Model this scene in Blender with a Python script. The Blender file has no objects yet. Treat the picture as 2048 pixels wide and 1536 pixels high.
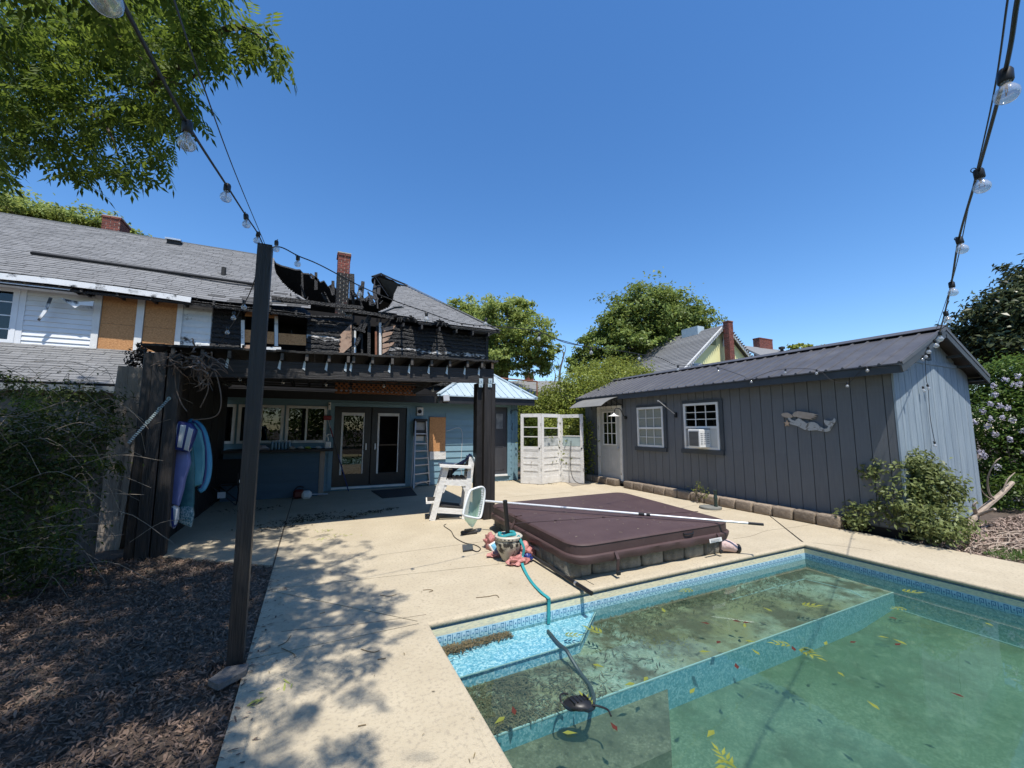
import bpy, bmesh, math, random
import numpy as np
from mathutils import Vector, Matrix, noise as mnoise
random.seed(7); np.random.seed(7)
RNG = np.random.RandomState(11)
S = bpy.context.scene
COL = S.collection

# ------------------------------------------------------------------ camera
F_PX, PITCH, YAW, ROLL, H = 808.0, 0.110188, 0.454809, 0.0015, 1.55
_fw = np.array([math.sin(YAW)*math.cos(PITCH), math.cos(YAW)*math.cos(PITCH), math.sin(PITCH)])
_r0 = np.array([math.cos(YAW), -math.sin(YAW), 0.0]); _u0 = np.cross(_r0, _fw)
_rt = _r0*math.cos(ROLL)+_u0*math.sin(ROLL); _up = -_r0*math.sin(ROLL)+_u0*math.cos(ROLL)
CAM = np.array([0.0, 0.0, H])
cd = bpy.data.cameras.new('camera'); cam = bpy.data.objects.new('camera', cd); COL.objects.link(cam)
cd.sensor_fit = 'HORIZONTAL'; cd.sensor_width = 36.0; cd.lens = 36.0*F_PX/2048.0
cd.clip_start = 0.05; cd.clip_end = 6000
cam.matrix_world = Matrix(((_rt[0], _up[0], -_fw[0], 0), (_rt[1], _up[1], -_fw[1], 0), (_rt[2], _up[2], -_fw[2], H), (0, 0, 0, 1)))
S.camera = cam
# ------------------------------------------------------------------ light
SUNRAY = Vector((0.07, 0.42, -1.0)).normalized()
W = bpy.data.worlds.new('World'); S.world = W; W.use_nodes = True
wn = W.node_tree.nodes; wl = W.node_tree.links
sky = wn.new('ShaderNodeTexSky'); sky.sky_type = 'NISHITA'; sky.sun_disc = False
sky.sun_elevation = math.asin(-SUNRAY.z); sky.sun_rotation = math.atan2(-SUNRAY.x, -SUNRAY.y)
sky.air_density = 1.0; sky.dust_density = 0.25; sky.ozone_density = 2.6; sky.altitude = 200
bg = wn['Background']; bg.inputs['Strength'].default_value = 0.13
hsv = wn.new('ShaderNodeHueSaturation'); hsv.inputs['Saturation'].default_value = 1.25; hsv.inputs['Hue'].default_value = .503; hsv.inputs['Value'].default_value = 1.09; wl.new(sky.outputs[0], hsv.inputs['Color']); wl.new(hsv.outputs[0], bg.inputs[0])
sd = bpy.data.lights.new('sun', 'SUN'); sd.energy = 4.3; sd.angle = math.radians(0.53); sd.color = (1.0, 0.955, 0.88)
sun = bpy.data.objects.new('sun', sd); COL.objects.link(sun)
sun.rotation_euler = SUNRAY.to_track_quat('-Z', 'Y').to_euler(); sun.location = (0, -10, 30)
S.view_settings.view_transform = 'Standard'; S.view_settings.look = 'None'
S.view_settings.exposure = 0.55; S.view_settings.gamma = 1.0; S.view_settings.use_curve_mapping = False
S.render.engine = 'CYCLES'
S.cycles.use_denoising = True
try: S.cycles.denoiser = 'OPENIMAGEDENOISE'
except Exception: pass
S.cycles.max_bounces = 8; S.cycles.diffuse_bounces = 3; S.cycles.glossy_bounces = 3; S.cycles.transmission_bounces = 4
S.cycles.transparent_max_bounces = 16; S.cycles.caustics_reflective = False; S.cycles.caustics_refractive = False
S.cycles.sample_clamp_indirect = 6.0

# ------------------------------------------------------------------ photo measuring
def ray(x, y): return _rt*((x-1024)/F_PX)-_up*((y-768)/F_PX)+_fw
def G(x, y, z=0.0):
    d = ray(x, y); return CAM+d*((z-H)/d[2])
def AX(x, y, X):
    d = ray(x, y); return CAM+d*(X/d[0])
def AY(x, y, Y):
    d = ray(x, y); return CAM+d*(Y/d[1])
def D(x, y, dep): return CAM+ray(x, y)*dep
def PL(x, y, p, n):
    d = ray(x, y); p = np.array(p, float); n = np.array(n, float); return CAM+d*(((p-CAM)@n)/(d@n))
def proj(p):
    q = np.array(p, float)-CAM; d = q@_fw
    return 1024+F_PX*(q@_rt)/d, 768-F_PX*(q@_up)/d, d

# ------------------------------------------------------------------ materials
MATS = {}
def M(name, c, c2=None, rough=.8, scale=6.0, amt=1.0, bump=0.0, bscale=60.0, metal=0.0, spec=.4, st=(1, 1, 1), rnd=0.0, isl=0.0,
      bkind='noise', c3=None, s3=2.0, t3=.55, w3=.08, alpha=None, sub=None, trans=0.0):
    """principled; c/c2 mixed by noise, c3 patches over it; rnd varies per object, isl per loose piece"""
    if name in MATS: return MATS[name]
    m = bpy.data.materials.new(name); MATS[name] = m; m.use_nodes = True
    n = m.node_tree.nodes; l = m.node_tree.links; b = n['Principled BSDF']
    b.inputs['Roughness'].default_value = rough; b.inputs['Metallic'].default_value = metal
    b.inputs['Specular IOR Level'].default_value = spec
    tc = n.new('ShaderNodeTexCoord'); mp = n.new('ShaderNodeMapping'); mp.inputs['Scale'].default_value = st
    l.new(tc.outputs['Object'], mp.inputs[0]); vec = mp.outputs[0]
    c = tuple(c); col = None
    if c2 is not None:
        nz = n.new('ShaderNodeTexNoise'); nz.inputs['Scale'].default_value = scale; nz.inputs['Detail'].default_value = 8; nz.inputs['Roughness'].default_value = .62
        l.new(vec, nz.inputs[0]); rp = n.new('ShaderNodeValToRGB')
        rp.color_ramp.elements[0].position = .5-.22*amt; rp.color_ramp.elements[1].position = .5+.22*amt
        rp.color_ramp.elements[0].color = (*c, 1); rp.color_ramp.elements[1].color = (*c2, 1)
        l.new(nz.outputs[0], rp.inputs[0]); col = rp.outputs[0]
    else:
        rg = n.new('ShaderNodeRGB'); rg.outputs[0].default_value = (*c, 1); col = rg.outputs[0]
    if c3 is not None:
        n3 = n.new('ShaderNodeTexNoise'); n3.inputs['Scale'].default_value = s3; n3.inputs['Detail'].default_value = 7; n3.inputs['Roughness'].default_value = .68
        l.new(vec, n3.inputs[0]); r3 = n.new('ShaderNodeValToRGB'); r3.color_ramp.elements[0].position = t3-w3; r3.color_ramp.elements[1].position = t3+w3
        l.new(n3.outputs[0], r3.inputs[0]); mx = n.new('ShaderNodeMix'); mx.data_type = 'RGBA'
        l.new(r3.outputs[0], mx.inputs[0]); l.new(col, mx.inputs[6]); mx.inputs[7].default_value = (*c3, 1); col = mx.outputs[2]
    for k, v in (('o', rnd), ('i', isl)):
        if v > 0:
            src = n.new('ShaderNodeObjectInfo').outputs['Random'] if k == 'o' else n.new('ShaderNodeNewGeometry').outputs['Random Per Island']
            mr = n.new('ShaderNodeMapRange'); mr.inputs[3].default_value = 1-v; mr.inputs[4].default_value = 1+v; l.new(src, mr.inputs[0])
            hs = n.new('ShaderNodeHueSaturation'); l.new(mr.outputs[0], hs.inputs['Value']); l.new(col, hs.inputs['Color']); col = hs.outputs[0]
    l.new(col, b.inputs['Base Color'])
    if bump > 0:
        if bkind == 'voronoi':
            bz = n.new('ShaderNodeTexVoronoi'); bz.inputs['Scale'].default_value = bscale; bo = bz.outputs['Distance']
        else:
            bz = n.new('ShaderNodeTexNoise'); bz.inputs['Scale'].default_value = bscale; bz.inputs['Detail'].default_value = 6; bo = bz.outputs[0]
        l.new(vec, bz.inputs[0])
        bp = n.new('ShaderNodeBump'); bp.inputs['Strength'].default_value = min(1.0, bump); bp.inputs['Distance'].default_value = .02
        l.new(bo, bp.inputs['Height']); l.new(bp.outputs[0], b.inputs['Normal'])
    m['col_out'] = 1
    return m

def leafmat(name, c, c2, tl=.35, rough=.45, var=.35):
    if name in MATS: return MATS[name]
    m = bpy.data.materials.new(name); MATS[name] = m; m.use_nodes = True
    n = m.node_tree.nodes; l = m.node_tree.links; b = n['Principled BSDF']; out = n['Material Output']
    g = n.new('ShaderNodeNewGeometry'); rp = n.new('ShaderNodeValToRGB')
    rp.color_ramp.elements[0].color = (*c, 1); rp.color_ramp.elements[1].color = (*c2, 1)
    l.new(g.outputs['Random Per Island'], rp.inputs[0])
    tc = n.new('ShaderNodeTexCoord'); nz = n.new('ShaderNodeTexNoise'); nz.inputs['Scale'].default_value = 1.1; nz.inputs['Detail'].default_value = 4
    l.new(tc.outputs['Object'], nz.inputs[0]); mr = n.new('ShaderNodeMapRange'); mr.inputs[1].default_value = .3; mr.inputs[2].default_value = .7
    mr.inputs[3].default_value = 1-var; mr.inputs[4].default_value = 1+var; l.new(nz.outputs[0], mr.inputs[0])
    hs = n.new('ShaderNodeHueSaturation'); l.new(mr.outputs[0], hs.inputs['Value']); l.new(rp.outputs[0], hs.inputs['Color'])
    l.new(hs.outputs[0], b.inputs['Base Color']); b.inputs['Roughness'].default_value = rough; b.inputs['Specular IOR Level'].default_value = .22
    t = n.new('ShaderNodeBsdfTranslucent'); h2 = n.new('ShaderNodeHueSaturation'); h2.inputs['Value'].default_value = 1.5; h2.inputs['Hue'].default_value = .485
    l.new(hs.outputs[0], h2.inputs['Color']); l.new(h2.outputs[0], t.inputs[0])
    mx = n.new('ShaderNodeMixShader'); mx.inputs[0].default_value = tl
    l.new(b.outputs[0], mx.inputs[1]); l.new(t.outputs[0], mx.inputs[2]); l.new(mx.outputs[0], out.inputs[0])
    return m

def glassmat(name, tint=(.9, .95, .95), ior=1.5, rough=0.0, boost=1.0, bump=0.0, bscale=3.0):
    if name in MATS: return MATS[name]
    m = bpy.data.materials.new(name); MATS[name] = m; m.use_nodes = True
    n = m.node_tree.nodes; l = m.node_tree.links; n.remove(n['Principled BSDF']); out = n['Material Output']
    t = n.new('ShaderNodeBsdfTransparent'); t.inputs[0].default_value = (*tint, 1)
    g = n.new('ShaderNodeBsdfGlossy'); g.inputs['Roughness'].default_value = rough
    f = n.new('ShaderNodeFresnel'); ge = n.new('ShaderNodeNewGeometry'); mrr = n.new('ShaderNodeMapRange'); mrr.inputs[3].default_value = ior; mrr.inputs[4].default_value = 1/ior; l.new(ge.outputs['Backfacing'], mrr.inputs[0]); l.new(mrr.outputs[0], f.inputs[0])
    mm = n.new('ShaderNodeMath'); mm.operation = 'MULTIPLY'; mm.inputs[1].default_value = boost; mm.use_clamp = True
    l.new(f.outputs[0], mm.inputs[0])
    mx = n.new('ShaderNodeMixShader'); l.new(mm.outputs[0], mx.inputs[0]); l.new(t.outputs[0], mx.inputs[1]); l.new(g.outputs[0], mx.inputs[2])
    if bump > 0:
        tc = n.new('ShaderNodeTexCoord'); nz = n.new('ShaderNodeTexNoise'); nz.inputs['Scale'].default_value = bscale; nz.inputs['Detail'].default_value = 3
        l.new(tc.outputs['Object'], nz.inputs[0]); bp = n.new('ShaderNodeBump'); bp.inputs['Strength'].default_value = bump; bp.inputs['Distance'].default_value = .01
        l.new(nz.outputs[0], bp.inputs['Height']); l.new(bp.outputs[0], g.inputs['Normal']); l.new(bp.outputs[0], f.inputs['Normal'])
    l.new(mx.outputs[0], out.inputs[0]); return m

# ------------------------------------------------------------------ object helpers
def tag(o, label=None, cat=None, group=None, kind=None):
    if label: o['label'] = label
    if cat: o['category'] = cat
    if group: o['group'] = group
    if kind: o['kind'] = kind
    return o
def T(name, label, cat, loc=(0, 0, 0), group=None):
    o = bpy.data.objects.new(name, None); COL.objects.link(o); o.empty_display_size = .1
    o.location = Vector([float(v) for v in loc]); return tag(o, label, cat, group)
def wloc(o):
    v = Vector((0, 0, 0))
    while o is not None: v = v+o.location; o = o.parent
    return v

class MB:
    """collects world-space geometry, then links it as one mesh object"""
    def __init__(s): s.v = []; s.f = []
    def poly(s, pts, flip=False):
        i = len(s.v); s.v += [tuple(float(a) for a in p) for p in pts]; r = list(range(i, i+len(pts)))
        s.f.append(r[::-1] if flip else r)
    def hexa(s, a, b):
        """bottom ring a (4 pts, ccw from above), top ring b"""
        i = len(s.v); s.v += [tuple(float(t) for t in p) for p in list(a)+list(b)]
        s.f += [[i+3, i+2, i+1, i], [i+4, i+5, i+6, i+7]]+[[i+k, i+(k+1) % 4, i+4+(k+1) % 4, i+4+k] for k in range(4)]
    def box(s, lo, hi):
        x0, y0, z0 = lo; x1, y1, z1 = hi
        if x0 > x1: x0, x1 = x1, x0
        if y0 > y1: y0, y1 = y1, y0
        if z0 > z1: z0, z1 = z1, z0
        r = lambda z: [(x0, y0, z), (x1, y0, z), (x1, y1, z), (x0, y1, z)]
        s.hexa(r(z0), r(z1))
    def cbox(s, lo, hi, c=.006):
        """box with chamfered edges"""
        bm = bmesh.new(); bmesh.ops.create_cube(bm, size=1)
        for v in bm.verts:
            v.co = Vector([(lo[k]+hi[k])/2+v.co[k]*(hi[k]-lo[k]) for k in range(3)])
        bmesh.ops.bevel(bm, geom=list(bm.edges), offset=c, segments=1, affect='EDGES', profile=.5)
        s.bm(bm)
    def bm(s, bm):
        i = len(s.v); bm.verts.ensure_lookup_table(); bm.verts.index_update()
        s.v += [tuple(v.co) for v in bm.verts]; s.f += [[i+v.index for v in f.verts] for f in bm.faces]; bm.free()
    def beam(s, p, q, w, h, upv=(0, 0, 1), w2=None, h2=None):
        """rectangular bar from p to q; w across, h along up"""
        p = Vector([float(a) for a in p]); q = Vector([float(a) for a in q]); d = (q-p).normalized(); u = Vector(upv)
        sd_ = d.cross(u)
        if sd_.length < 1e-4: sd_ = d.cross(Vector((0, 1, 0)))
        sd_.normalize(); u = sd_.cross(d).normalized(); w2 = w if w2 is None else w2; h2 = h if h2 is None else h2
        a = [p-sd_*w/2-u*h/2, p+sd_*w/2-u*h/2, p+sd_*w/2+u*h/2, p-sd_*w/2+u*h/2]
        b = [q-sd_*w2/2-u*h2/2, q+sd_*w2/2-u*h2/2, q+sd_*w2/2+u*h2/2, q-sd_*w2/2+u*h2/2]
        s.hexa(a, b)
    def tube(s, pts, r, n=8, caps=True):
        pts = [Vector([float(a) for a in p]) for p in pts]; m = len(pts)
        rs = [r]*m if not hasattr(r, '__len__') else list(r)
        i0 = len(s.v); prev = None
        for k in range(m):
            d = (pts[min(k+1, m-1)]-pts[max(k-1, 0)])
            if d.length < 1e-9: d = Vector((0, 0, 1))
            d.normalize()
            if prev is None:
                a = d.cross(Vector((0, 0, 1)));
                if a.length < .05: a = d.cross(Vector((1, 0, 0)))
                a.normalize()
            else:
                a = prev-d*prev.dot(d)
                if a.length < 1e-5: a = d.cross(Vector((0, 0, 1)))
                a.normalize()
            prev = a; b = d.cross(a)
            for j in range(n):
                t = 2*math.pi*j/n; s.v.append(tuple(pts[k]+(a*math.cos(t)+b*math.sin(t))*rs[k]))
        for k in range(m-1):
            for j in range(n):
                s.f.append([i0+k*n+j, i0+k*n+(j+1) % n, i0+(k+1)*n+(j+1) % n, i0+(k+1)*n+j])
        if caps:
            s.f.append([i0+j for j in range(n)][::-1]); s.f.append([i0+(m-1)*n+j for j in range(n)])
    def lathe(s, c, prof, n=24, axis=(0, 0, 1)):
        """prof: list of (r, h)"""
        ax = Vector(axis).normalized(); a = ax.orthogonal().normalized(); b = ax.cross(a); c = Vector([float(t) for t in c]); i0 = len(s.v); m = len(prof)
        for r, h in prof:
            for j in range(n):
                t = 2*math.pi*j/n; s.v.append(tuple(c+ax*h+(a*math.cos(t)+b*math.sin(t))*r))
        for k in range(m-1):
            for j in range(n): s.f.append([i0+k*n+j, i0+k*n+(j+1) % n, i0+(k+1)*n+(j+1) % n, i0+(k+1)*n+j])
        if prof[0][0] > 1e-4: s.f.append([i0+j for j in range(n)][::-1])
        if prof[-1][0] > 1e-4: s.f.append([i0+(m-1)*n+j for j in range(n)])
    def prism(s, pts, off):
        """closed planar polygon extruded by vector off"""
        off = Vector([float(t) for t in off]); pts = [Vector([float(t) for t in p]) for p in pts]; n = len(pts); i = len(s.v)
        s.v += [tuple(p) for p in pts]+[tuple(p+off) for p in pts]
        s.f.append(list(range(i, i+n))[::-1]); s.f.append(list(range(i+n, i+2*n)))
        s.f += [[i+k, i+(k+1) % n, i+n+(k+1) % n, i+n+k] for k in range(n)]
    def build(s, name, mat, parent=None, smooth=False, label=None, cat=None, group=None, kind=None, recalc=True):
        off = wloc(parent) if parent is not None else Vector((0, 0, 0))
        me = bpy.data.meshes.new(name)
        me.from_pydata([(v[0]-off.x, v[1]-off.y, v[2]-off.z) for v in s.v], [], s.f)
        if recalc:
            bm = bmesh.new(); bm.from_mesh(me); bmesh.ops.recalc_face_normals(bm, faces=bm.faces); bm.to_mesh(me); bm.free()
        me.materials.append(mat)
        if smooth:
            me.polygons.foreach_set('use_smooth', [True]*len(me.polygons))
            try: me.set_sharp_from_angle(angle=math.radians(40))
            except Exception: pass
        o = bpy.data.objects.new(name, me); COL.objects.link(o)
        if parent is not None: o.parent = parent
        return tag(o, label, cat, group, kind)

def npmesh(name, V, Fq, mat, parent=None, **k):
    """V (n,3) world coords, Fq (m,4) quads"""
    off = wloc(parent) if parent is not None else Vector((0, 0, 0))
    V = np.asarray(V, np.float32)-np.array(off, np.float32); Fq = np.asarray(Fq, np.int32)
    me = bpy.data.meshes.new(name); me.vertices.add(len(V)); me.vertices.foreach_set('co', V.ravel())
    me.loops.add(Fq.size); me.loops.foreach_set('vertex_index', Fq.ravel())
    me.polygons.add(len(Fq)); me.polygons.foreach_set('loop_start', np.arange(0, Fq.size, Fq.shape[1], dtype=np.int32))
    me.update(calc_edges=True); me.materials.append(mat)
    o = bpy.data.objects.new(name, me); COL.objects.link(o)
    if parent is not None: o.parent = parent
    return tag(o, **k)

def copy_obj(o, parent=None):
    c = o.copy(); COL.objects.link(c); c.parent = parent
    return c
def copy_tree(o, parent=None):
    c = copy_obj(o, parent)
    for ch in list(o.children): copy_tree(ch, c)
    return c
def lerp(a, b, t): return a+(b-a)*t
def rj(a): return random.uniform(-a, a)
def curve(pts, n=6):
    """catmull-rom through pts"""
    P = [np.array(p, float) for p in pts]; P = [2*P[0]-P[1]]+P+[2*P[-1]-P[-2]]; out = []
    for i in range(1, len(P)-2):
        for k in range(n):
            t = k/n; p0, p1, p2, p3 = P[i-1:i+3]
            out.append(.5*((2*p1)+(-p0+p2)*t+(2*p0-5*p1+4*p2-p3)*t*t+(-p0+3*p1-3*p2+p3)*t**3))
    out.append(P[-2]); return out
def inset(poly, d):
    """shrink a ccw convex polygon by d"""
    P = [np.array(p, float) for p in poly]; n = len(P); out = []
    A = sum(P[i][0]*P[(i+1) % n][1]-P[(i+1) % n][0]*P[i][1] for i in range(n))
    if A < 0: P = P[::-1]
    L = []
    for i in range(n):
        a, b = P[i], P[(i+1) % n]; t = (b-a)/np.linalg.norm(b-a); nn = np.array([-t[1], t[0]]); L.append((a+nn*d, t))
    for i in range(n):
        (p, r), (q, s) = L[i-1], L[i]; cr = r[0]*s[1]-r[1]*s[0]
        if abs(cr) < 1e-6: out.append(q); continue
        u = ((q-p)[0]*s[1]-(q-p)[1]*s[0])/cr; out.append(p+r*u)
    return out
def rots(n, rng):
    """n random rotation matrices"""
    q = rng.normal(size=(n, 4)); q /= np.linalg.norm(q, axis=1)[:, None]; w, x, y, z = q.T
    return np.stack([1-2*(y*y+z*z), 2*(x*y-z*w), 2*(x*z+y*w), 2*(x*y+z*w), 1-2*(x*x+z*z), 2*(y*z-x*w), 2*(x*z-y*w), 2*(y*z+x*w), 1-2*(x*x+y*y)], 1).reshape(n, 3, 3)
def leafcloud(P, N, L, Wd, rng, fold=.25):
    """folded four-point leaves at P with rough normals N; returns V, F (2 quads would cost double: one kinked quad each)"""
    n = len(P); N = N/np.maximum(np.linalg.norm(N, axis=1), 1e-6)[:, None]
    a = rng.normal(size=(n, 3)); a -= N*(a*N).sum(1)[:, None]; a /= np.maximum(np.linalg.norm(a, axis=1), 1e-6)[:, None]; b = np.cross(N, a)
    Lr = (L*rng.uniform(.65, 1.25, n))[:, None]; Wr = (Wd*rng.uniform(.7, 1.2, n))[:, None]
    V = np.stack([P-a*Lr*.5, P+b*Wr*.5+N*Wr*fold, P+a*Lr*.5-N*Lr*.12, P-b*Wr*.5+N*Wr*fold], 1).reshape(-1, 3)
    return V, np.arange(4*n).reshape(-1, 4)
def crownpts(blobs, n, rng, clump=40, cs=.22, shell=.45, nz=1.0):
    """points clustered in the outer part of ellipsoids [(c, r)]"""
    vol = np.array([r[0]*r[1]*r[2] for c, r in blobs])**.7; vol = vol/vol.sum(); P = []; N = []
    for (c, r), w in zip(blobs, vol):
        k = max(4, int(n*w/clump)); d = rng.normal(size=(k, 3)); d /= np.linalg.norm(d, axis=1)[:, None]
        rad = rng.uniform(shell, 1.0, k)**.6; o_ = rng.uniform(0, 50)
        rad = rad*np.array([1+.75*nz*mnoise.noise(Vector(v*2.1)+Vector((o_, 0, 0)))+.35*nz*mnoise.noise(Vector(v*4.5)+Vector((o_, 9, 0))) for v in d]); cc = d*rad[:, None]
        m = rng.randint(0, k, int(n*w)); sp = rng.normal(size=(len(m), 3))*cs
        q = cc[m]+sp*np.array([1, 1, .7]); P.append(np.array(c)+q*np.array(r)); N.append(q*.6+rng.normal(size=q.shape)*.55+np.array([0, 0, .55]))
    return np.concatenate(P), np.concatenate(N)
def tree(name, label, blobs, nleaf, L, Wd, lm, trunk, rng, group=None, cat='tree', clump=40, cs=.2, barkm=None, limbs=True, shell=.45):
    base = trunk[0]; t = T(name, label, cat, base, group)
    mb = MB(); m = len(trunk); r0 = trunk[-1][3] if len(trunk[-1]) > 3 else .2
    mb.tube([p[:3] for p in trunk], [lerp(r0*1.25, r0*.5, k/(m-1)) for k in range(m)], 8)
    mb.build('trunk', barkm or BARK, t, smooth=True)
    if limbs:
        top = np.array(trunk[-1][:3]); mid = np.array(trunk[max(0, m-2)][:3])
        for c, r in blobs:
            mb = MB(); st_ = lerp(mid, top, rng.uniform(0, 1)); c = np.array(c, float)
            pts = curve([st_, lerp(st_, c, .5)+rng.normal(size=3)*.12*r[0]+np.array([0, 0, .1*r[2]]), c+np.array([0, 0, .5*r[2]])], 4)
            mb.tube(pts, [lerp(r0*.55, r0*.08, k/(len(pts)-1)) for k in range(len(pts))], 6)
            for q in range(4):
                e = c+rng.normal(size=3)*np.array(r)*.45; mb.tube([pts[3+q], lerp(np.array(pts[3+q]), e, .5)+rng.normal(size=3)*.05*r[0], e], [r0*.22, r0*.14, r0*.05], 5)
            mb.build('limb', barkm or BARK, t, smooth=True)
    P, N = crownpts(blobs, nleaf, rng, clump, cs, shell); V, Fq = leafcloud(P, N, L, Wd, rng)
    npmesh('crown', V, Fq, lm, t)
    return t

# shared materials
BARK = M('bark', (.06, .045, .035), (.13, .105, .08), .9, 9, bump=.6, bscale=30, st=(1, 1, .25))
CHAR = M('charred_wood', (.004, .004, .0045), (.017, .0165, .0165), .62, 14, bump=1.0, bscale=26, bkind='voronoi', st=(1, 1, 1.6), spec=.45)
CHARASH = M('charred_wood_with_ash', (.006, .006, .0065), (.022, .021, .021), .7, 14, bump=1.0, bscale=26, bkind='voronoi', st=(1, 1, 2.4), c3=(.52, .50, .47), s3=6.0, t3=.52, w3=.05)
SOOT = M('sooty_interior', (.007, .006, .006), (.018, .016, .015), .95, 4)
BLACKWOOD = M('black_stained_timber', (.007, .0065, .007), (.017, .015, .015), .58, 5, bump=.35, bscale=22, st=(1, 1, 1), spec=.35, rnd=.25)
BLACKGRAIN_X = M('black_stained_beam', (.008, .0075, .008), (.038, .033, .031), .55, 4, bump=.5, bscale=14, st=(.35, 6, 6), spec=.4)
BLACKGRAIN_Z = M('black_stained_post', (.009, .008, .008), (.036, .031, .029), .55, 4, bump=.5, bscale=14, st=(6, 6, .35), spec=.4, c3=(.16, .13, .11), s3=1.6, t3=.69, w3=.03)
OSB = M('osb_board', (.36, .16, .06), (.62, .33, .14), .75, 26, amt=.9, bump=.3, bscale=40, c3=(.28, .11, .04), s3=34, t3=.6, w3=.04, st=(1, 1, 1.5))
WHITEV = M('white_vinyl', (.66, .67, .68), (.76, .77, .78), .5, 3, bump=.05)
WHITEP = M('white_paint', (.62, .61, .58), (.76, .75, .72), .6, 5, bump=.12, bscale=40)
WHITEPEEL = M('peeling_white_paint', (.58, .56, .52), (.74, .72, .68), .7, 6, bump=.4, bscale=30, c3=(.3, .25, .19), s3=7.5, t3=.655, w3=.03)
SHINGLE = M('asphalt_shingle', (.125, .126, .127), (.225, .224, .222), .9, 38, bump=.5, bscale=120, isl=.13)
BLUE = M('blue_painted_siding', (.15, .255, .31), (.18, .295, .35), .6, 4, bump=.12, bscale=50, st=(.5, 3, 3), rnd=.05)
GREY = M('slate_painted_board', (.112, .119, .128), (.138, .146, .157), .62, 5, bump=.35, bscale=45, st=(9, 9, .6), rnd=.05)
GREYEND = M('weathered_board_sun_painted_in', (.195, .25, .30), (.25, .31, .36), .7, 5, bump=.45, bscale=45, st=(9, 9, .6), rnd=.05, c3=(.33, .39, .43), s3=2.2, t3=.56, w3=.14)  # gable's sunlight put into a lighter slate colour, over weathered streaks
GREYTRIM = M('slate_painted_trim', (.04, .048, .056), (.055, .064, .074), .6, 5)
MET = M('galvanised_steel', (.42, .44, .46), (.58, .6, .62), .42, 14, metal=.75, spec=.5)
ALU = M('aluminium', (.55, .56, .58), (.68, .69, .7), .38, 10, metal=.85)
BLK = M('black_plastic', (.012, .012, .013), None, .42)
DARK = M('black_rubber', (.02, .02, .02), (.035, .034, .033), .8, 12)
GLASSW = glassmat('window_glass', (.55, .6, .6), 1.5, .01, 1.25)
def bulbglass():
    m = bpy.data.materials.new('clear_bulb_glass'); m.use_nodes = True; n = m.node_tree.nodes; l = m.node_tree.links; n.remove(n['Principled BSDF'])
    t = n.new('ShaderNodeBsdfTransparent'); t.inputs[0].default_value = (.93, .94, .95, 1); g = n.new('ShaderNodeBsdfGlossy'); g.inputs['Roughness'].default_value = .04
    d = n.new('ShaderNodeBsdfDiffuse'); d.inputs[0].default_value = (.75, .77, .78, 1); lw = n.new('ShaderNodeLayerWeight'); p = n.new('ShaderNodeMath'); p.operation = 'POWER'; p.inputs[1].default_value = 2.6
    l.new(lw.outputs['Facing'], p.inputs[0]); q = n.new('ShaderNodeMapRange'); q.inputs[3].default_value = .12; q.inputs[4].default_value = .62; l.new(p.outputs[0], q.inputs[0])
    a = n.new('ShaderNodeMixShader'); a.inputs[0].default_value = .30; l.new(t.outputs[0], a.inputs[1]); l.new(d.outputs[0], a.inputs[2])
    b = n.new('ShaderNodeMixShader'); l.new(q.outputs[0], b.inputs[0]); l.new(a.outputs[0], b.inputs[1]); l.new(g.outputs[0], b.inputs[2]); l.new(b.outputs[0], n['Material Output'].inputs[0]); return m
BULBG = bulbglass()
GLASSC = glassmat('clear_window_glass', (.92, .94, .93), 1.45, .01, 1.0)
BRICK = M('red_brick', (.12, .034, .025), (.25, .075, .052), .85, 9, bump=.4, bscale=60, isl=.3)
BRICKSOOT = M('soot_stained_brick', (.17, .045, .032), (.28, .085, .06), .85, 7, bump=.4, bscale=60, isl=.3, c3=(.012, .011, .011), s3=1.4, t3=.36, w3=.12)
MORTAR = M('mortar', (.32, .29, .25), (.42, .39, .34), .9, 20)
# ================================================================== ground, deck, pool
SOIL = M('soil', (.055, .04, .03), (.12, .09, .068), .95, 9, bump=.8, bscale=40)
CONC = M('sandy_concrete', (.395, .332, .232), (.50, .43, .31), .88, 2.2, amt=1.2, bump=.35, bscale=150, c3=(.30, .255, .19), s3=38, t3=.60, w3=.10)
CONCB = M('concrete_backing', (.08, .07, .055), (.12, .1, .08), .95, 9)
g = MB()
PXL, PYF, PXR, PYN = .91, 3.37, 6.08, -4.6
for x0, y0, x1, y1 in ((-400, -400, PXL-.03, 400), (PXR+.03, -400, 400, 400), (PXL-.03, PYF+.03, PXR+.03, 400), (PXL-.03, -400, PXR+.03, PYN)):
    g.poly([(x0, y0, -.035), (x1, y0, -.035), (x1, y1, -.035), (x0, y1, -.035)])
g.build('ground', SOIL, kind='structure')
deck = T('concrete_deck', None, None, (0, 0, 0)); deck['kind'] = 'structure'; deck['label'] = 'sunlit sandy concrete pool deck with saw joints'
xl, yf, xr = PXL-.07, PYF+.07, PXR+.07
J = lambda x: 4.72-.128*(x+.33)
slabs = [[(-.33, PYN), (xl, PYN), (xl, 3.40), (-.33, 3.40)], [(-.33, 3.40), (xl, 3.40), (xl, yf), (-.33, 4.72)],
         [(-.33, 4.72), (xl, yf), (2.6, yf), (2.6, J(2.6))], [(2.6, yf), (xr, yf), (7.56, 4.79), (7.56, 5.37), (2.6, 5.37)],
         [(-.33, 4.72), (2.6, J(2.6)), (2.6, 5.37), (-.33, 5.37)], [(xr, PYN), (7.48, PYN), (7.5, 2.6), (7.56, 4.78), (xr, yf-.02)],
         [(-.33, 5.37), (7.62, 5.37), (7.62, 11.19), (-.33, 11.19)], [(-.335, 5.5), (-.335, 11.19), (-1.98, 11.19), (-1.98, 6.75)]]
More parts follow.
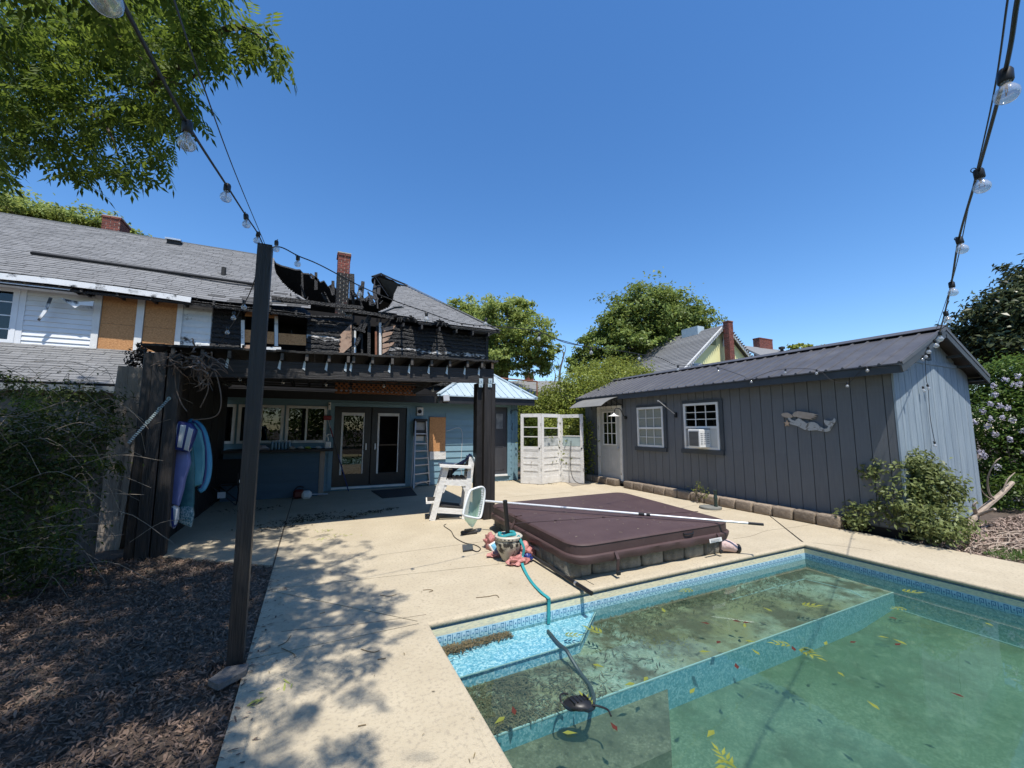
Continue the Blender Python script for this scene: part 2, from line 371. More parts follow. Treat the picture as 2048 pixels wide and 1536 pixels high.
for p in slabs:
    q = inset(p, .006); mb = MB(); mb.prism([(x, y, -.1) for x, y in q], (0, 0, .1)); 
    mb.build('concrete_slab', CONC, deck)
prof = [(.0765, 0), (.02, 0), (.006, -.006), (0, -.016), (.0, -.034), (.006, -.043), (.02, -.046), (.07, -.046)]
def coping(a, b, nrm, ma, mb_):
    """lip along a->b; nrm points away from the pool; ma/mb_ mitre signs"""
    a = np.array(a); b = np.array(b); d = (b-a)/np.linalg.norm(b-a); nrm = np.array(nrm); mb = MB(); n = len(prof)
    ring = lambda p, m_: [tuple(p+nrm*o+d*o*m_)+(z,) for o, z in prof]
    A, B = ring(a, ma), ring(b, mb_); i = len(mb.v); mb.v += A+B
    mb.f += [[i+k, i+(k+1) % n, i+n+(k+1) % n, i+n+k] for k in range(n)]
    mb.build('pool_coping', CONC, deck, smooth=True)
coping((PXL, PYN), (PXL, PYF), (-1, 0), 0, 1); coping((PXL, PYF), (PXR, PYF), (0, 1), -1, 1); coping((PXR, PYF), (PXR, PYN), (1, 0), -1, 0)
bk = MB(); bk.box((-1.9, 3.5, -.03), (7.5, 11.15, -.022)); bk.box((-.32, PYN, -.03), (.8, 3.5, -.022)); bk.box((6.2, PYN, -.03), (7.4, 3.5, -.022))
bk.build('joint_filler', CONCB, deck)

def mosaic(name, c, c2, c3, scale=75, alg=None, algs=1.3, algt=.5):
    m = bpy.data.materials.new(name); MATS[name] = m; m.use_nodes = True; n = m.node_tree.nodes; l = m.node_tree.links; b = n['Principled BSDF']
    tc = n.new('ShaderNodeTexCoord'); v = n.new('ShaderNodeTexVoronoi'); v.inputs['Scale'].default_value = scale; l.new(tc.outputs['Object'], v.inputs[0])
    sp = n.new('ShaderNodeSeparateColor'); l.new(v.outputs['Color'], sp.inputs[0]); r = n.new('ShaderNodeValToRGB')
    r.color_ramp.elements[0].color = (*c, 1); r.color_ramp.elements[1].color = (*c3, 1); e = r.color_ramp.elements.new(.5); e.color = (*c2, 1)
    l.new(sp.outputs[0], r.inputs[0]); col = r.outputs[0]
    if alg:
        for (ac, asz, at, aw) in alg:
            nz = n.new('ShaderNodeTexNoise'); nz.inputs['Scale'].default_value = asz; nz.inputs['Detail'].default_value = 9; nz.inputs['Roughness'].default_value = .66
            l.new(tc.outputs['Object'], nz.inputs[0]); rr = n.new('ShaderNodeValToRGB'); rr.color_ramp.elements[0].position = at-aw; rr.color_ramp.elements[1].position = at+aw
            l.new(nz.outputs[0], rr.inputs[0]); mx = n.new('ShaderNodeMix'); mx.data_type = 'RGBA'; l.new(rr.outputs[0], mx.inputs[0]); l.new(col, mx.inputs[6]); mx.inputs[7].default_value = (*ac, 1); col = mx.outputs[2]
    l.new(col, b.inputs['Base Color']); b.inputs['Roughness'].default_value = .55; return m
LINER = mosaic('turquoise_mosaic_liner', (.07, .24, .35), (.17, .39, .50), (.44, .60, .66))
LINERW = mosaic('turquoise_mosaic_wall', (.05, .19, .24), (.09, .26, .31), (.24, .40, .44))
LINERS = mosaic('shelf_liner_with_silt', (.17, .27, .22), (.23, .33, .27), (.38, .45, .37), alg=[((.17, .16, .075), 1.0, .46, .16), ((.075, .062, .032), 2.6, .52, .07), ((.05, .045, .022), 14, .62, .05)])
LINERF = mosaic('algae_covered_floor', (.085, .12, .07), (.11, .15, .09), (.20, .25, .16), alg=[((.05, .08, .03), .8, .5, .2), ((.045, .055, .02), 3.1, .58, .1), ((.16, .19, .11), 11, .62, .1)])
STRIP1 = M('navy_liner_band', (.05, .09, .13), (.10, .17, .22), .5, 60, amt=.5)
CREAM = M('cream_liner_band', (.70, .64, .42), (.34, .38, .38), .5, 60, amt=.4, st=(1, 1, 4), c3=(.74, .68, .46), s3=30, t3=.5)
PALEB = M('pale_blue_liner_band', (.30, .52, .62), (.50, .68, .74), .5, 70)
NAVY = M('navy_print', (.03, .14, .28), (.08, .24, .40), .5, 40)
SEAM = M('pale_liner_seam', (.27, .40, .38), None, .5)
pool = T('swimming_pool', 'in ground pool with turquoise mosaic liner and key pattern border', None, (0, 0, 0)); pool['kind'] = 'structure'
WY, WXL, WXR = PYF+.012, PXL-.012, PXR+.012     # liner planes behind the coping lip
WZ, BZ, SZ, FZ = -.165, -.225, -.315, -.57
def band(z0, z1, mat, name, dp=0.0):
    mb = MB(); a, b, c, d_ = (WXL+dp, PYN, z0), (WXL+dp, WY-dp, z0), (WXR-dp, WY-dp, z0), (WXR-dp, PYN, z0); u = lambda p: (p[0], p[1], z1)
    for p, q in ((a, b), (b, c), (c, d_)): mb.poly([p, q, u(q), u(p)])
    mb.build(name, mat, pool, recalc=False)
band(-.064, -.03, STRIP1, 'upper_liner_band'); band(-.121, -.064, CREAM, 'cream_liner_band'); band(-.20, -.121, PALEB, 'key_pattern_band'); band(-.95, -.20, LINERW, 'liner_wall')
kp = MB()
def key_unit(o, d, n_):
    o = np.array(o, float); d = np.array(d, float); n_ = np.array(n_, float)
    for (x0, x1, z0, z1) in [(p_*.70, q_*.70, lerp(-.195, r_, .94), lerp(-.195, s_, .94)) for p_, q_, r_, s_ in ((0, .008, -.192, -.126), (.008, .045, -.134, -.126), (.037, .045, -.17, -.134), (.018, .037, -.17, -.163), (.018, .025, -.163, -.148), (.06, .068, -.192, -.126), (.068, .1, -.192, -.185), (.085, .1, -.165, -.15))]:
        p = o+n_*.0015; kp.poly([tuple(p+d*x0)+(z0,), tuple(p+d*x1)+(z0,), tuple(p+d*x1)+(z1,), tuple(p+d*x0)+(z1,)])
L_ = .080
for i in range(int((WXR-WXL)/L_)): key_unit((WXL+.01+i*L_, WY), (1, 0), (0, -1))
for i in range(72): key_unit((WXR, WY-.01-i*L_), (0, -1), (-1, 0))
for i in range(30): key_unit((WXL, WY-.01-i*L_), (0, -1), (1, 0))
kp.build('key_pattern_print', NAVY, pool, recalc=False)
bx = lambda nm, lo, hi, mt: (lambda mb: (mb.box(lo, hi), mb.build(nm, mt, pool))[1])(MB())
SY = 2.46
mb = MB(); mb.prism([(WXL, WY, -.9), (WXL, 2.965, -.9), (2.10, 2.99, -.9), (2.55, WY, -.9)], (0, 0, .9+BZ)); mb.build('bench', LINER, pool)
bx('shelf', (WXL, SY, -.9), (WXR, WY, SZ), LINERS)
mb = MB(); mb.poly([(WXL, SY-.004, -.9), (WXR, SY-.004, -.9), (WXR, SY-.004, SZ-.002), (WXL, SY-.004, SZ-.002)]); mb.build('riser', LINERW, pool)
mb = MB(); mb.box((WXL, SY-.006, SZ-.006), (WXR, SY+.004, SZ+.002)); mb.build('shelf_edge', SEAM, pool)
p5 = [(.9, 2.955), (2.105, 2.98), (2.56, WY-.01)]
for p, q in zip(p5, p5[1:]):
    mb = MB(); mb.beam((*p, BZ+.001), (*q, BZ+.001), .007, .004); mb.build('bench_edge', SEAM, pool)
# lower step in the near corner
stp = [G(1335, 1372, -.42), G(1343, 1500, -.42)]; sx = float(stp[0][0])
st3 = G(1255, 1540, -.42); stpoly = [(WXL, float(st3[1])-.9), (float(st3[0]), float(st3[1])), (float(stp[1][0]), float(stp[1][1])), (sx, float(stp[0][1])), (WXL, float(stp[0][1])-.03)]
mb = MB(); mb.prism([(x, y, -.9) for x, y in stpoly], (0, 0, .48)); mb.build('lower_step', mosaic('silted_step_liner', (.10, .10, .06), (.13, .125, .075), (.20, .20, .13), alg=[((.055, .05, .025), 2.1, .5, .12), ((.04, .036, .018), 12, .6, .06)]), pool)
fl = MB(); fl.poly([(WXL, PYN, FZ-.1), (5.3, PYN, FZ-.1), (5.3, SY, FZ), (WXL, SY, FZ)]); fl.poly([(5.3, PYN, FZ-.1), (WXR, PYN, -.52), (WXR, SY, -.49), (5.3, SY, FZ)])
fl.build('pool_floor', LINERF, pool)
mb = MB(); mb.beam((WXR-.012, PYN, -.517), (WXR-.012, SY, -.487), .012, .01); mb.build('floor_seam', SEAM, pool)
mb = MB(); q = [G(x, y, SZ+.002) for x, y in ((1460, 1200), (1608, 1158), (1700, 1180), (1728, 1195))]
for a_, b_ in zip(q, q[1:]): mb.beam(a_, b_, .012, .004)
mb.build('shelf_seam', SEAM, pool)
# water: one closed body
wm = glassmat('pool_water', (.90, .97, .95), 1.33, .0, 1.0, .10, 2.2)
va = wm.node_tree.nodes.new('ShaderNodeVolumeAbsorption'); va.inputs['Color'].default_value = (.42, .82, .74, 1); va.inputs['Density'].default_value = .7
vs_ = wm.node_tree.nodes.new('ShaderNodeVolumeScatter'); vs_.inputs['Color'].default_value = (.30, .52, .34, 1); vs_.inputs['Density'].default_value = .5
vad = wm.node_tree.nodes.new('ShaderNodeAddShader'); wm.node_tree.links.new(va.outputs[0], vad.inputs[0]); wm.node_tree.links.new(vs_.outputs[0], vad.inputs[1])
wm.node_tree.links.new(vad.outputs[0], wm.node_tree.nodes['Material Output'].inputs['Volume'])
mb = MB(); mb.box((WXL-.02, PYN-.02, -1.0), (WXR+.02, WY+.02, WZ)); mb.build('water', wm, kind='structure')

# ================================================================== burned house
house = T('burned_house', 'fire damaged two storey house with collapsed roof and charred upper wall', 'house', (0, 12, 0))
LY, UY = 11.2, 12.4
lx = lambda x, y=880: float(AY(x, y, LY)[0]); lz = lambda x, y: float(AY(x, y, LY)[2])
ux = lambda x, y=660: float(AY(x, y, UY)[0]); uz = lambda x, y: float(AY(x, y, UY)[2])
def cells(x0, x1, z0, z1, holes):
    xs = sorted({x0, x1, *[min(max(h[k], x0), x1) for h in holes for k in (0, 1)]}); zs = sorted({z0, z1, *[min(max(h[k], z0), z1) for h in holes for k in (2, 3)]})
    for a, b in zip(xs, xs[1:]):
        for c, d in zip(zs, zs[1:]):
            mx, mz = (a+b)/2, (c+d)/2
            if b-a > 1e-4 and d-c > 1e-4 and not any(h[0] < mx < h[1] and h[2] < mz < h[3] for h in holes): yield a, b, c, d
def wall(name, mat, x0, x1, z0, z1, Y, th, holes, parent):
    mb = MB()
    for a, b, c, d in cells(x0, x1, z0, z1, holes): mb.box((a, Y, c), (b, Y+th, d))
    return mb.build(name, mat, parent)
def boards(x0, x1, z0, z1, h, Y, holes, mat, parent, th=.028, char=0.0, name='siding_board', gap=None, skip=0.0, matfn=None):
    """lap siding: one object per board run"""
    z = z0; k = 0
    while z < z1-.02:
        zt = min(z+h, z1); segs = [(x0, x1)]
        for a, b, c, d in holes:
            if c < zt-.02 and d > z+.02:
                ns = []
                for p, q in segs:
                    if b <= p or a >= q: ns.append((p, q)); continue
                    if a > p: ns.append((p, a))
                    if b < q: ns.append((b, q))
                segs = ns
        for p, q in segs:
            if q-p < .05: continue
            mb = MB()
            if char <= 0:
                mb.hexa([(p, Y-th, z), (q, Y-th, z), (q, Y, z), (p, Y, z)], [(p, Y-.004, zt), (q, Y-.004, zt), (q, Y, zt), (p, Y, zt)])
            else:
                n = max(2, int((q-p)/.055)); o = random.random()*50; i0 = len(mb.v)
                for j in range(n+1):
                    x = lerp(p, q, j/n); e = mnoise.noise(Vector((x*2.3+o, z*3, 0)))*char*.7+mnoise.noise(Vector((x*9+o, z*3, 5)))*char*.6
                    t2 = th*(1.15+.9*mnoise.noise(Vector((x*11+o, z, 9))))
                    mb.v += [(x, Y-t2, z+e), (x, Y-t2*.9-.008, z+e+h*.4), (x, Y-.004, zt+.012), (x, Y+.012, z+e)]
                for j in range(n):
                    a_, b_ = i0+4*j, i0+4*j+4
                    mb.f += [[a_, b_, b_+1, a_+1], [a_+1, b_+1, b_+2, a_+2], [a_+3, b_+3, b_, a_]]
                mb.f += [[i0+3, i0, i0+1, i0+2], [i0+4*n+2, i0+4*n+1, i0+4*n, i0+4*n+3]]
            mb.build(name, matfn(p, q, z, k) if matfn else mat, parent)
        z += h; k += 1

# ---- ground floor, blue
fd = (lx(666, 890), lx(812, 890), .09, 2.11); wz0, wz1 = 1.20, 2.10
wins = [(-2.6, lx(468), wz0, wz1), (lx(473), lx(565), wz0, wz1), (lx(569), lx(651), wz0, wz1)]
gd = (4.62, lx(1014, 880), .2, 2.2); osbh = (lx(858, 870), lx(890, 870), .92, 1.87)
holesL = wins+[fd, gd]
wall('lower_wall', BLUE, -1.9, 5.64, .0, 2.45, LY+.004, .12, holesL, house)
boards(-1.9, 5.56, .02, 2.32, .18, LY, [(a-.06, b+.06, c-.06, d+.06) for a, b, c, d in holesL]+[(2.86, lx(890, 870)+.01, .72, 1.9)], BLUE, house)
mb = MB(); mb.box((5.56, LY-.03, 0), (5.66, LY+.1, 2.42)); mb.build('corner_board', BLUE, house)
mb = MB(); mb.box((5.45, LY-.026, 0.02), (5.555, LY-.001, 2.36)); mb.build('trim_board', BLUE, house)
mb = MB(); mb.box((5.64, LY+.12, 0), (5.52, 12.3, 2.42)); mb.build('side_wall', BLUE, house)
mb = MB(); mb.box((-1.9, LY-.03, 2.325), (5.56, LY-.001, 2.45)); mb.build('frieze_board', BLUE, house)
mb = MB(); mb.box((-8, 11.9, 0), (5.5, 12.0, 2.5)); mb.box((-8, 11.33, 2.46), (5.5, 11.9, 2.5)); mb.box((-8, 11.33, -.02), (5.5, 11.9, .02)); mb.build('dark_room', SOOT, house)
def window(x0, x1, z0, z1, Y, parent, fr=.05, mull=(), bars=(), mat=None, glass=None, dep=.05, proud=.03, name='window'):
    mat = mat or WHITEP; mb = MB()
    mb.box((x0, Y-proud, z0), (x0+fr, Y+dep, z1)); mb.box((x1-fr, Y-proud, z0), (x1, Y+dep, z1)); mb.box((x0+fr, Y-proud, z0), (x1-fr, Y+dep, z0+fr)); mb.box((x0+fr, Y-proud, z1-fr), (x1-fr, Y+dep, z1))
    w = mb.build(name, mat, parent)
    for m_ in mull:
        mb = MB(); mb.box((m_-.02, Y-proud+.008, z0+fr), (m_+.02, Y+dep-.01, z1-fr)); mb.build('mullion', mat, w)
    for lo, hi in bars:
        mb = MB(); mb.box(lo, hi); mb.build('muntin', mat, w)
    mb = MB(); mb.box((x0+fr, Y+.012, z0+fr), (x1-fr, Y+.018, z1-fr)); mb.build('pane', glass or GLASSW, w)
    return w
for k, (a, b, c, d) in enumerate(wins): window(a, b, c, d, LY-.01, house, .06, mull=[(a+b)/2] if k else [])
# french doors
DOORB = M('black_painted_door', (.016, .016, .017), (.024, .024, .026), .35, 8)
mb = MB(); f0, f1, g0, g1 = fd
mb.box((f0-.1, LY-.035, g0-.06), (f0, LY+.05, g1+.09)); mb.box((f1, LY-.035, g0-.06), (f1+.1, LY+.05, g1+.09)); mb.box((f0, LY-.035, g1), (f1, LY+.05, g1+.09)); mb.build('door_casing', BLUE, house)
mb = MB(); mb.box((f0, LY-.06, g0-.05), (f1, LY+.06, g0-.005)); mb.build('door_sill', WHITEP, house)
for (dx0, dx1, q0, q1) in ((f0+.01, lx(741), lx(684, 890), lx(726, 890)), (lx(743), f1-.01, lx(757, 890), lx(796, 890))):
    zz0, zz1 = lz(700, 948), lz(700, 828); mb = MB()
    for a, b, c, d in cells(dx0, dx1, g0, g1-.01, [(q0, q1, zz0, zz1)]): mb.box((a, LY+.02, c), (b, LY+.06, d))
    dr = mb.build('french_door', DOORB, house)
    mb = MB(); t_ = .035
    mb.box((q0-t_, LY+.008, zz0-.02), (q0+.01, LY+.02, zz1+t_)); mb.box((q1-.012, LY+.008, zz0), (q1+.012, LY+.02, zz1+t_)); mb.box((q0+.01, LY+.008, zz1-.04), (q1-.012, LY+.02, zz1+t_)); mb.build('glass_trim', WHITEPEEL, dr)
    if q0 < 1.2:
        mb = MB(); mb.box((q0, LY+.035, zz0), (q1, LY+.042, zz1)); mb.build('pane', GLASSW, dr)
    mb = MB(); mb.box((q1+.06 if q0 < 1.2 else q0-.1, LY-.03, 1.0), (q1+.085 if q0 < 1.2 else q0-.075, LY+.02, 1.16)); mb.build('handle', MET, dr)
# grey side door
GDR = M('charcoal_door', (.045, .046, .052), (.06, .06, .066), .4, 6)
a, b, c, d = gd
mb = MB(); mb.box((a, LY+.02, c), (b, LY+.06, d))
dr = mb.build('side_door', GDR, house)
mb = MB(); mb.box((b, LY-.035, c-.06), (b+.11, LY+.03, d+.1)); mb.box((a, LY-.035, d), (b, LY+.03, d+.1)); mb.build('door_casing', BLUE, house)
mb = MB(); mb.box((a, LY-.05, c-.05), (b, LY+.05, c-.003)); mb.build('door_sill', WHITEP, house)
for z0, z1 in ((.32, 1.0),):
    mb = MB(); x0, x1 = b-.42, b-.1
    mb.box((x0, LY+.012, z0), (x1, LY+.02, z0+.025)); mb.box((x0, LY+.012, z1), (x1, LY+.02, z1+.025)); mb.box((x0, LY+.012, z0), (x0+.025, LY+.02, z1)); mb.box((x1-.025, LY+.012, z0), (x1, LY+.02, z1)); mb.build('door_panel', GDR, dr)
mb = MB(); mb.box((b-.36, LY+.006, 1.55), (b-.14, LY+.02, 2.0)); mb.build('door_light', M('grey_glass', (.10, .11, .12), (.3, .3, .3), .15, 5), dr)
mb = MB(); mb.lathe((b-.45, LY+.02, 1.06), [(.012, 0), (.012, -.05), (.03, -.055), (.03, -.08), (0, -.085)], 12, (0, 1, 0)); mb.build('knob', MET, dr)
# boarded opening
mb = MB(); mb.box((osbh[0], LY-.045, osbh[2]), (osbh[1], LY-.026, osbh[3])); mb.build('osb_panel', OSB, house)
mb = MB(); mb.box((osbh[0]+.02, LY-.058, .70), (osbh[1]+.02, LY-.03, .915)); mb.build('white_sill_board', WHITEPEEL, house)
# fittings on the wall
def wallbox(name, x0, y0, x1, y1, dep, mat, Y=LY-.02):
    p, q = AY(x0, y1, Y), AY(x1, y0, Y); mb = MB(); mb.cbox((p[0], Y-dep, p[2]), (q[0], Y-.001, q[2]), .006); return mb.build(name, mat, house)
v = wallbox('vent_cover', 833, 815, 846, 831, .05, WHITEP); c_ = AY(839.5, 823, LY-.072)
mb = MB(); mb.lathe(c_, [(.055, 0), (.055, -.02), (.04, -.02), (.03, .0), (.012, -.01), (0, -.012)], 16, (0, 1, 0)); mb.build('vent_louvre', DARK, v, smooth=True)
v = wallbox('porch_light', 656, 805, 662, 820, .07, WHITEP); c_ = AY(659, 809, LY-.095); mb = MB(); mb.lathe(c_, [(.018, 0), (.018, -.01), (0, -.014)], 10, (0, 1, 0)); mb.build('sensor', BLK, v)
v = wallbox('electrical_box', 826, 841, 851, 872, .10, M('dark_grey_metal', (.03, .03, .033), None, .5)); 
mb = MB(); p, q = AY(831, 860, LY-.124), AY(850, 845, LY-.124); mb.box((p[0], LY-.128, p[2]), (q[0], LY-.121, q[2])); mb.build('box_door', M('grey_paint', (.25, .25, .25), (.35, .35, .34), .5, 9), v)
wallbox('meter_plate', 831, 871, 847, 882, .03, WHITEP)
p, q = AY(886, 804, 10.62), AY(898, 792, 10.62); mb = MB(); mb.prism([(p[0], 10.60, p[2]), (q[0], 10.60, p[2]+.01), (q[0], 10.655, q[2]), (p[0], 10.655, q[2]-.01)], (0, -.05, .03)); fl_ = mb.build('flood_light', M('grey_lamp_housing', (.30, .31, .33), None, .4), house)
mb = MB(); mb.beam(((p[0]+q[0])/2, 10.64, q[2]), ((p[0]+q[0])/2, 10.70, q[2]+.06), .02, .02); mb.build('bracket', MET, fl_)
WIRE = M('cable_sheath', (.016, .016, .017), None, .5)
def cable(name, pts, r, mat=None, parent=None, n=5, sub=5, **k):
    mb = MB(); mb.tube(curve(pts, sub), r, n); return mb.build(name, mat or WIRE, parent, smooth=True, **k)
cable('wall_wire', [AY(x, y, LY-.03) for x, y in ((892, 862), (922, 858), (923, 905), (921, 930), (924, 950))], .006, M('white_wire', (.6, .6, .6), None, .5), house)
cable('wall_wire', [AY(x, y, LY-.04) for x, y in ((1024, 823), (1022, 828), (1022, 822), (1034, 820), (1038, 830))], .008, WIRE, house)
cable('wall_wire', [AY(x, y, LY-.035) for x, y in ((1025, 846), (1024, 858), (1026, 860))], .007, WIRE, house)
# ---- black fascia, soffit, blue steel roof
EYf, EZ = 10.70, 2.43
mb = MB(); mb.box((3.02, EYf, 2.24), (6.0, EYf+.03, EZ)); mb.box((-1.9, EYf+.1, 2.24), (3.02, EYf+.13, EZ)); mb.build('fascia', M('black_fascia', (.014, .014, .016), (.022, .022, .024), .5, 6), house)
mb = MB(); mb.box((-1.9, EYf+.13, 2.40), (6.0, LY-.03, 2.42)); mb.build('soffit', BLACKWOOD, house)
BLUEROOF = M('pale_blue_steel_roof', (.42, .51, .55), (.52, .61, .65), .38, 2.5, metal=.25, c3=(.22, .30, .34), s3=9, t3=.66, w3=.05)
rn = np.array([0, -.55, 1.]); rp_ = np.array([0, EYf-.05, EZ+.03])
rz = lambda y: EZ+.03+.55*(y-(EYf-.05))
lft = PL(940, 765, rp_, rn); ri = np.array([5.2, 12.38, rz(12.38)]); e0 = np.array([2.97, EYf-.05, EZ+.03]); e1 = np.array([6.07, EYf-.05, EZ+.03])
tt = (12.38-e0[1])/(lft[1]-e0[1]) if lft[1] > e0[1]+.1 else 1; l2 = e0+(lft-e0)*tt; l2[2] = rz(l2[1])
if l2[0] > 5.1: l2 = np.array([4.6, 12.38, rz(12.38)])
mb = MB(); mb.prism([e0, e1, ri, l2], (0, 0, -.03)); mr_ = mb.build('metal_roof', BLUEROOF, house)
mb = MB()
for k in range(14):
    x = lerp(e0[0], e1[0], (k+.5)/14); y1 = 12.38
    if x < l2[0]: y1 = lerp(e0[1], l2[1], (x-e0[0])/(l2[0]-e0[0]))
    if x > ri[0]: y1 = lerp(e1[1], ri[1], (e1[0]-x)/(e1[0]-ri[0]))
    if y1-e0[1] > .12: mb.beam((x, e0[1]-.005, rz(e0[1])+.011), (x, y1, rz(y1)+.011), .03, .024)
mb.build('roof_rib', BLUEROOF, mr_)
mb = MB(); mb.beam(e1+np.array([-.02, 0, .02]), ri+np.array([0, 0, .02]), .12, .03); mb.beam(e0+np.array([.02, 0, .02]), l2+np.array([0, 0, .02]), .12, .03); mb.build('hip_cap', BLUEROOF, mr_)
mb = MB(); mb.poly([e1, (6.07, 13.9, EZ+.03), (5.2, 13.9, ri[2]), ri]); mb.build('roof_side', BLUEROOF, mr_)
RUST = M('rusty_pipe', (.16, .06, .03), (.30, .13, .07), .8, 12, bump=.3)
mb = MB(); pp = [AY(x, y, 12.6) for x, y in ((986, 755), (1074, 763))]; mb.tube([*pp, pp[1]+np.array([.02, .0, -.05])], .025, 8); mb.tube([pp[1], AY(1074, 792, 12.6)], .025, 8); mb.build('waste_pipe', RUST, house, smooth=True)

# ---- upper storey
x_or = [ux(200), ux(270), ux(287), ux(351)]
zt_, zb_ = uz(235, 600), uz(235, 697)
hole_w = [(ux(490), ux(549), 3.35, uz(520, 618)), (ux(556), ux(613), 3.35, uz(580, 625)), (ux(704), ux(752), 2.8, 4.75)]
UX0, UX1, UZ0, UZ1 = -9.0, ux(972), 2.6, 4.72
mb = MB()
for a, b, c, d in cells(ux(425), UX1, UZ0, UZ1, hole_w): mb.box((a, UY+.02, c), (b, UY+.06, d))
mb.build('sheathing', SOOT, house)
wall('upper_wall', WHITEV, UX0, ux(425), UZ0, UZ1, UY+.02, .06, [(-8, ux(36), 3.36, 4.5)], house)
TAN = M('scorched_sheathing', (.34, .21, .14), (.45, .31, .22), .85, 5, bump=.3, c3=(.03, .025, .022), s3=4.5, t3=.6, w3=.06)
# white vinyl on the left
WSC = M('scorched_white_board', (.60, .61, .60), (.72, .73, .72), .7, 4, c3=(.05, .045, .04), s3=2.6, t3=.62, w3=.04)
w0 = (ux(-40, 620), ux(35, 640), uz(20, 686), uz(20, 577))
window(w0[0], w0[1], w0[2], w0[3], UY-.01, house, .07, mull=[lerp(w0[0], w0[1], .86)], bars=[((w0[0]+.07, UY-.005, lerp(w0[2], w0[3], f)-.012), (w0[1]-.07, UY+.02, lerp(w0[2], w0[3], f)+.012)) for f in (.25, .5, .75)], mat=WHITEV)
mb = MB(); mb.box((w0[1], UY-.03, w0[2]-.06), (w0[1]+.1, UY+.02, w0[3]+.05)); mb.build('window_casing', WHITEV, house)
boards(w0[1]+.1, x_or[0]-.13, 3.33, 4.6, .112, UY, [], WHITEV, house, th=.026, matfn=lambda p, q, z, k: WSC if z > 4.2 else WHITEV)
for a, b in ((x_or[0]-.13, x_or[0]-.01), (x_or[1]+.01, x_or[2]-.01), (x_or[3]+.01, x_or[3]+.12)):
    mb = MB(); mb.box((a, UY-.05, 3.28), (b, UY+.02, 4.62)); mb.build('window_trim', WHITEP, house)
for a, b in ((x_or[0], x_or[1]), (x_or[2], x_or[3])):
    zm = uz(235, 649)
    for c, d in ((zb_-.05, zm-.003), (zm+.003, zt_+.1)):
        mb = MB(); mb.box((a, UY-.02, c), (b, UY+.0, d)); mb.build('osb_panel', OSB, house)
boards(x_or[3]+.12, ux(422), 3.25, 4.6, .165, UY, [], WSC, house, th=.018, char=.02)
cm = lambda p, q, z, k: CHARASH if random.random() < .55 else CHAR
boards(ux(424), ux(482), 3.2, 4.7, .13, UY, [], CHAR, house, th=.03, char=.05)
boards(ux(614), ux(702), 2.9, 4.62, .125, UY, [], CHAR, house, th=.035, char=.06, matfn=lambda p, q, z, k: CHARASH if k in (1, 4, 9) else CHAR)
boards(ux(766), UX1, 2.9, 4.6, .125, UY, [], CHAR, house, th=.035, char=.06, matfn=lambda p, q, z, k: CHARASH if k in (1, 2, 3, 4, 6, 8) else CHAR)
# tan diagonal sheathing that shows through
def patch(pts, mat, dy, name):
    mb = MB(); mb.prism([AY(x, y, UY-dy) for x, y in pts], (0, .02, 0)); return mb.build(name, mat, house)
for k in range(5):
    o = k*9; patch([(676+o*.1, 706-o), (703, 683-o), (703, 691-o), (680+o*.1, 712-o)], TAN, .056+.002*(k % 2), 'sheathing_plank')
for k, (a, b) in enumerate(((0, 26), (10, 22), (20, 16), (32, 24), (44, 14))):
    patch([(765, 655+k*11), (765+b, 651+k*11), (765+b-4, 658+k*11), (765, 664+k*11)], TAN, .056+.002*(k % 2), 'sheathing_plank')
for pts in ([(490, 621), (555, 628), (555, 637), (490, 632)], [(487, 659), (548, 664), (548, 688), (487, 684)], [(557, 666), (612, 670), (612, 691), (557, 688)]):
    patch(pts, OSB, .03, 'osb_strip')
for a, b, c, d, mt in ((549, 556, 632, 692, WSC), (482, 489, 640, 700, WSC), (530, 562, 694, 706, WSC), (484, 502, 690, 700, TAN)):
    patch([(a, c), (b, c), (b, d), (a, d)], mt, .045, 'window_trim')
for a, b, c, d, mt in ((758, 763, 645, 716, WHITEPEEL), (750, 754, 662, 716, RUST), (702, 706, 640, 716, CHAR), (708, 712, 660, 716, WSC), (722, 726, 650, 716, CHAR), (735, 741, 640, 716, CHAR), (547, 550, 632, 666, CHAR), (582, 584, 660, 676, CHAR)):
    patch([(a, c), (b, c), (b, d), (a, d)], mt, .0 if mt in (CHAR, WSC) else .02, 'stud')
for pts, w in ((((543, 596), (600, 603), (660, 610), (725, 616)), .11), (((560, 622), (620, 632), (700, 634)), .05), (((690, 621), (740, 627), (786, 637)), .09), (((705, 655), (730, 664)), .08)):
    mb = MB(); q = [AY(x, y, UY-.16) for x, y in pts]; q = curve(q, 6)
    for i_ in range(len(q)-1): mb.beam(q[i_]+np.array([0, 0, rj(.008)]), q[i_+1]+np.array([0.01, 0, rj(.008)]), .09, w*random.uniform(.8, 1.1))
    mb.build('charred_plate', CHAR, house)
for pts, r_ in ((((763, 655), (782, 636)), .02), (((712, 690), (730, 648), (738, 632)), .04), (((716, 662), (726, 640)), .03)):
    mb = MB(); mb.beam(AY(*pts[0], UY-.1), AY(*pts[-1], UY-.05), r_*2, r_*2); mb.build('charred_brace', CHAR, house)
patch([(690, 620), (700, 618), (714, 618), (701, 633), (690, 634)], CHARASH, .07, 'burned_flap')
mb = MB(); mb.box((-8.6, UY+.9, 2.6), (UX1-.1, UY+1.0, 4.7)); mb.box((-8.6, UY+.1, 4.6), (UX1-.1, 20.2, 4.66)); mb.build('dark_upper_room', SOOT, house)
mb = MB(); mb.box((UX1-.06, UY+.06, 2.6), (UX1, 20.2, 4.72)); mb.build('upper_side_wall', CHAR, house)
mb = MB(); mb.box((UX1-.03, UY-.06, 2.95), (UX1+.07, UY+.02, 4.6)); mb.build('corner_board', CHAR, house)
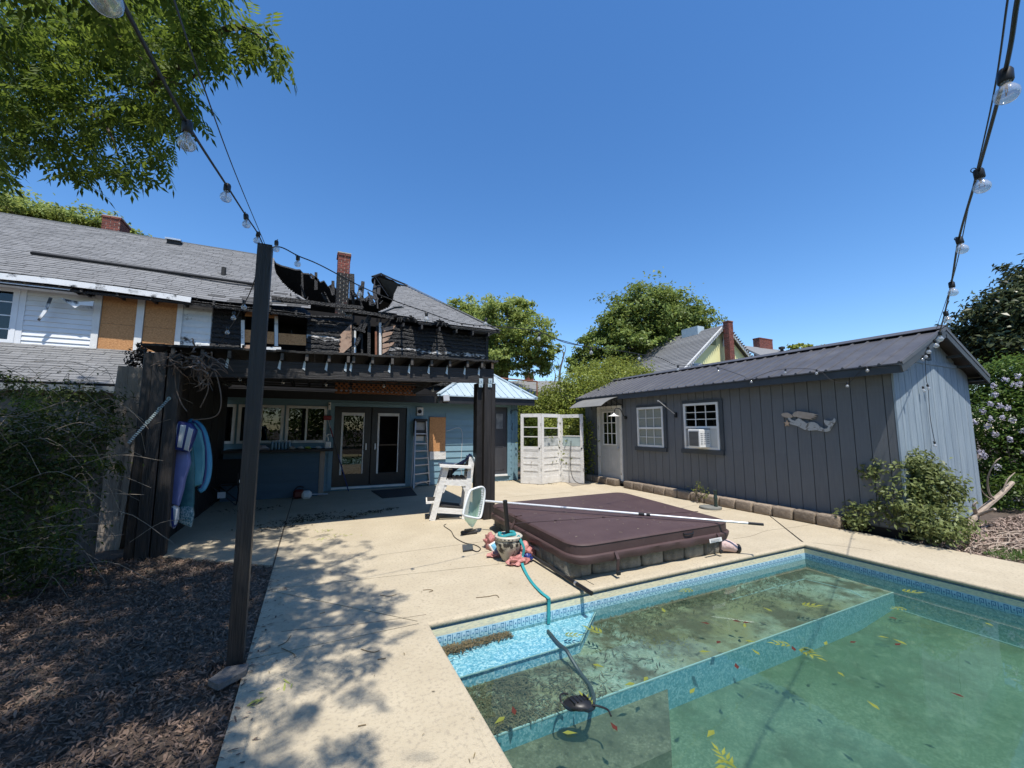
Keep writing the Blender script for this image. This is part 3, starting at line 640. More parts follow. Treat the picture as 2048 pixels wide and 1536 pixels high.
# ---- main roof
RP = np.array([0, 12.0, 4.78]); R2 = np.array([0, 16.2, 7.6]); RD = (R2-RP); RL = np.linalg.norm(RD); RD_ = RD/RL; RN = np.array([0, -RD_[2], RD_[1]])
def XV(x, y): p = PL(x, y, RP, RN); return (float(p[0]), float((p-RP)@RD_/RL))
def inpoly(x, y, P):
    c = False; j = len(P)-1
    for i in range(len(P)):
        if (P[i][1] > y) != (P[j][1] > y) and x < (P[j][0]-P[i][0])*(y-P[i][1])/(P[j][1]-P[i][1])+P[i][0]: c = not c
        j = i
    return c
def spans(v, P):
    xs = []; j = len(P)-1
    for i in range(len(P)):
        if (P[i][1] > v) != (P[j][1] > v): xs.append((P[j][0]-P[i][0])*(v-P[i][1])/(P[j][1]-P[i][1])+P[i][0])
        j = i
    xs.sort(); return list(zip(xs[::2], xs[1::2]))
def sag(X, v): return -.10*math.exp(-((X+2.2)/1.2)**2)*(1-v)-.10*max(0, (X+2.6)/2.2)**2*(v > .3)*(X < 1)*min(1, (v-.3)*2 if v > .3 else 0)
def shingles(poly, x0, x1, rows=36, tab=.31, name='shingle_courses', rn_=RN, rp=RP, rd=RD_, rl=RL, vmin=0, vmax=1, sagf=sag):
    mt_, ms = MB(), MB(); mb = mt_
    for k in range(rows):
        v0, v1 = lerp(vmin, vmax, k/rows), lerp(vmin, vmax, (k+1)/rows); x = x0-(k % 2)*tab/2-rj(.05)
        while x < x1:
            w = tab*random.uniform(.8, 1.2)
            iv_ = [(max(x, a_), min(x+w, b_)) for a_, b_ in spans((v0+v1)/2, poly) if min(x+w, b_)-max(x, a_) > .02]
            for xs_, xe_ in iv_:
                mb = ms if (sagf is sag and random.random() < 1.1-abs(xs_+1.6)/1.3-v0*3.2) else mt_
                w_ = xe_-xs_; lift = random.uniform(.010, .018); q = []
                for (X, V, l_) in ((xs_, v0, lift), (xs_+w_-.008, v0, lift*random.uniform(.8, 1.2)), (xs_+w_-.008, v1+.3/rows, .002), (xs_, v1+.3/rows, .002)):
                    q.append(tuple(rp+rd*rl*V+rn_*(l_+.012)+np.array([X, 0, sagf(X, V)])))
                i = len(mb.v); mb.v += q+[tuple(np.array(q[0])-rn_*lift), tuple(np.array(q[1])-rn_*lift)]
                mb.f += [[i, i+1, i+2, i+3], [i+4, i+5, i+1, i]]
            x += w
    if ms.v: ms.build('sooty_shingle_courses', M('sooty_shingle', (.035, .034, .033), (.10, .098, .095), .9, 12, bump=.5, bscale=120, isl=.2), house, kind='stuff', recalc=False)
    return mt_.build(name, SHINGLE, house, kind='stuff', recalc=False)
edge = [XV(x, y) for x, y in ((549, 517), (549, 532), (552, 545), (562, 560), (578, 578), (600, 595), (622, 612))]
polyL = [(-9.2, 0), (-9.2, 1.0), (edge[0][0]-.3, 1.0)]+edge+[(edge[-1][0], 0)]
shingles(polyL, -9.4, 1.2)
mb = MB()
pts = [tuple(RP+RD*v_+np.array([x_, 0, sag(x_, v_)-.2])) for x_, v_ in polyL[1:]]
pts = [tuple(RP+np.array([-9.2, 0, -.2]))]+pts
mb.prism(pts, (0, .02, -.05)); mb.build('roof_deck', CHAR, house)
pr = [(816, 575), (796, 574), (788, 590), (786, 603), (778, 616), (760, 625), (785, 627), (804, 634), (823, 633), (838, 644), (864, 646), (879, 640), (904, 652), (936, 655), (993.5, 659)]
polyR = [XV(x, y) for x, y in pr]; hipt = XV(993.5, 656)
polyR = [XV(812, 574)]+polyR[1:-1]+[(hipt[0], -.01), (hipt[0], .02)]
shingles(polyR, .8, 5.8, tab=.28)
mb = MB(); mb.prism([tuple(RP+RD*v_+np.array([x_, 0, -.02])) for x_, v_ in polyR], (0, .02, -.05)); mb.build('roof_deck', CHAR, house)
# rest of the hip: black sheet painted for the dark hollow, charred rafter, flaps
pc = [(743, 557), (752, 552), (762, 550), (775, 556), (790, 563), (814, 573), (796, 577), (787, 592), (785, 606), (776, 618), (758, 623), (752, 600), (757, 590), (748, 582), (751, 570)]
pc = [(lerp(a_[0], b_[0], t)+rj(1.6)*(t > 0), lerp(a_[1], b_[1], t)+rj(1.6)*(t > 0)) for a_, b_ in zip(pc, pc[1:]+pc[:1]) for t in (0, .33, .66)]
mb = MB(); q = [PL(x, y, RP+np.array([0, 1.1, -.35]), RN) for x, y in pc]; mb.prism(q, (0, .05, -.10)); mb.build('black_hollow_sheet', M('painted_hollow_black', (.0022, .002, .002), None, 1.0, spec=0.0), house)
mb = MB(); q = [PL(x, y, RP, RN)+np.array([0, 0, .05]) for x, y in ((745, 556), (762, 550), (790, 563), (814, 573))]
for a_, b_ in zip(q, q[1:]): mb.beam(a_, b_, .09, .06)
mb.build('charred_hip_rafter', CHAR, house)
for pts in (((752, 560), (748, 582), (752, 600)), ((758, 570), (756, 590)), ((744, 592), (741, 604), (744, 612))):
    mb = MB(); q = [PL(x, y, RP+np.array([0, .5, -.2]), RN) for x, y in pts]
    for a_, b_ in zip(q, q[1:]): mb.beam(a_, b_, .12, .05, (0, 1, 0))
    mb.build('charred_flap', CHAR, house)
mb = MB(); ha, hb = PL(814, 572, RP, RN), RP+RD*.0+np.array([hipt[0], 0, .0]); mb.beam(ha+RN*.03, hb+RN*.03, .2, .03); mb.build('hip_cap', SHINGLE, house)
mb = MB(); mb.poly([hb, (hipt[0], 20.4, 4.78), (hb[0]-3.4, 16.2, 7.5), ha]); mb.build('hip_slope', SHINGLE, house)
mb = MB(); mb.prism([(1.9, 16.22, 7.5), (5.5, 20.4, 4.76), (2.6, 20.4, 4.75)], (0, .03, .06)); mb.build('far_hip_slope', CHAR, house)
mb = MB(); mb.prism([(UX1-.2, 13.2, 4.66), (-1.0, 13.2, 4.66), (-1.0, 13.2, 5.05), (UX1-.2, 13.2, 5.05)], (0, .04, 0)); mb.build('attic_knee_wall', SOOT, house)
# curled loose strips
for pts in (((594, 590), (618, 606)), ((760, 624), (785, 614), (806, 612))):
    mb = MB(); q = [PL(x, y, RP+np.array([0, -.06, .03]), RN) for x, y in pts]
    for a_, b_ in zip(q, q[1:]): mb.beam(a_, b_, .12, .02)
    mb.build('loose_shingle_strip', SHINGLE, house)
# far slope seen from inside
F0, F1 = np.array([0, 16.2, 7.58]), np.array([0, 20.4, 4.75]); FN = np.cross(np.array([1., 0, 0]), F1-F0)
sk = [PL(x, y, F0, FN) for x, y in ((552, 528), (563, 533), (575, 536), (592, 541), (600, 541), (606, 548), (618, 549), (622, 557), (636, 560), (640, 566), (648, 563), (656, 575), (664, 570), (672, 579), (676, 590), (706, 602), (715, 598), (728, 600), (736, 594), (744, 602), (752, 612))]
mb = MB(); mb.prism([np.array([-9.2, 16.22, 7.56]), np.array([-1.6, 16.22, 7.56])]+sk+[np.array([3.4, 20.4, 4.75]), np.array([-9.2, 20.4, 4.75])], (0, .03, .06)); mb.build('far_roof_slope', CHAR, house)
for x0, y0, x1, y1, w in ((632, 545, 632, 580, .09), (666, 562, 666, 590, .1), (726, 563, 722, 602, .12), (620, 548, 636, 561, .08), (704, 548, 704, 600, .16), (604, 545, 606, 600, .06)):
    mb = MB(); a_, b_ = AY(x0, y0, 15.6), AY(x1, y1, 15.6); mb.beam(a_, b_, w, .06, (0, 1, 0), w2=w*1.2); mb.build('charred_rafter', CHAR, house)
rq = random.Random(31)
for k in range(30):
    x = rq.choice((rq.uniform(560, 672), rq.uniform(704, 760))); yb = rq.uniform(590, 618); yt = yb-rq.uniform(6, 26); Yd = rq.uniform(12.7, 14.6); w = rq.uniform(.03, .08)
    mb = MB(); mb.beam(AY(x, yb, Yd), AY(x+rq.uniform(-14, 14), yt, Yd+rq.uniform(-.3, .3)), w, w*.6, (0, 1, 0), w2=w*.4); mb.build('charred_stick', CHAR, house)
for k in range(22):
    x = rq.uniform(770, 965); y = lerp(628, 652, (x-770)/195)+rq.uniform(0, 4); mb = MB(); mb.beam(AY(x, y, 12.05), AY(x+rq.uniform(-5, 5), y+rq.uniform(3, 12), 12.08), .05, .012, (0, 1, 0), w2=.015); mb.build('hanging_char', CHAR, house)
mb = MB(); mb.box((-9.2, 16.15, 7.58), (-1.75, 16.27, 7.64)); mb.build('ridge_cap', SHINGLE, house)
# eaves: white fascia, soffit, rafter tails
q = [AY(x, y, 11.97) for x, y in ((-60, 546), (100, 562), (235, 579), (330, 592), (382, 600))]
GUT = M('scorched_white_gutter', (.68, .69, .69), (.78, .79, .79), .45, 3, c3=(.02, .02, .02), s3=2.4, t3=.57, w3=.05)
mb = MB()
for a_, b_ in zip(q, q[1:]): mb.beam(a_, b_, .03, .13)
mb.build('gutter', GUT, house)
mb = MB(); mb.box((-9.2, 12.0, 4.56), (ux(150), UY, 4.58)); mb.build('soffit', WHITEV, house)
mb = MB(); mb.box((ux(150), 12.0, 4.62), (ux(610), UY, 4.64)); mb.build('burned_soffit', CHAR, house)
for x in list(np.arange(ux(170), ux(620), .6))+list(np.arange(ux(800), UX1+.1, .55)):
    mb = MB(); mb.box((x, 11.98, 4.56+rj(.02)), (x+.05, UY+.02, 4.68)); mb.build('rafter_tail', CHAR, house)
for k, pts in enumerate(([(120, 596), (160, 604), (188, 602), (186, 612), (160, 610), (150, 616), (135, 606)], [(98, 594), (104, 596), (92, 625), (78, 642), (74, 640), (88, 618)])):
    mb = MB(); mb.prism([AY(x, y, 12.12+.06*k) for x, y in pts], (0, .03, .01)); mb.build('hanging_soffit_scrap', GUT, house)
# roof furniture
p = XV(64, 510); q = XV(512, 571)
a_, b_ = RP+RD*p[1]+np.array([p[0], 0, 0])+RN*.03, RP+RD*q[1]+np.array([q[0], 0, 0])+RN*.03
v_ = XV(348, 489); c_ = RP+RD*v_[1]+np.array([v_[0], 0, 0]); mb = MB(); mb.box((c_[0]-.16, c_[1]-.1, c_[2]-.05), (c_[0]+.16, c_[1]+.16, c_[2]+.1)); rv = mb.build('roof_vent', DARK, house)
mb = MB(); mb.box((c_[0]-.2, c_[1]-.16, c_[2]+.1), (c_[0]+.2, c_[1]+.2, c_[2]+.15)); mb.build('vent_hood', MET, rv)
v_ = XV(447, 548); c_ = RP+RD*v_[1]+np.array([v_[0], 0, 0]); mb = MB(); mb.lathe(c_, [(.06, -.05), (.06, .2), (.0, .2)], 10); mb.build('vent_pipe', DARK, house)
def chimney(x0, x1, y0, y1, z0, z1, parent, zred=None, name='chimney', capz=.12):
    mb = MB(); mb.box((x0+.008, y0+.008, z0), (x1-.008, y1-.008, z1-.01)); ch = mb.build(name, MORTAR, parent)
    br, bs = MB(), MB(); z = z0; k = 0; L_ = .2
    while z < z1-.03:
        e = .025 if z > z1-capz else 0.; t_ = bs if (zred and z < zred+rj(.15)) else br; o = (k % 2)*L_/2
        for (A0, A1, fix, ax) in ((x0, x1, y0, 0), (x0, x1, y1, 0), (y0, y1, x0, 1), (y0, y1, x1, 1)):
            a = A0-o
            while a < A1:
                p, q = max(a+.007, A0-e), min(a+L_-.007, A1+e)
                if q-p > .03:
                    s_ = 1 if fix in (y1, x1) else -1; pr_ = e+random.uniform(0, .006); f0_, f1_ = fix-s_*.02, fix+s_*pr_
                    t_.box((p, f0_, z) if ax == 0 else (f0_, p, z), (q, f1_, z+.056) if ax == 0 else (f1_, q, z+.056))
                a += L_
        z += .07; k += 1
    if br.v: br.build('brickwork', BRICK, ch, kind='stuff')
    if bs.v: bs.build('sooty_brickwork', BRICKSOOT, ch, kind='stuff')
    mb = MB(); mb.box((x0-.02, y0-.02, z1-.012), (x1+.02, y1+.02, z1+.02)); mb.build('mortar_cap', MORTAR, ch)
    return ch
cy = 13.3; a_ = AY(674, 560, cy); b_ = AY(700, 560, cy); zt1 = float(AY(688, 506, cy)[2])
chimney(float(a_[0]), float(b_[0])-.02, cy, cy+.42, 4.3, zt1, house, zred=float(AY(688, 545, cy)[2]))
cy = 16.5; a_ = AY(203, 450, cy); b_ = AY(240, 450, cy); chimney(float(a_[0]), float(b_[0]), cy, cy+.75, 6.9, float(AY(220, 432, cy)[2]), house)
# ---- lower shingled roof on the left
LP = np.array([0, 10.62, 2.40]); LQ = np.array([0, 12.4, 3.36]); LD = LQ-LP; LL = np.linalg.norm(LD); LD_ = LD/LL; LN = np.array([0, -LD_[2], LD_[1]])
shingles([(-9, 0), (-2.0, 0), (-2.0, 1), (-9, 1)], -9, -2.0, rows=15, name='lower_shingle_courses', rn_=LN, rp=LP, rd=LD_, rl=LL, sagf=lambda X, V: 0)
mb = MB(); mb.prism([LP+np.array([-9, 0, -.02]), LP+np.array([-2.0, 0, -.02]), LQ+np.array([-2.0, 0, -.02]), LQ+np.array([-9, 0, -.02])], (0, 0, -.06)); mb.build('lower_roof_deck', BLACKWOOD, house)
mb = MB(); mb.box((-9, 10.5, 2.24), (-2.0, 10.61, 2.36)); mb.build('gutter', M('grey_gutter', (.16, .17, .165), (.22, .23, .22), .4, 3), house)
mb = MB(); mb.box((-9, 10.9, 0), (-2.0, 11.0, 2.36)); mb.build('lower_left_wall', M('shade_darkened_siding', (.10, .10, .095), (.14, .14, .13), .7, 5), house)  # pale wall darkened; the tree's shade is put into its colour
mb = MB(); mb.beam(RP+RD*XV(64, 510)[1]+np.array([XV(64, 510)[0], 0, 0])+RN*.06, RP+RD*XV(516, 572)[1]+np.array([XV(516, 572)[0], 0, 0])+RN*.04, .10, .06, tuple(RN))
tag(mb.build('plastic_strip', DARK), 'long black plastic strip lying across the grey shingle roof', 'strip')
# ================================================================== pergola
PY = 6.65
perg = T('pergola', 'black stained patio cover with heavy front beam against the burned house', 'pergola', (.5, PY, 0))
px_ = lambda x, y=720: float(AY(x, y, PY)[0])
x0, x1 = -1.82, px_(985.5, 750)
zb = lambda x: lerp(2.255, 2.365, (x+.64)/3.5)
mb = MB(); mb.hexa([(x0, PY-.05, zb(x0)), (x1, PY-.05, zb(x1)), (x1, PY+.05, zb(x1)), (x0, PY+.05, zb(x0))], [(x0, PY-.05, zb(x0)+.245), (x1, PY-.05, zb(x1)+.245), (x1, PY+.05, zb(x1)+.245), (x0, PY+.05, zb(x0)+.245)]); mb.build('front_beam', BLACKGRAIN_X, perg)
xa, xb_ = px_(952.5, 900), px_(965, 900)
mb = MB(); mb.cbox((px_(966, 900), PY-.055, 0), (px_(980, 900)-.004, PY+.09, zb(x1)-.01), .005); mb.build('post_board', BLACKGRAIN_Z, perg)
mb = MB(); mb.cbox((px_(980, 900), PY-.045, 0), (px_(988.5, 900), PY+.09, zb(x1)-.01), .005); mb.build('post_board', BLACKGRAIN_Z, perg)
mb = MB(); mb.cbox((px_(954, 900), PY+.02, 0), (px_(966, 900)-.004, PY+.20, zb(x1)-.012), .005); mb.build('post_board', BLACKWOOD, perg)
PLATE = M('pale_metal_plate', (.40, .50, .54), (.50, .60, .64), .45, 12, metal=.3)
for x, y0, y1 in ((962, 757.5, 766), (980.5, 757.5, 766), (961.5, 767.5, 774.5), (979.5, 767.5, 774.5)):
    yy = PY-.06; p, q = AY(x-3.9, y1, yy), AY(x+3.9, y0, yy); mb = MB(); mb.cbox((p[0], yy-.012, p[2]), (q[0], yy+.005, q[2]), .003); pl_ = mb.build('bracket_plate', PLATE, perg)
    mb = MB(); mb.lathe(((p[0]+q[0])/2, yy-.012, (p[2]+q[2])/2), [(.014, 0), (.014, -.008), (0, -.009)], 6, (0, 1, 0)); mb.build('bolt', MET, pl_)
bxs = [346, 404, 457, 561, 610, 654, 692, 702.5, 740, 779, 818, 857, 893, 928, 956.5]
TIE = M('galvanised_tie', (.45, .50, .52), (.58, .62, .64), .45, 20, metal=.35)
for x in bxs:
    X = px_(x, 728); z = zb(X)+.245
    mb = MB(); mb.box((X, PY-.13, z+.003), (X+.045, 10.6, z+.115)); r_ = mb.build('rafter', BLACKWOOD, perg)
    mb = MB(); mb.prism([(X-.03, PY-.054, z-.10), (X+.005, PY-.054, z-.125), (X+.012, PY-.054, z+.01), (X+.005, PY-.054, z+.06), (X-.012, PY-.054, z+.01)], (0, -.004, 0)); mb.build('tie', TIE, r_)
    mb = MB(); mb.box((X+.004, PY-.136, z+.012), (X+.041, PY-.131, z+.105)); mb.build('end_grain', M('grey_end_grain', (.06, .055, .05), (.10, .09, .082), .9, 30), r_)
mb = MB(); mb.box((x1-.06, PY-.06, zb(x1)+.25), (x1-.002, PY+.2, zb(x1)+.36)); r_ = mb.build('end_rafter', BLACKWOOD, perg)
mb = MB(); mb.box((x1-.055, PY-.067, zb(x1)+.255), (x1-.015, PY-.061, zb(x1)+.355)); mb.build('end_grain', M('tan_end_grain', (.42, .26, .17), (.5, .34, .24), .9, 30), r_)
zr = lambda x: zb(x)+.245+.12
ROOFB = M('black_roof_sheet', (.014, .013, .013), (.03, .028, .026), .75, 8, bump=.4)
mb = MB(); n = 40
for k in range(n):
    xa_, xc = lerp(-1.99, x1+.04, k/n), lerp(-1.99, x1+.04, (k+1)/n)-.002; e = rj(.02); dz = rj(.006)
    mb.hexa([(xa_, PY-.16+e, zr(xa_)+dz), (xc, PY-.16+e, zr(xc)+dz), (xc, 11.15, zr(xc)+.05), (xa_, 11.15, zr(xa_)+.05)], [(xa_, PY-.16+e, zr(xa_)+.03+dz), (xc, PY-.16+e, zr(xc)+.03+dz), (xc, 11.15, zr(xc)+.08), (xa_, 11.15, zr(xa_)+.08)])
mb.build('roof_sheet', ROOFB, perg)
for k in range(8):
    y = lerp(7.0, 10.6, k/7); mb = MB(); mb.box((-1.75, y, 2.44), (-.2, y+.04, 2.49)) if False else mb.box((-1.75, y, zb(-1.7)+.28), (x1-.7, y+.045, zb(-1.7)+.32)); mb.build('purlin', BLACKWOOD, perg)
LATT = M('orange_lattice', (.17, .06, .02), (.26, .10, .035), .7, 20)
for (a, b) in ((670, 700), (704, 832)):
    yl = 9.4; p, q = AY(a, 783, yl), AY(b, 761, yl); mb = MB(); w_, h_ = q[0]-p[0], q[2]-p[2]; s_ = .10; k = -h_
    while k < w_:
        for sg in (1, -1):
            xs0, zs0, xs1, zs1 = p[0]+k, p[2], p[0]+k+h_, q[2]
            if xs0 < p[0]: zs0 += p[0]-xs0; xs0 = p[0]
            if xs1 > q[0]: zs1 -= xs1-q[0]; xs1 = q[0]
            if sg < 0: zs0, zs1 = p[2]+q[2]-zs0, p[2]+q[2]-zs1
            if abs(xs1-xs0) > .02: mb.beam((xs0, yl+.008*sg, zs0), (xs1, yl+.008*sg, zs1), .012, .03)
        k += s_
    lt = mb.build('lattice_panel', LATT, perg)
    mb = MB(); mb.box((p[0], yl-.03, p[2]-.04), (q[0], yl+.02, p[2])); mb.build('lattice_rail', LATT, lt)
p, q = AY(826, 784, 9.3), AY(862, 766, 9.3); mb = MB(); mb.beam(p, q, .04, .10); mb.build('diagonal_brace', BLACKWOOD, perg)
# left side boarding and corner boards
y = PY; k = 0
while y < 10.9:
    mb = MB(); mb.box((-1.80, y, .0), (-1.76-rj(.006), y+.285, 2.56)); mb.build('side_board', BLACKWOOD, perg); y += .29
for a, b, dy in ((272, 302, 0), (303, 333, .012), (248, 271, .05)):
    A, B = float(AY(a, 1080, 6.5)[0]), float(AY(b, 1080, 6.5)[0]); mb = MB(); mb.cbox((A, 6.47+dy, -.02), (B-.006, 6.6+dy, 2.5), .006); mb.build('corner_board', BLACKGRAIN_Z, perg)
p, q = AY(338, 797, 6.44), AY(257, 886, 6.15); STRAP = M('perforated_steel', (.22, .27, .26), (.32, .37, .36), .5, 30, metal=.4)
st_ = T('perforated_strap', 'pale perforated metal strap slanting across the dark corner boards', 'strap', q)
mb = MB(); n = 26
for k in range(n):
    c = lerp(p, q, (k+.5)/n); d = (q-p)/n
    mb.beam(c-d*.5, c-d*.18, .03, .006, (0, 1, .3)); mb.beam(c+d*.18, c+d*.5, .03, .006, (0, 1, .3))
    sdv = np.array([.7, -.1, .75])*.011
    mb.beam(c-d*.18+sdv, c+d*.18+sdv, .008, .006, (0, 1, .3)); mb.beam(c-d*.18-sdv, c+d*.18-sdv, .008, .006, (0, 1, .3))
mb.build('strap_band', STRAP, st_)
for f in (0, .25, .55):
    mb = MB(); mb.lathe(lerp(p, q, f)+np.array([0, -.004, 0]), [(.022, .004), (.022, -.004), (.010, -.005), (.010, .004)], 12, (0, 1, 0)); mb.build('washer', STRAP, st_)
# ================================================================== leaning timber, front light pole
OLDW = M('weathered_timber', (.20, .165, .135), (.34, .29, .24), .85, 4, bump=.6, bscale=18, st=(7, 7, .5), c3=(.07, .055, .045), s3=1.4, t3=.62, w3=.05)
lp = T('leaning_post', 'grey weathered square timber leaning at the end of the overgrown fence', 'post', G(215, 1100))
a_, b_ = D(212, 1110, 5.3), D(270, 735, 5.6); mb = MB(); mb.beam(a_, b_, .30, .16, (0, -1, .1)); mb.build('timber', OLDW, lp)
mb = MB(); mb.beam(b_+np.array([.02, .1, -.05]), D(185, 1100, 5.8), .10, .14, (0, -1, .1)); mb.build('rear_timber', OLDW, lp)
pole = T('light_pole', 'tall black square pole carrying string lights at the mulch edge', 'pole', (-.37, 3.32, 0))
PB = G(467, 1335); PT = AY(530, 488, float(PB[1]))
mb = MB(); cx, cyy = float(PB[0])+.005, float(PB[1])+.04; hw = .046
tp = np.array([float(PT[0]), cyy, float(PT[2])])
bt = np.array([cx, cyy, -.04])
mb.hexa([bt+np.array(v) for v in ((-hw, -hw, 0), (hw, -hw, 0), (hw, hw, 0), (-hw, hw, 0))], [tp+np.array(v) for v in ((-hw, -hw, 0), (hw, -hw, 0), (hw, hw, 0), (-hw, hw, 0))])
POLEM = M('black_stained_pole', (.008, .0075, .008), (.028, .025, .024), .5, 4, bump=.45, bscale=14, st=(7, 7, .4), spec=.45, c3=(.11, .085, .07), s3=1.5, t3=.67, w3=.04)
mb.build('shaft', POLEM, pole)
mb = MB(); hk = D(478, 962, 2.98); mb.tube([hk+np.array([.02+.015*math.cos(t), -.02, .015*math.sin(t)]) for t in np.linspace(.5, 5.2, 12)], .003, 5); mb.build('eye_hook', MET, pole)
# ================================================================== string lights
FIL = M('filament', (.35, .14, .05), None, .5)
SOCK = M('socket_black', (.014, .014, .015), None, .45)
def bulb_proto():
    r = T('bulb', None, None, (0, 0, -60))
    mb = MB(); mb.lathe((0, 0, -60), [(.012, .012), (.0155, .004), (.0155, -.030), (.0135, -.034)], 12); mb.build('socket', SOCK, r, smooth=True)
    mb = MB(); mb.tube([(.012+.008*math.sin(t), 0, -60+.012-.010*math.cos(t)) for t in np.linspace(0, 6, 10)], .0018, 5); mb.build('clip', SOCK, r)
    mb = MB(); mb.lathe((0, 0, -60), [(.0105, -.034), (.011, -.044), (.017, -.052), (.0235, -.064), (.025, -.074), (.0235, -.086), (.017, -.096), (.008, -.1005), (0, -.101)], 20); mb.build('globe', BULBG, r, smooth=True)
    mb = MB(); mb.lathe((0, 0, -60), [(.004, -.036), (.003, -.055), (0, -.056)], 8); mb.tube([(-.006, 0, -60-.055), (-.007, 0, -60-.075), (0, 0, -60-.07), (.007, 0, -60-.075), (.006, 0, -60-.055)], .0009, 4); mb.build('filament', FIL, r)
    return r
BP = bulb_proto(); BULBS = []
def bulb(p, parent, tilt=(0, 0)):
    r = copy_tree(BP, parent); r.location = Vector([float(v) for v in p])-wloc(parent); r.rotation_euler = (tilt[0], tilt[1], random.uniform(0, 6)); r.scale = (.92, .92, .78); BULBS.append(r); return r
for ch in BP.children: pass
def string(label, pts, bulbs, r=.0045, second=None, sub=8):
    t = T('string_light', label, 'string lights', pts[0], 'clear bulb string lights')
    mb = MB(); mb.tube(curve(pts, sub), r, 6); mb.build('cable', WIRE, t, smooth=True)
    if second is not None: mb = MB(); mb.tube(curve(second, sub), .0022, 5); mb.build('support_wire', WIRE, t, smooth=True)
    for p in bulbs: bulb(p, t, (rj(.15), rj(.15)))
    return t
PTOP = np.array([tp[0], tp[1]-.02, tp[2]-.03])
string('string lights running from under the tree down to the black pole', [D(120, -220, .45), D(213, -55, .66), D(372, 243, 1.2), D(454, 372, 1.85), D(491, 430, 2.5), D(515, 466, 2.9), PTOP],
       [D(213, -62, .66), D(375, 248, 1.2), D(455, 372, 1.85), D(492, 431, 2.5), D(517, 467, 2.95)], second=[D(300, -150, .62), D(392, 130, 1.1), D(470, 345, 1.9), PTOP+np.array([0, 0, .03])])
# from the pole to the shed: a hanging line in one vertical plane
E1 = AX(1487, 752, 7.42); dP = E1-PTOP; nP = np.array([dP[1], -dP[0], 0.])
pv = lambda x, y: PL(x, y, PTOP, nP)
bp = [(553, 484), (596, 514), (722, 575), (853, 627), (972, 638), (1079, 668), (1182, 697), (1277, 710), (1356, 732), (1436, 736)]
string('string lights sagging from the black pole across the house to the shed roof', [PTOP]+[pv(*q) for q in ((560, 494), (597, 512), (640, 530), (722, 573), (790, 602), (853, 624), (915, 645), (972, 652), (1020, 655), (1079, 664), (1130, 685), (1182, 694), (1230, 700), (1277, 708), (1320, 716), (1356, 731), (1400, 728), (1436, 735))]+[E1], [pv(*q) for q in bp])
EX = 7.40
ce = [AX(x, y, EX-.02) for x, y in ((1487, 752), (1500, 758), (1535, 745), (1571, 738), (1633, 740), (1665, 762), (1695, 766), (1715, 748), (1726, 737), (1733, 733), (1780, 737))]
string('string lights looped along the near eave of the grey shed', ce, [AX(x, y, EX-.02) for x, y in ((1503, 758), (1571, 739), (1633, 740), (1695, 765), (1733, 734))], r=.004)
GY = 2.62
gd_ = [D(2065, -140, .72), D(2035, 0, .84), D(2010, 145, 1.0), D(1957, 342, 1.45), D(1918, 477, 2.0), D(1903, 566, 2.4), D(1890, 624, 2.9), D(1879, 664, 3.5), D(1868, 681, 4.2), D(1856, 694, 5.0), D(1850, 707, 5.8), D(1852, 716, 6.6)]
string('string lights coming down from overhead to the gable of the grey shed', gd_, [D(2010, 146, 1.0), D(1957, 343, 1.45), D(1918, 478, 2.0), D(1903, 567, 2.4), D(1891, 625, 2.9), D(1880, 665, 3.5), D(1869, 681, 4.2), D(1856, 695, 5.0), D(1852, 706, 5.8), D(1845, 712, 6.0)],
       second=[D(2018, -20, .84), D(1985, 200, 1.2), D(1940, 400, 1.8), D(1905, 560, 2.6), D(1872, 660, 4.2)])
hg = [AY(x, y, 2.80) for x, y in ((1850, 718), (1853, 760), (1856, 775), (1860, 830), (1865, 862), (1869, 882))]
string('short length of string lights dangling down the sunlit shed gable', hg, [AY(1846, 774, 2.79), AY(1855, 770, 2.79), AY(1869, 884, 2.79)], r=.004)
string('short string lights hanging from the black pole to the patio cover', [D(512, 552, 3.02), D(500, 585, 3.3), D(487, 610, 3.7), D(470, 640, 4.2), D(452, 668, 4.8), D(430, 705, 5.6), D(410, 722, 6.2)], [D(488, 603, 3.7), D(468, 625, 4.1), D(455, 655, 4.6)], r=.004)
ub = [AY(x, y, 7.2) for x, y in ((340, 720), (444, 738), (565, 756), (652, 761), (768, 766), (866, 772), (950, 760))]
string('string lights hanging in the shade under the patio cover', ub, [AY(x, y, 7.2) for x, y in ((444, 742), (480, 752), (565, 758), (652, 763), (768, 766), (866, 775))], r=.004)
# ================================================================== shed
SX, SYN, SYF = 7.65, 2.86, 10.4
shed = T('garden_shed', 'long dark grey board sided shed with ribbed metal roof by the pool', 'shed', (SX, SYN, 0))
SG = 10.40; PKX, PKZ, EVZ = (SX+SG)/2+.0, 3.17, 2.50
sw1 = (float(AX(1329, 880, SX)[1]), float(AX(1277, 880, SX)[1]), 1.10, 2.10); sw2 = (float(AX(1441, 880, SX)[1]), float(AX(1371, 880, SX)[1]), 1.11, 2.12)
sdo = (float(AX(1246, 900, SX)[1]), float(AX(1197, 900, SX)[1]), .14, 2.2)
holes = [(a, b, c, d) for a, b, c, d in (sw1, sw2, sdo)]
# board grooves along the front
ys = [SYN+.005, SYN+.11]
while ys[-1] < SYF-.12: ys.append(ys[-1]+.2075)
ys[-1] = SYF
for a, b in zip(ys, ys[1:]):
    for p, q, c, d in cells(a, b, .12, 2.52, holes):
        if q-p < .012: continue
        mb = MB(); g0_ = .005; mb.box((SX-.002, p+(g0_ if p == a else 0), c), (SX+.016, q-(g0_ if q == b else 0), d)); mb.build('siding_board', GREY, shed)
for a, b, c, d in cells(SYN+.01, SYF, .1, 2.5, holes):
    mb = MB(); mb.box((SX+.017, a, c), (SX+.06, b, d)); mb.build('wall_backing', GREYTRIM, shed)
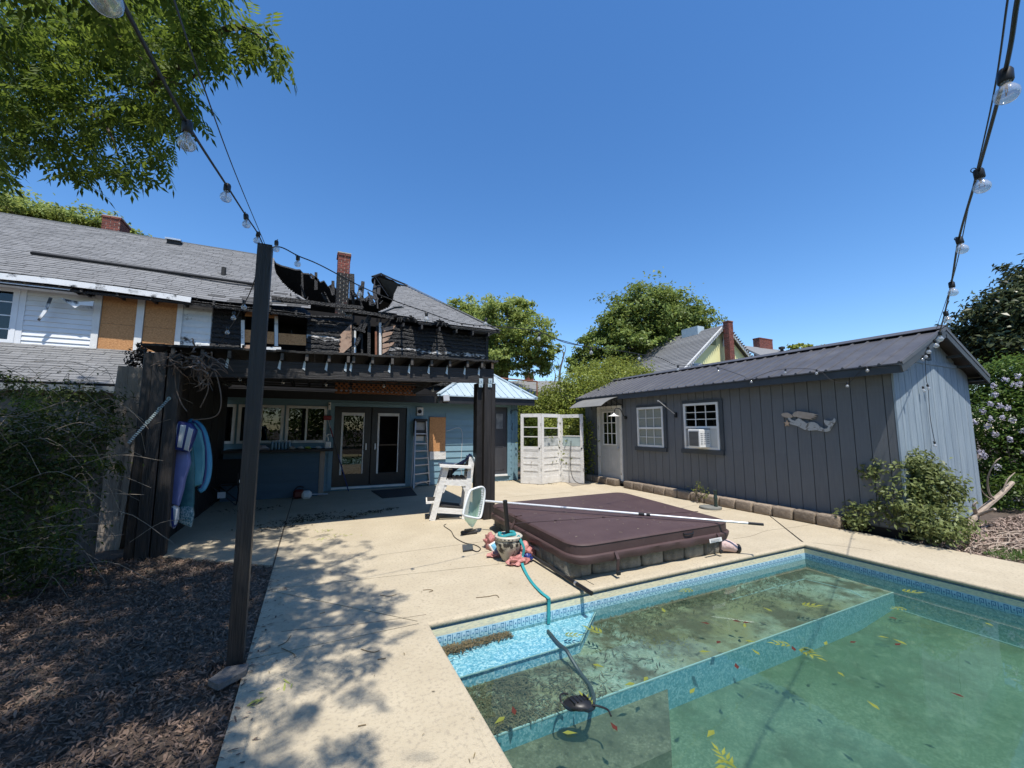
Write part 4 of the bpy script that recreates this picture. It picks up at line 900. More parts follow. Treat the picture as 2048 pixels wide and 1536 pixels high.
# gable, boards cut by the roof slope
gz = lambda x: (EVZ if True else 0)+(PKZ-.07-EVZ)*(1-abs(x-PKX)/(PKX-SX))
xs = [SX+.09, 7.82]+[8.01, 8.23, 8.43, 8.67, 8.94, 9.2, 9.45, 9.7, 9.95, 10.2, SG]
zg = 2.62
gw = (8.62, 8.90, 2.70, 2.90)
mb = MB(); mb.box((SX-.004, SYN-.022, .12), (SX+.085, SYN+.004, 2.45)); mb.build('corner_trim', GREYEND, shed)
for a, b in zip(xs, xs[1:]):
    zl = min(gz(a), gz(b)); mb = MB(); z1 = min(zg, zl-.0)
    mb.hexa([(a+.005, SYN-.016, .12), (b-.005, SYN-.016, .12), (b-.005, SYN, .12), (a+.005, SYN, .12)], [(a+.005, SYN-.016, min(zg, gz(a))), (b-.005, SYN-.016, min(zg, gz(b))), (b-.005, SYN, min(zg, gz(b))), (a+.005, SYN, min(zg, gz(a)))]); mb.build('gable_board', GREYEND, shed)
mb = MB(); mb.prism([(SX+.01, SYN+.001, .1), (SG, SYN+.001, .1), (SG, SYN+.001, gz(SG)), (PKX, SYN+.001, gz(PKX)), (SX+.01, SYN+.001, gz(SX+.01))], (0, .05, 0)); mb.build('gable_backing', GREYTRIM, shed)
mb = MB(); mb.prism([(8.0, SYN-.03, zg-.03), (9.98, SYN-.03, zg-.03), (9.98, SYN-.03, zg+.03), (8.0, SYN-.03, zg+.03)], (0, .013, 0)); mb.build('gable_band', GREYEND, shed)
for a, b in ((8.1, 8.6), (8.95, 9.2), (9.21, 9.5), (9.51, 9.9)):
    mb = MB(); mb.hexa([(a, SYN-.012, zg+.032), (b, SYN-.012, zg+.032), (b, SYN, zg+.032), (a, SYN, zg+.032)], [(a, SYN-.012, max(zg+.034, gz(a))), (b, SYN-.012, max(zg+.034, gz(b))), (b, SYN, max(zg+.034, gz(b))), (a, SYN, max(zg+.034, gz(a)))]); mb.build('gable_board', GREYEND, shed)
a, b, c, d = gw
mb = MB(); mb.box((a-.05, SYN-.04, c-.04), (b+.05, SYN-.0125, c)); mb.box((a-.05, SYN-.04, c), (a, SYN-.0125, d)); mb.box((b, SYN-.04, c), (b+.05, SYN-.0125, d)); gv = mb.build('gable_vent', GREYTRIM, shed)
mb = MB(); mb.box((a, SYN-.018, c), (b, SYN-.014, d)); mb.build('vent_opening', M('dark_red_vent', (.02, .008, .007), None, .8), gv)
mb = MB(); mb.box((SG-.05, SYN, .1), (SG, SYF, EVZ)); mb.box((SX, SYF-.05, .1), (SG, SYF, EVZ)); mb.build('rear_walls', GREYTRIM, shed)
mb = MB(); mb.box((SX+.35, SYN+.3, .1), (SX+.4, SYF-.2, 2.5)); mb.build('dark_shed_room', M('dim_room', (.05, .05, .05), (.07, .07, .068), .9, 3), shed)
# roof
SROOF = M('charcoal_metal_roof', (.066, .064, .068), (.098, .095, .098), .52, 3, metal=.2, spec=.5, c3=(.12, .115, .115), s3=1.3, t3=.62, w3=.1)
yR0, yR1 = 2.64, 10.62; eL, eR = SX-.24, SG+.24; sl = (PKZ-2.49)/(PKX-eL)
zs = lambda x: PKZ-abs(x-PKX)*sl
for sgn, ex, nm in ((1, eL, 'roof_slope'), (-1, eR, 'roof_slope')):
    mb = MB(); mb.hexa([(ex, yR0, zs(ex)-.02), (PKX, yR0, PKZ-.02), (PKX, yR1, PKZ-.02), (ex, yR1, zs(ex)-.02)], [(ex, yR0, zs(ex)), (PKX, yR0, PKZ), (PKX, yR1, PKZ), (ex, yR1, zs(ex))]); rs_ = mb.build(nm, SROOF, shed)
    y = yR0+.03; k = 0
    while y < yR1:
        w = .022 if k % 1 == 0 else .012; mb = MB(); i = len(mb.v)
        for (x, z) in ((ex-.004*sgn, zs(ex)), (PKX, PKZ)): mb.v += [(x, y-w, z+.001), (x, y-w*.45, z+.022), (x, y+w*.45, z+.022), (x, y+w, z+.001)]
        mb.f += [[i, i+1, i+5, i+4], [i+1, i+2, i+6, i+5], [i+2, i+3, i+7, i+6], [i, i+3, i+2, i+1]]; mb.build('roof_rib', SROOF, rs_); y += .229; k += 1
mb = MB(); mb.beam((PKX-.09, yR0-.005, PKZ+.005), (PKX-.09, yR1, PKZ+.005), .2, .012, (-sl, 0, 1)); mb.beam((PKX+.09, yR0-.005, PKZ+.005), (PKX+.09, yR1, PKZ+.005), .2, .012, (sl, 0, 1)); mb.build('ridge_cap', SROOF, shed)
for sgn, ex in ((1, eL), (-1, eR)):
    mb = MB(); mb.beam((ex, yR0+.012, zs(ex)-.085), (PKX, yR0+.012, PKZ-.085), .024, .12); mb.build('rake_board', GREYTRIM, shed)
    mb = MB(); mb.beam((ex-.004, yR0-.002, zs(ex)-.01), (PKX, yR0-.002, PKZ-.01), .012, .05); mb.build('rake_flashing', SROOF, shed)
    mb = MB(); mb.box((ex+.02*sgn, yR0+.025, zs(ex)-.14), (ex+.045*sgn, yR1-.02, zs(ex)-.025)); mb.build('eave_board', GREYTRIM, shed)
    mb = MB(); mb.box((ex+.046*sgn, yR0+.03, zs(ex)-.10), (SX-.004 if sgn > 0 else SG+.004, yR1-.02, zs(ex)-.085)); mb.build('eave_soffit', GREYTRIM, shed)
for k in range(2):
    mb = MB(); x = 9.6+k*.35; mb.box((x, yR0+.03, zs(x)-.18), (x+.05, SYN-.02, zs(x)-.14)); mb.build('lookout', GREYTRIM, shed)
# windows in the front (plane X)
def xwindow(y0, y1, z0, z1, rows, cols, parent, blind=None, ac=False):
    mb = MB(); f = .05; X0, X1 = SX-.035, SX+.03
    mb.box((X0, y0, z0), (X1, y0+f, z1)); mb.box((X0, y1-f, z0), (X1, y1, z1)); mb.box((X0, y0+f, z0), (X1, y1-f, z0+f)); mb.box((X0, y0+f, z1-f), (X1, y1-f, z1)); w = mb.build('window', WHITEP, parent)
    zm = lerp(z0, z1, .47); mb = MB(); mb.box((X0+.006, y0+f, zm-.025), (X1-.01, y1-f, zm+.025)); mb.build('meeting_rail', WHITEP, w)
    for (a, b) in ((z0+f, zm-.025), (zm+.025, z1-f)):
        if ac and a < zm-.1: continue
        for k in range(1, cols):
            y = lerp(y0+f, y1-f, k/cols); mb = MB(); mb.box((X0+.012, y-.008, a), (X0+.026, y+.008, b)); mb.build('muntin', WHITEP, w)
        for k in range(1, rows):
            z = lerp(a, b, k/rows); mb = MB(); mb.box((X0+.014, y0+f, z-.008), (X0+.024, y1-f, z+.008)); mb.build('muntin', WHITEP, w)
        mb = MB(); mb.box((X0+.028, y0+f, a), (X0+.033, y1-f, b)); mb.build('pane', GLASSC if blind else GLASSW, w)
    if blind:
        mb = MB(); mb.box((SX+.008, y0+f, z0+f), (SX+.013, y1-f, z1-f)); mb.build('blind', blind, w)
    mb = MB(); mb.box((SX-.055, y0-.09, z0-.1), (SX-.003, y1+.09, z0-.004)); mb.build('window_sill', GREYTRIM, parent)
    mb = MB(); mb.box((SX-.03, y0-.10, z1+.003), (SX-.003, y1+.03, z1+.06)); mb.box((SX-.03, y0-.10, z0-.002), (SX-.003, y0-.02, z1+.002)); mb.build('window_casing', GREYTRIM, parent)
    return w
BLIND = M('cream_blind', (.42, .40, .35), (.50, .47, .41), .8, 3, st=(1, 1, 30))
xwindow(*sw1, 2, 3, shed, blind=BLIND)
w2 = xwindow(*sw2, 3, 3, shed, ac=True)
y0, y1, z0, z1 = sw2; zm = lerp(z0, z1, .47); a_ = float(AX(1421, 880, SX)[1])
mb = MB(); mb.box((SX, y0+.05, z0+.05), (SX+.012, a_-.005, zm-.025)); mb.build('side_curtain', M('accordion_panel', (.5, .5, .48), (.6, .6, .57), .7, 3, st=(1, 30, 1)), w2)
# door
DGR = M('pale_grey_door', (.42, .42, .40), (.50, .49, .47), .55, 4)
y0, y1, z0, z1 = sdo
mb = MB(); mb.box((SX-.03, y0, z0), (SX+.03, y0+.09, z1)); mb.box((SX-.03, y1-.10, z0), (SX+.03, y1, z1)); mb.box((SX-.03, y0+.09, z1-.07), (SX+.03, y1-.10, z1)); mb.build('door_frame', WHITEPEEL, shed)
dl = (y0+.10, y1-.11, z0+.03, z1-.075); gl = (lerp(dl[0], dl[1], .17), lerp(dl[0], dl[1], .80), 1.12, 2.02)
mb = MB()
for a, b, c, d in cells(*dl, [gl]): mb.box((SX-.012, a, c), (SX+.028, b, d))
sdr = mb.build('shed_door', DGR, shed)
mb = MB(); a, b, c, d = gl; t_ = .03
mb.box((SX-.028, a-t_, c-t_), (SX-.013, b+t_, c)); mb.box((SX-.028, a-t_, d), (SX-.013, b+t_, d+t_)); mb.box((SX-.028, a-t_, c), (SX-.013, a, d)); mb.box((SX-.028, b, c), (SX-.013, b+t_, d))
for k in (1, 2): mb.box((SX-.024, lerp(a, b, k/3)-.011, c), (SX-.010, lerp(a, b, k/3)+.011, d)); mb.box((SX-.022, a, lerp(c, d, k/3)-.011), (SX-.009, b, lerp(c, d, k/3)+.011))
mb.build('door_grille', WHITEP, sdr)
mb = MB(); mb.box((SX+.0, a, c), (SX+.006, b, d)); mb.build('pane', GLASSW, sdr)
for (a, b) in ((lerp(dl[0], dl[1], .14), lerp(dl[0], dl[1], .46)), (lerp(dl[0], dl[1], .54), lerp(dl[0], dl[1], .86))):
    mb = MB(); c, d = .36, .98
    mb.box((SX-.02, a, c), (SX-.0125, b, c+.02)); mb.box((SX-.02, a, d-.02), (SX-.0125, b, d)); mb.box((SX-.02, a, c+.02), (SX-.0125, a+.02, d-.02)); mb.box((SX-.02, b-.02, c+.02), (SX-.0125, b, d-.02)); mb.build('door_panel', DGR, sdr)
mb = MB(); mb.lathe((SX-.012, dl[0]+.06, 1.02), [(.02, 0), (.012, -.02), (.028, -.04), (.02, -.06), (0, -.062)], 10, (1, 0, 0)); mb.build('knob', MET, sdr)
mb = MB(); mb.box((SX-.05, y0-.02, z0-.06), (SX+.03, y1+.02, z0-.003)); mb.build('threshold', GREYTRIM, shed)
mb = MB(); mb.box((SX+.02, SYN+.05, -.03), (SX+.08, SYF, .12)); mb.box((SX+.08, SYN+.05, -.03), (SG, SYN+.1, .12)); mb.build('crawl_space', SOOT, shed)
# window air conditioner
ac = T('air_conditioner', 'white window air conditioner jutting from the grille window of the shed', 'air conditioner', AX(1406, 893, SX-.2))
a_ = float(AX(1421, 880, SX)[1]); acx = a_/float(AX(1400, 880, 1.0)[1]); b_ = float(AX(1376, 880, acx)[1]); zc0, zc1 = sw2[2]+.045, sw2[2]+.43; acd = SX-acx
ACW = M('white_appliance', (.66, .66, .64), (.74, .74, .72), .45, 6)
mb = MB(); mb.cbox((SX-acd, a_, zc0), (SX+.02, b_, zc1), .012); mb.build('casing', ACW, ac)
mb = MB(); mb.box((SX-acd-.003, a_+.035, zc0+.035), (SX-acd-.001, b_-.035, zc1-.04)); mb.build('grille_back', M('dark_grille', (.07, .07, .07), None, .7), ac)
mb = MB()
for k in range(12): z = lerp(zc0+.05, zc1-.055, k/11); mb.box((SX-acd-.012, a_+.035, z-.004), (SX-acd-.004, b_-.035, z+.006))
mb.build('grille', M('grey_grille', (.2, .2, .2), None, .6), ac)
mb = MB()
for j in range(3):
    for k in range(6): x = SX-acd+.02+j*(acd-.03)/3; z = lerp(zc0+.08, zc1-.09, k/5); mb.box((x, a_-.006, z), (x+(acd-.03)/3*.7, a_+.001, z+.014))
mb.build('side_louvre', M('grey_louvre', (.3, .31, .33), None, .6), ac)
# stone blocks along the shed
STONE = M('tumbled_brown_stone', (.17, .13, .095), (.30, .24, .18), .9, 11, bump=.7, bscale=45, rnd=.22, c3=(.10, .085, .07), s3=5, t3=.6, w3=.08)
def stone_mesh(w, d, h, seed, r=.03, jit=.012):
    bm = bmesh.new(); bmesh.ops.create_cube(bm, size=1)
    for v in bm.verts: v.co = Vector((v.co.x*w, v.co.y*d, (v.co.z+.5)*h))
    bmesh.ops.bevel(bm, geom=list(bm.edges), offset=r, segments=2, affect='EDGES', profile=.6)
    for v in bm.verts: v.co += mnoise.noise_vector(v.co*9+Vector((seed*7, 0, 0)))*jit
    me = bpy.data.meshes.new('stone_block'); bm.to_mesh(me); bm.free(); me.materials.append(STONE)
    me.polygons.foreach_set('use_smooth', [True]*len(me.polygons)); return me
SM = [stone_mesh(.20, .335, .185, k) for k in range(5)]
ORD = 'first second third fourth fifth sixth seventh eighth ninth tenth eleventh twelfth thirteenth fourteenth fifteenth sixteenth seventeenth eighteenth nineteenth twentieth'.split()
def stone(me, x, y, z, rz, label, group, parent=None, name='stone_block'):
    o = bpy.data.objects.new(name, me); COL.objects.link(o); o.location = (x, y, z); o.rotation_euler = (0, 0, rz)
    if parent is not None: o.parent = parent; o.location = Vector((x, y, z))-wloc(parent)
    else: tag(o, label, 'stone block', group)
    return o
y = 3.75; k = 0
gs = 'tumbled stone blocks along the foot of the shed'
while y < 8.62:
    lab = ORD[k]+' brown stone block from the bush in the row along the shed foot' if k else 'end stone block nearest the bush at the shed foot'
    stone(SM[k % 5], 7.53+rj(.008), y, 0, rj(.03), lab, gs); y += .352; k += 1
mb_end = y
y = 8.98; k = 0
while y < 10.3:
    stone(SM[(k+2) % 5], 7.53+rj(.008), y, 0, rj(.03), ORD[k]+' stone block from the right below the shed door', 'stone blocks below the shed door'); y += .345; k += 1
# awning and lamp
aw = T('door_awning', 'small curved grey awning with black brackets over the shed door', 'awning', (SX, 9.3, 2.3))
AWM = M('grey_awning_sheet', (.17, .16, .14), (.23, .22, .19), .5, 4)
ya0, ya1 = 8.62, 10.1; prf = [(0, 2.50), (-.15, 2.49), (-.32, 2.455), (-.5, 2.395), (-.66, 2.315), (-.8, 2.215)]
prf = [(x*1.0, z-.05) for x, z in prf]
mb = MB(); i = 0
for y in (ya0, ya1): mb.v += [(SX+x, y, z) for x, z in prf]+[(SX+x, y, z-.012) for x, z in prf]
n = len(prf); m = 2*n
for k in range(n-1): mb.f += [[k, k+1, m+k+1, m+k], [n+k, m+n+k, m+n+k+1, n+k+1], [k, n+k, n+k+1, k+1], [m+k, m+k+1, m+n+k+1, m+n+k]]
mb.f += [[n-1, 2*n-1, m+2*n-1, m+n-1], [0, m, m+n, n]]
mb.build('canopy', AWM, aw, smooth=True)
for y in np.linspace(ya0+.05, ya1-.05, 7):
    mb = MB(); mb.tube([(SX+x, y, z-.022) for x, z in prf], .011, 6); mb.tube(curve([(SX-.02, y, 2.2), (SX-.16, y, 2.25), (SX-.3, y, 2.33), (SX-.42, y, 2.35)], 4), .011, 6); mb.tube([(SX-.02, y, 2.45), (SX-.02, y, 2.12)], .012, 6); mb.build('bracket', BLK, aw)
gl_ = T('gooseneck_lamp', 'white shaded gooseneck lamp beside the shed door awning', 'lamp', AX(1249, 820, SX))
c_ = AX(1251, 835, SX-.02); mb = MB(); mb.tube(curve([c_, c_+np.array([-.08, 0, .06]), c_+np.array([-.16, .02, .22]), c_+np.array([-.30, .04, .24]), c_+np.array([-.36, .05, .10])], 5), .012, 8); mb.build('arm', BLK, gl_, smooth=True)
mb = MB(); mb.lathe(c_+np.array([.018, 0, 0]), [(.05, 0), (.05, -.02), (0, -.022)], 14, (1, 0, 0)); mb.build('wall_plate', BLK, gl_)
mb = MB(); mb.lathe(c_+np.array([-.36, .05, .12]), [(.02, 0), (.03, -.03), (.07, -.055), (.15, -.085), (.152, -.09), (.14, -.088), (.06, -.062), (.01, -.04)], 20); mb.build('shade', WHITEP, gl_, smooth=True)
arm = T('flag_bracket', 'thin metal rod angled from a wall bracket between the shed windows', 'bracket', AX(1352, 832, SX))
p, q = AX(1351, 829, SX-.03), AX(1316, 801, SX-.35); mb = MB(); mb.tube([p, q], .009, 6); mb.tube([q+np.array([.02*math.cos(t), 0, .02*math.sin(t)-.015]) for t in np.linspace(0, 6, 9)], .005, 5); mb.build('rod', MET, arm)
mb = MB(); mb.cbox((SX-.05, p[1]-.03, p[2]-.07), (SX-.003, p[1]+.03, p[2]+.05), .006); mb.build('socket', BLK, arm)
# mermaid plaque
mer = T('mermaid_plaque', 'weathered pale mermaid silhouette plaque on the grey shed wall', 'plaque', AX(1617, 845, SX-.02))
MERM = M('driftwood_plaque', (.34, .335, .32), (.56, .55, .53), .8, 16, bump=.5, c3=(.15, .135, .12), s3=16, t3=.57, w3=.05)
q2 = lambda x, y: (1500+x/3.737, 780+y/3.737)
def plq(name, pts, dep, mat, off=.02):
    mb = MB(); mb.prism([AX(*q2(x, y), SX-off) for x, y in pts], (-dep, 0, 0)); return mb.build(name, mat, mer)
plq('body', [(300, 255), (330, 262), (352, 268), (378, 280), (410, 297), (450, 304), (500, 300), (540, 308), (575, 312), (600, 305), (614, 280), (622, 262), (640, 240), (642, 222), (632, 208), (620, 228), (598, 232), (575, 228), (556, 222), (556, 240), (570, 260), (588, 272), (580, 288), (555, 290), (525, 272), (505, 252), (480, 240), (450, 240), (425, 250), (405, 232), (385, 218), (365, 212), (345, 222), (340, 240), (318, 244), (300, 238)], .014, MERM)
plq('hair', [(320, 185), (335, 166), (360, 158), (395, 162), (430, 168), (470, 174), (512, 186), (480, 190), (508, 200), (470, 200), (495, 212), (455, 210), (470, 222), (430, 216), (395, 212), (370, 208), (350, 200), (330, 200)], .016, M('tan_driftwood', (.36, .28, .22), (.46, .38, .31), .8, 14), .021)
plq('conch', [(236, 182), (250, 172), (280, 168), (310, 182), (322, 196), (314, 206), (290, 208), (262, 204), (246, 196)], .015, M('tan_driftwood', (0, 0, 0)), .02)
plq('arm', [(286, 206), (298, 204), (312, 222), (342, 232), (340, 242), (312, 240), (294, 226)], .013, MERM, .02)
star = []
for k in range(10): t = math.pi/2+k*math.pi/5; r = 25 if k % 2 == 0 else 10; star.append((280+r*math.cos(t), 250-r*math.sin(t)))
plq('starfish', star, .02, M('tan_starfish', (.50, .33, .22), (.58, .41, .28), .8, 20), .02)
# ================================================================== hot tub
tub = T('hot_tub', 'sunken hot tub with brown padded cover on a ring of stone blocks', 'hot tub', (3.8, 4.85, 0))
TOP = .375
cor = [G(1150, 1092, TOP), G(1465, 1042, TOP), G(1243, 983, TOP), G(979, 1007, TOP)]
cor = [np.array(c[:2]) for c in cor]; cen = sum(cor)/4
def rounded(c, r, off=0.0, seg=6):
    out = []
    c = [p+(p-cen)/np.linalg.norm(p-cen)*off*1.4 for p in c]
    for i in range(4):
        a, b, d = c[i-1], c[i], c[(i+1) % 4]; u = (a-b)/np.linalg.norm(a-b); v = (d-b)/np.linalg.norm(d-b)
        p, q = b+u*r, b+v*r
        for k in range(seg+1): t = k/seg; out.append((1-t)**2*p+2*t*(1-t)*b+t*t*q)
    return out
COVER = M('brown_vinyl_cover', (.060, .036, .035), (.080, .050, .048), .55, 3.5, bump=.08, bscale=220, spec=.3, c3=(.085, .058, .057), s3=5, t3=.68, w3=.08)
def ringmesh(rings, mat, name, parent, cap=True, smooth=True):
    mb = MB(); n = len(rings[0])
    for r in rings: mb.v += [tuple(map(float, p)) for p in r]
    for k in range(len(rings)-1):
        for j in range(n): mb.f.append([k*n+j, k*n+(j+1) % n, (k+1)*n+(j+1) % n, (k+1)*n+j])
    if cap: mb.f.append([(len(rings)-1)*n+j for j in range(n)])
    return mb.build(name, mat, parent, smooth=smooth)
rr = lambda off, z, r=.24: [np.array([p[0], p[1], z]) for p in rounded(cor, r, off)]
# two padded halves: fold seam runs across in X
ringmesh([rr(-.02, .245), rr(0, .25), rr(0, TOP-.02), rr(-.012, TOP-.006), rr(-.03, TOP)], COVER, 'cover_pad', tub)
sa, sb = G(1030, 1047, TOP), G(1396, 1023, TOP)
mb = MB(); mb.beam(sa+np.array([0, 0, .001]), sb+np.array([0, 0, .001]), .018, .006); mb.build('fold_seam', M('dark_seam', (.035, .02, .02), None, .6), tub)
for f in (.2, .45, .72):
    c_ = lerp(sa, sb, f); mb = MB(); mb.lathe(c_, [(.022, 0), (.02, .012), (0, .014)], 10); mb.build('vent_button', M('dark_seam', (0, 0, 0)), tub)
rf0 = np.random.RandomState(4)
fk = MB()
for k in range(85):
    u_, v_ = rf0.rand(2); p = lerp(lerp(cor[0], cor[1], u_), lerp(cor[3], cor[2], u_), v_*.93+.03); t = rf0.uniform(0, 6.28); L_ = rf0.uniform(.008, .04); d = np.array([math.cos(t), math.sin(t)])*L_
    if min(u_, 1-u_, v_) < .06: continue
    fk.beam((*p, TOP+.0025), (*(p+d), TOP+.0025), .006, .003)
fk.build('dry_flecks', M('dry_flecks', (.20, .165, .12), (.30, .25, .19), .9, 9), tub, kind='stuff')
# hanging skirt
n = 160; base = rounded(cor, .24, .0, 6)
def resample(P, n):
    P = np.array(P+[P[0]]); s = np.r_[0, np.cumsum(np.linalg.norm(np.diff(P, axis=0), axis=1))]; t = np.linspace(0, s[-1], n, endpoint=False); return np.stack([np.interp(t, s, P[:, k]) for k in (0, 1)], 1)
R0 = resample(base, n); nr = (R0-cen)/np.linalg.norm(R0-cen, axis=1)[:, None]
rings = []
for k, (z, o) in enumerate(((.262, .003), (.252, .032), (.249, .034), (.215, .036), (.172, .02))):
    q = []
    for j in range(n):
        w = mnoise.noise(Vector((j*.16, k*.3, 3)))*.02*(k > 2)+.010*math.sin(j*1.1+k*.6)*(k > 2); zz = z+(mnoise.noise(Vector((j*.09, 7, 0)))*.018 if k == 4 else 0)
        q.append(np.array([*(R0[j]+nr[j]*(o+w)), zz]))
    rings.append(q)
ringmesh(rings, COVER, 'cover_skirt', tub, cap=False)
mb = MB(); q = [np.array([*(R0[j]+nr[j]*.002), TOP-.018]) for j in range(n)]; mb.tube(q+[q[0]], .005, 5); mb.build('piping', COVER, tub, smooth=True)
front = lambda f, z, o: np.array([*(lerp(cor[0], cor[1], f)+np.array([.03, -1])*o), z])
for f in (.20, .86):
    mb = MB(); pts = [front(f, .27, .03), front(f, .2, .075), front(f, .13, .065), front(f+.003, .05, .05)]
    for a_, b_ in zip(pts, pts[1:]): mb.beam(a_, b_, .035, .006, (0, -1, 0))
    s_ = mb.build('strap', COVER, tub); mb = MB(); c_ = front(f+.003, .055, .062); mb.cbox(c_-np.array([.025, .012, .02]), c_+np.array([.025, .008, .02]), .004); mb.build('buckle', BLK, s_)
side = lambda f, z, o: np.array([*(lerp(cor[0], cor[3], f)+np.array([-1, -.02])*o), z])
for f in (.60,):
    mb = MB(); pts = [side(f, TOP+.004, -.10), side(f, TOP+.004, -.005), side(f, .30, .012), side(f, .22, .06), side(f, .12, .05)]
    for a_, b_ in zip(pts, pts[1:]): mb.beam(a_, b_, .05, .006, (-1, 0, .2))
    mb.build('strap', COVER, tub)
mb = MB(); mb.tube(curve([front(.63, .325, .004), front(.645, .312, .018), front(.685, .312, .018), front(.70, .325, .004)], 4), .009, 6); mb.build('handle', BLK, tub, smooth=True)
mb = MB(); a_, b_, c_, d_ = front(.77, .235, .082), front(.86, .235, .082), front(.86, .19, .088), front(.77, .19, .088)
mb.prism([a_, b_, c_, d_], (0, -.002, 0)); tg = mb.build('white_tag', WHITEP, tub)
mb = MB()
for k in range(4): z = .226-k*.009; mb.box((a_[0]+.02, a_[1]-.0085, z-.002), (b_[0]-.03-.03*(k % 2), a_[1]-.0065-.0015, z+.002))
mb.build('tag_print', M('grey_print', (.25, .25, .25), None, .7), tg)
s0, s1, s2, s3 = np.array([2.42, 3.665]), np.array([4.74, 3.585]), np.array([5.1, 5.95]), np.array([2.70, 6.2])
TSTONE = M('grey_tumbled_stone', (.10, .095, .08), (.20, .185, .155), .9, 11, bump=.7, bscale=45, rnd=.25, c3=(.25, .23, .19), s3=4, t3=.6, w3=.1)
def swap_mat(me, m_): me = me.copy(); me.materials.clear(); me.materials.append(m_); return me  # mesh copy carrying another material
TM = [swap_mat(stone_mesh(.285, .20, .19, 20+k), TSTONE) for k in range(4)]
for A, B in ((s0, s1), (s1, s2), (s2, s3), (s3, s0)):
    d = B-A; L_ = np.linalg.norm(d); nn = max(2, int(L_/.30)); ang = math.atan2(d[1], d[0])
    for k in range(nn):
        c = A+d*((k+.5)/nn)+np.array([-d[1], d[0]])/L_*.10
        o = stone(TM[k % 4], c[0], c[1], 0, ang+rj(.03), None, None, parent=tub); o.scale = (L_/nn/.30, 1, 1)
mb = MB(); mb.box((2.75, 3.95, .0), (4.7, 5.9, .235)); mb.build('tub_shell', DARK, tub)
# ================================================================== skimmer net on its pole
net = T('leaf_skimmer', 'white framed leaf skimmer net on a long pole lying over the brown cover', 'pool net', G(958, 1040))
pa, pb_ = D(969, 1003, 5.95), D(1527, 1050, 5.3)
# make the pole rest on the cover: points at cover height
pa = G(971, 1002, .46); pb_ = G(1527, 1049, .40)
mb = MB(); pm = lerp(pa, pb_, .62); mb.tube([pa, pm], .0165, 10); mb.tube([pm, pb_], .0135, 10); mb.build('pole', M('white_aluminium', (.62, .63, .64), (.72, .73, .74), .35, 20, metal=.3), net, smooth=True)
mb = MB(); mb.tube([lerp(pa, pb_, .605), lerp(pa, pb_, .625)], .021, 10); mb.tube([lerp(pa, pb_, .632), lerp(pa, pb_, .645)], .019, 10); mb.build('clamp', BLK, net)
mb = MB(); mb.tube([lerp(pa, pb_, .955), pb_], .0165, 10); mb.build('grip', BLK, net)
dN = pa[1]; fp = lambda x, y, k=0.0: AY(x, y, float(dN)+k)
loop = [(939, 978), (962, 974.5), (968.5, 979), (968, 1000), (961, 1032), (954, 1038), (930, 1034), (927, 1029), (932, 1003)]
loop = [(942, 980), (953, 976), (963, 974), (968.5, 978), (969, 990), (967.5, 1002), (962.5, 1030), (957, 1036.5), (942, 1034.5), (928, 1031), (927, 1024), (932, 1004), (938, 986)]
lk = [fp(x, y, -.16*(968-x)/40) for x, y in loop]
mb = MB(); cl = curve(lk+[lk[0]], 4); mb.tube(cl, .016, 8, caps=False); NETW = M('white_net_frame', (.68, .71, .70), (.76, .78, .77), .5, 9); mb.build('frame', NETW, net, smooth=True)
mb = MB()
for k in range(16):
    y = lerp(980, 1031, k/15); x = lerp(967, 959.5, max(0, (k-5)/10)); mb.beam(fp(x-.8, y, -.02), fp(x-4.5, y+.8, -.03), .012, .012)
mb.build('frame_rib', NETW, net)
NETM = bpy.data.materials.new('mint_net'); NETM.use_nodes = True; nn_ = NETM.node_tree.nodes; ll_ = NETM.node_tree.links
b_ = nn_['Principled BSDF']; b_.inputs['Base Color'].default_value = (.42, .62, .52, 1); b_.inputs['Roughness'].default_value = .8
tr_ = nn_.new('ShaderNodeBsdfTransparent'); mx_ = nn_.new('ShaderNodeMixShader'); mx_.inputs[0].default_value = .62
ll_.new(tr_.outputs[0], mx_.inputs[1]); ll_.new(b_.outputs[0], mx_.inputs[2]); ll_.new(mx_.outputs[0], nn_['Material Output'].inputs[0])
tipp = fp(948.5, 1058, -.02); n = len(lk); rings = []
for k, f in enumerate((0, .25, .5, .75, .93, 1.0)):
    ring = []
    for j, p in enumerate(lk):
        c = np.array(tipp)+np.array([0, 0, .015]); sag_ = np.array([0, .10*math.sin(f*2.6), 0]); q = p*(1-f)+c*f+sag_; q[2] -= .04*math.sin(f*3.1); ring.append(q+RNG.normal(size=3)*.006*(0 < f < 1))
    rings.append(ring)
ringmesh(rings, NETM, 'net_bag', net, cap=False)
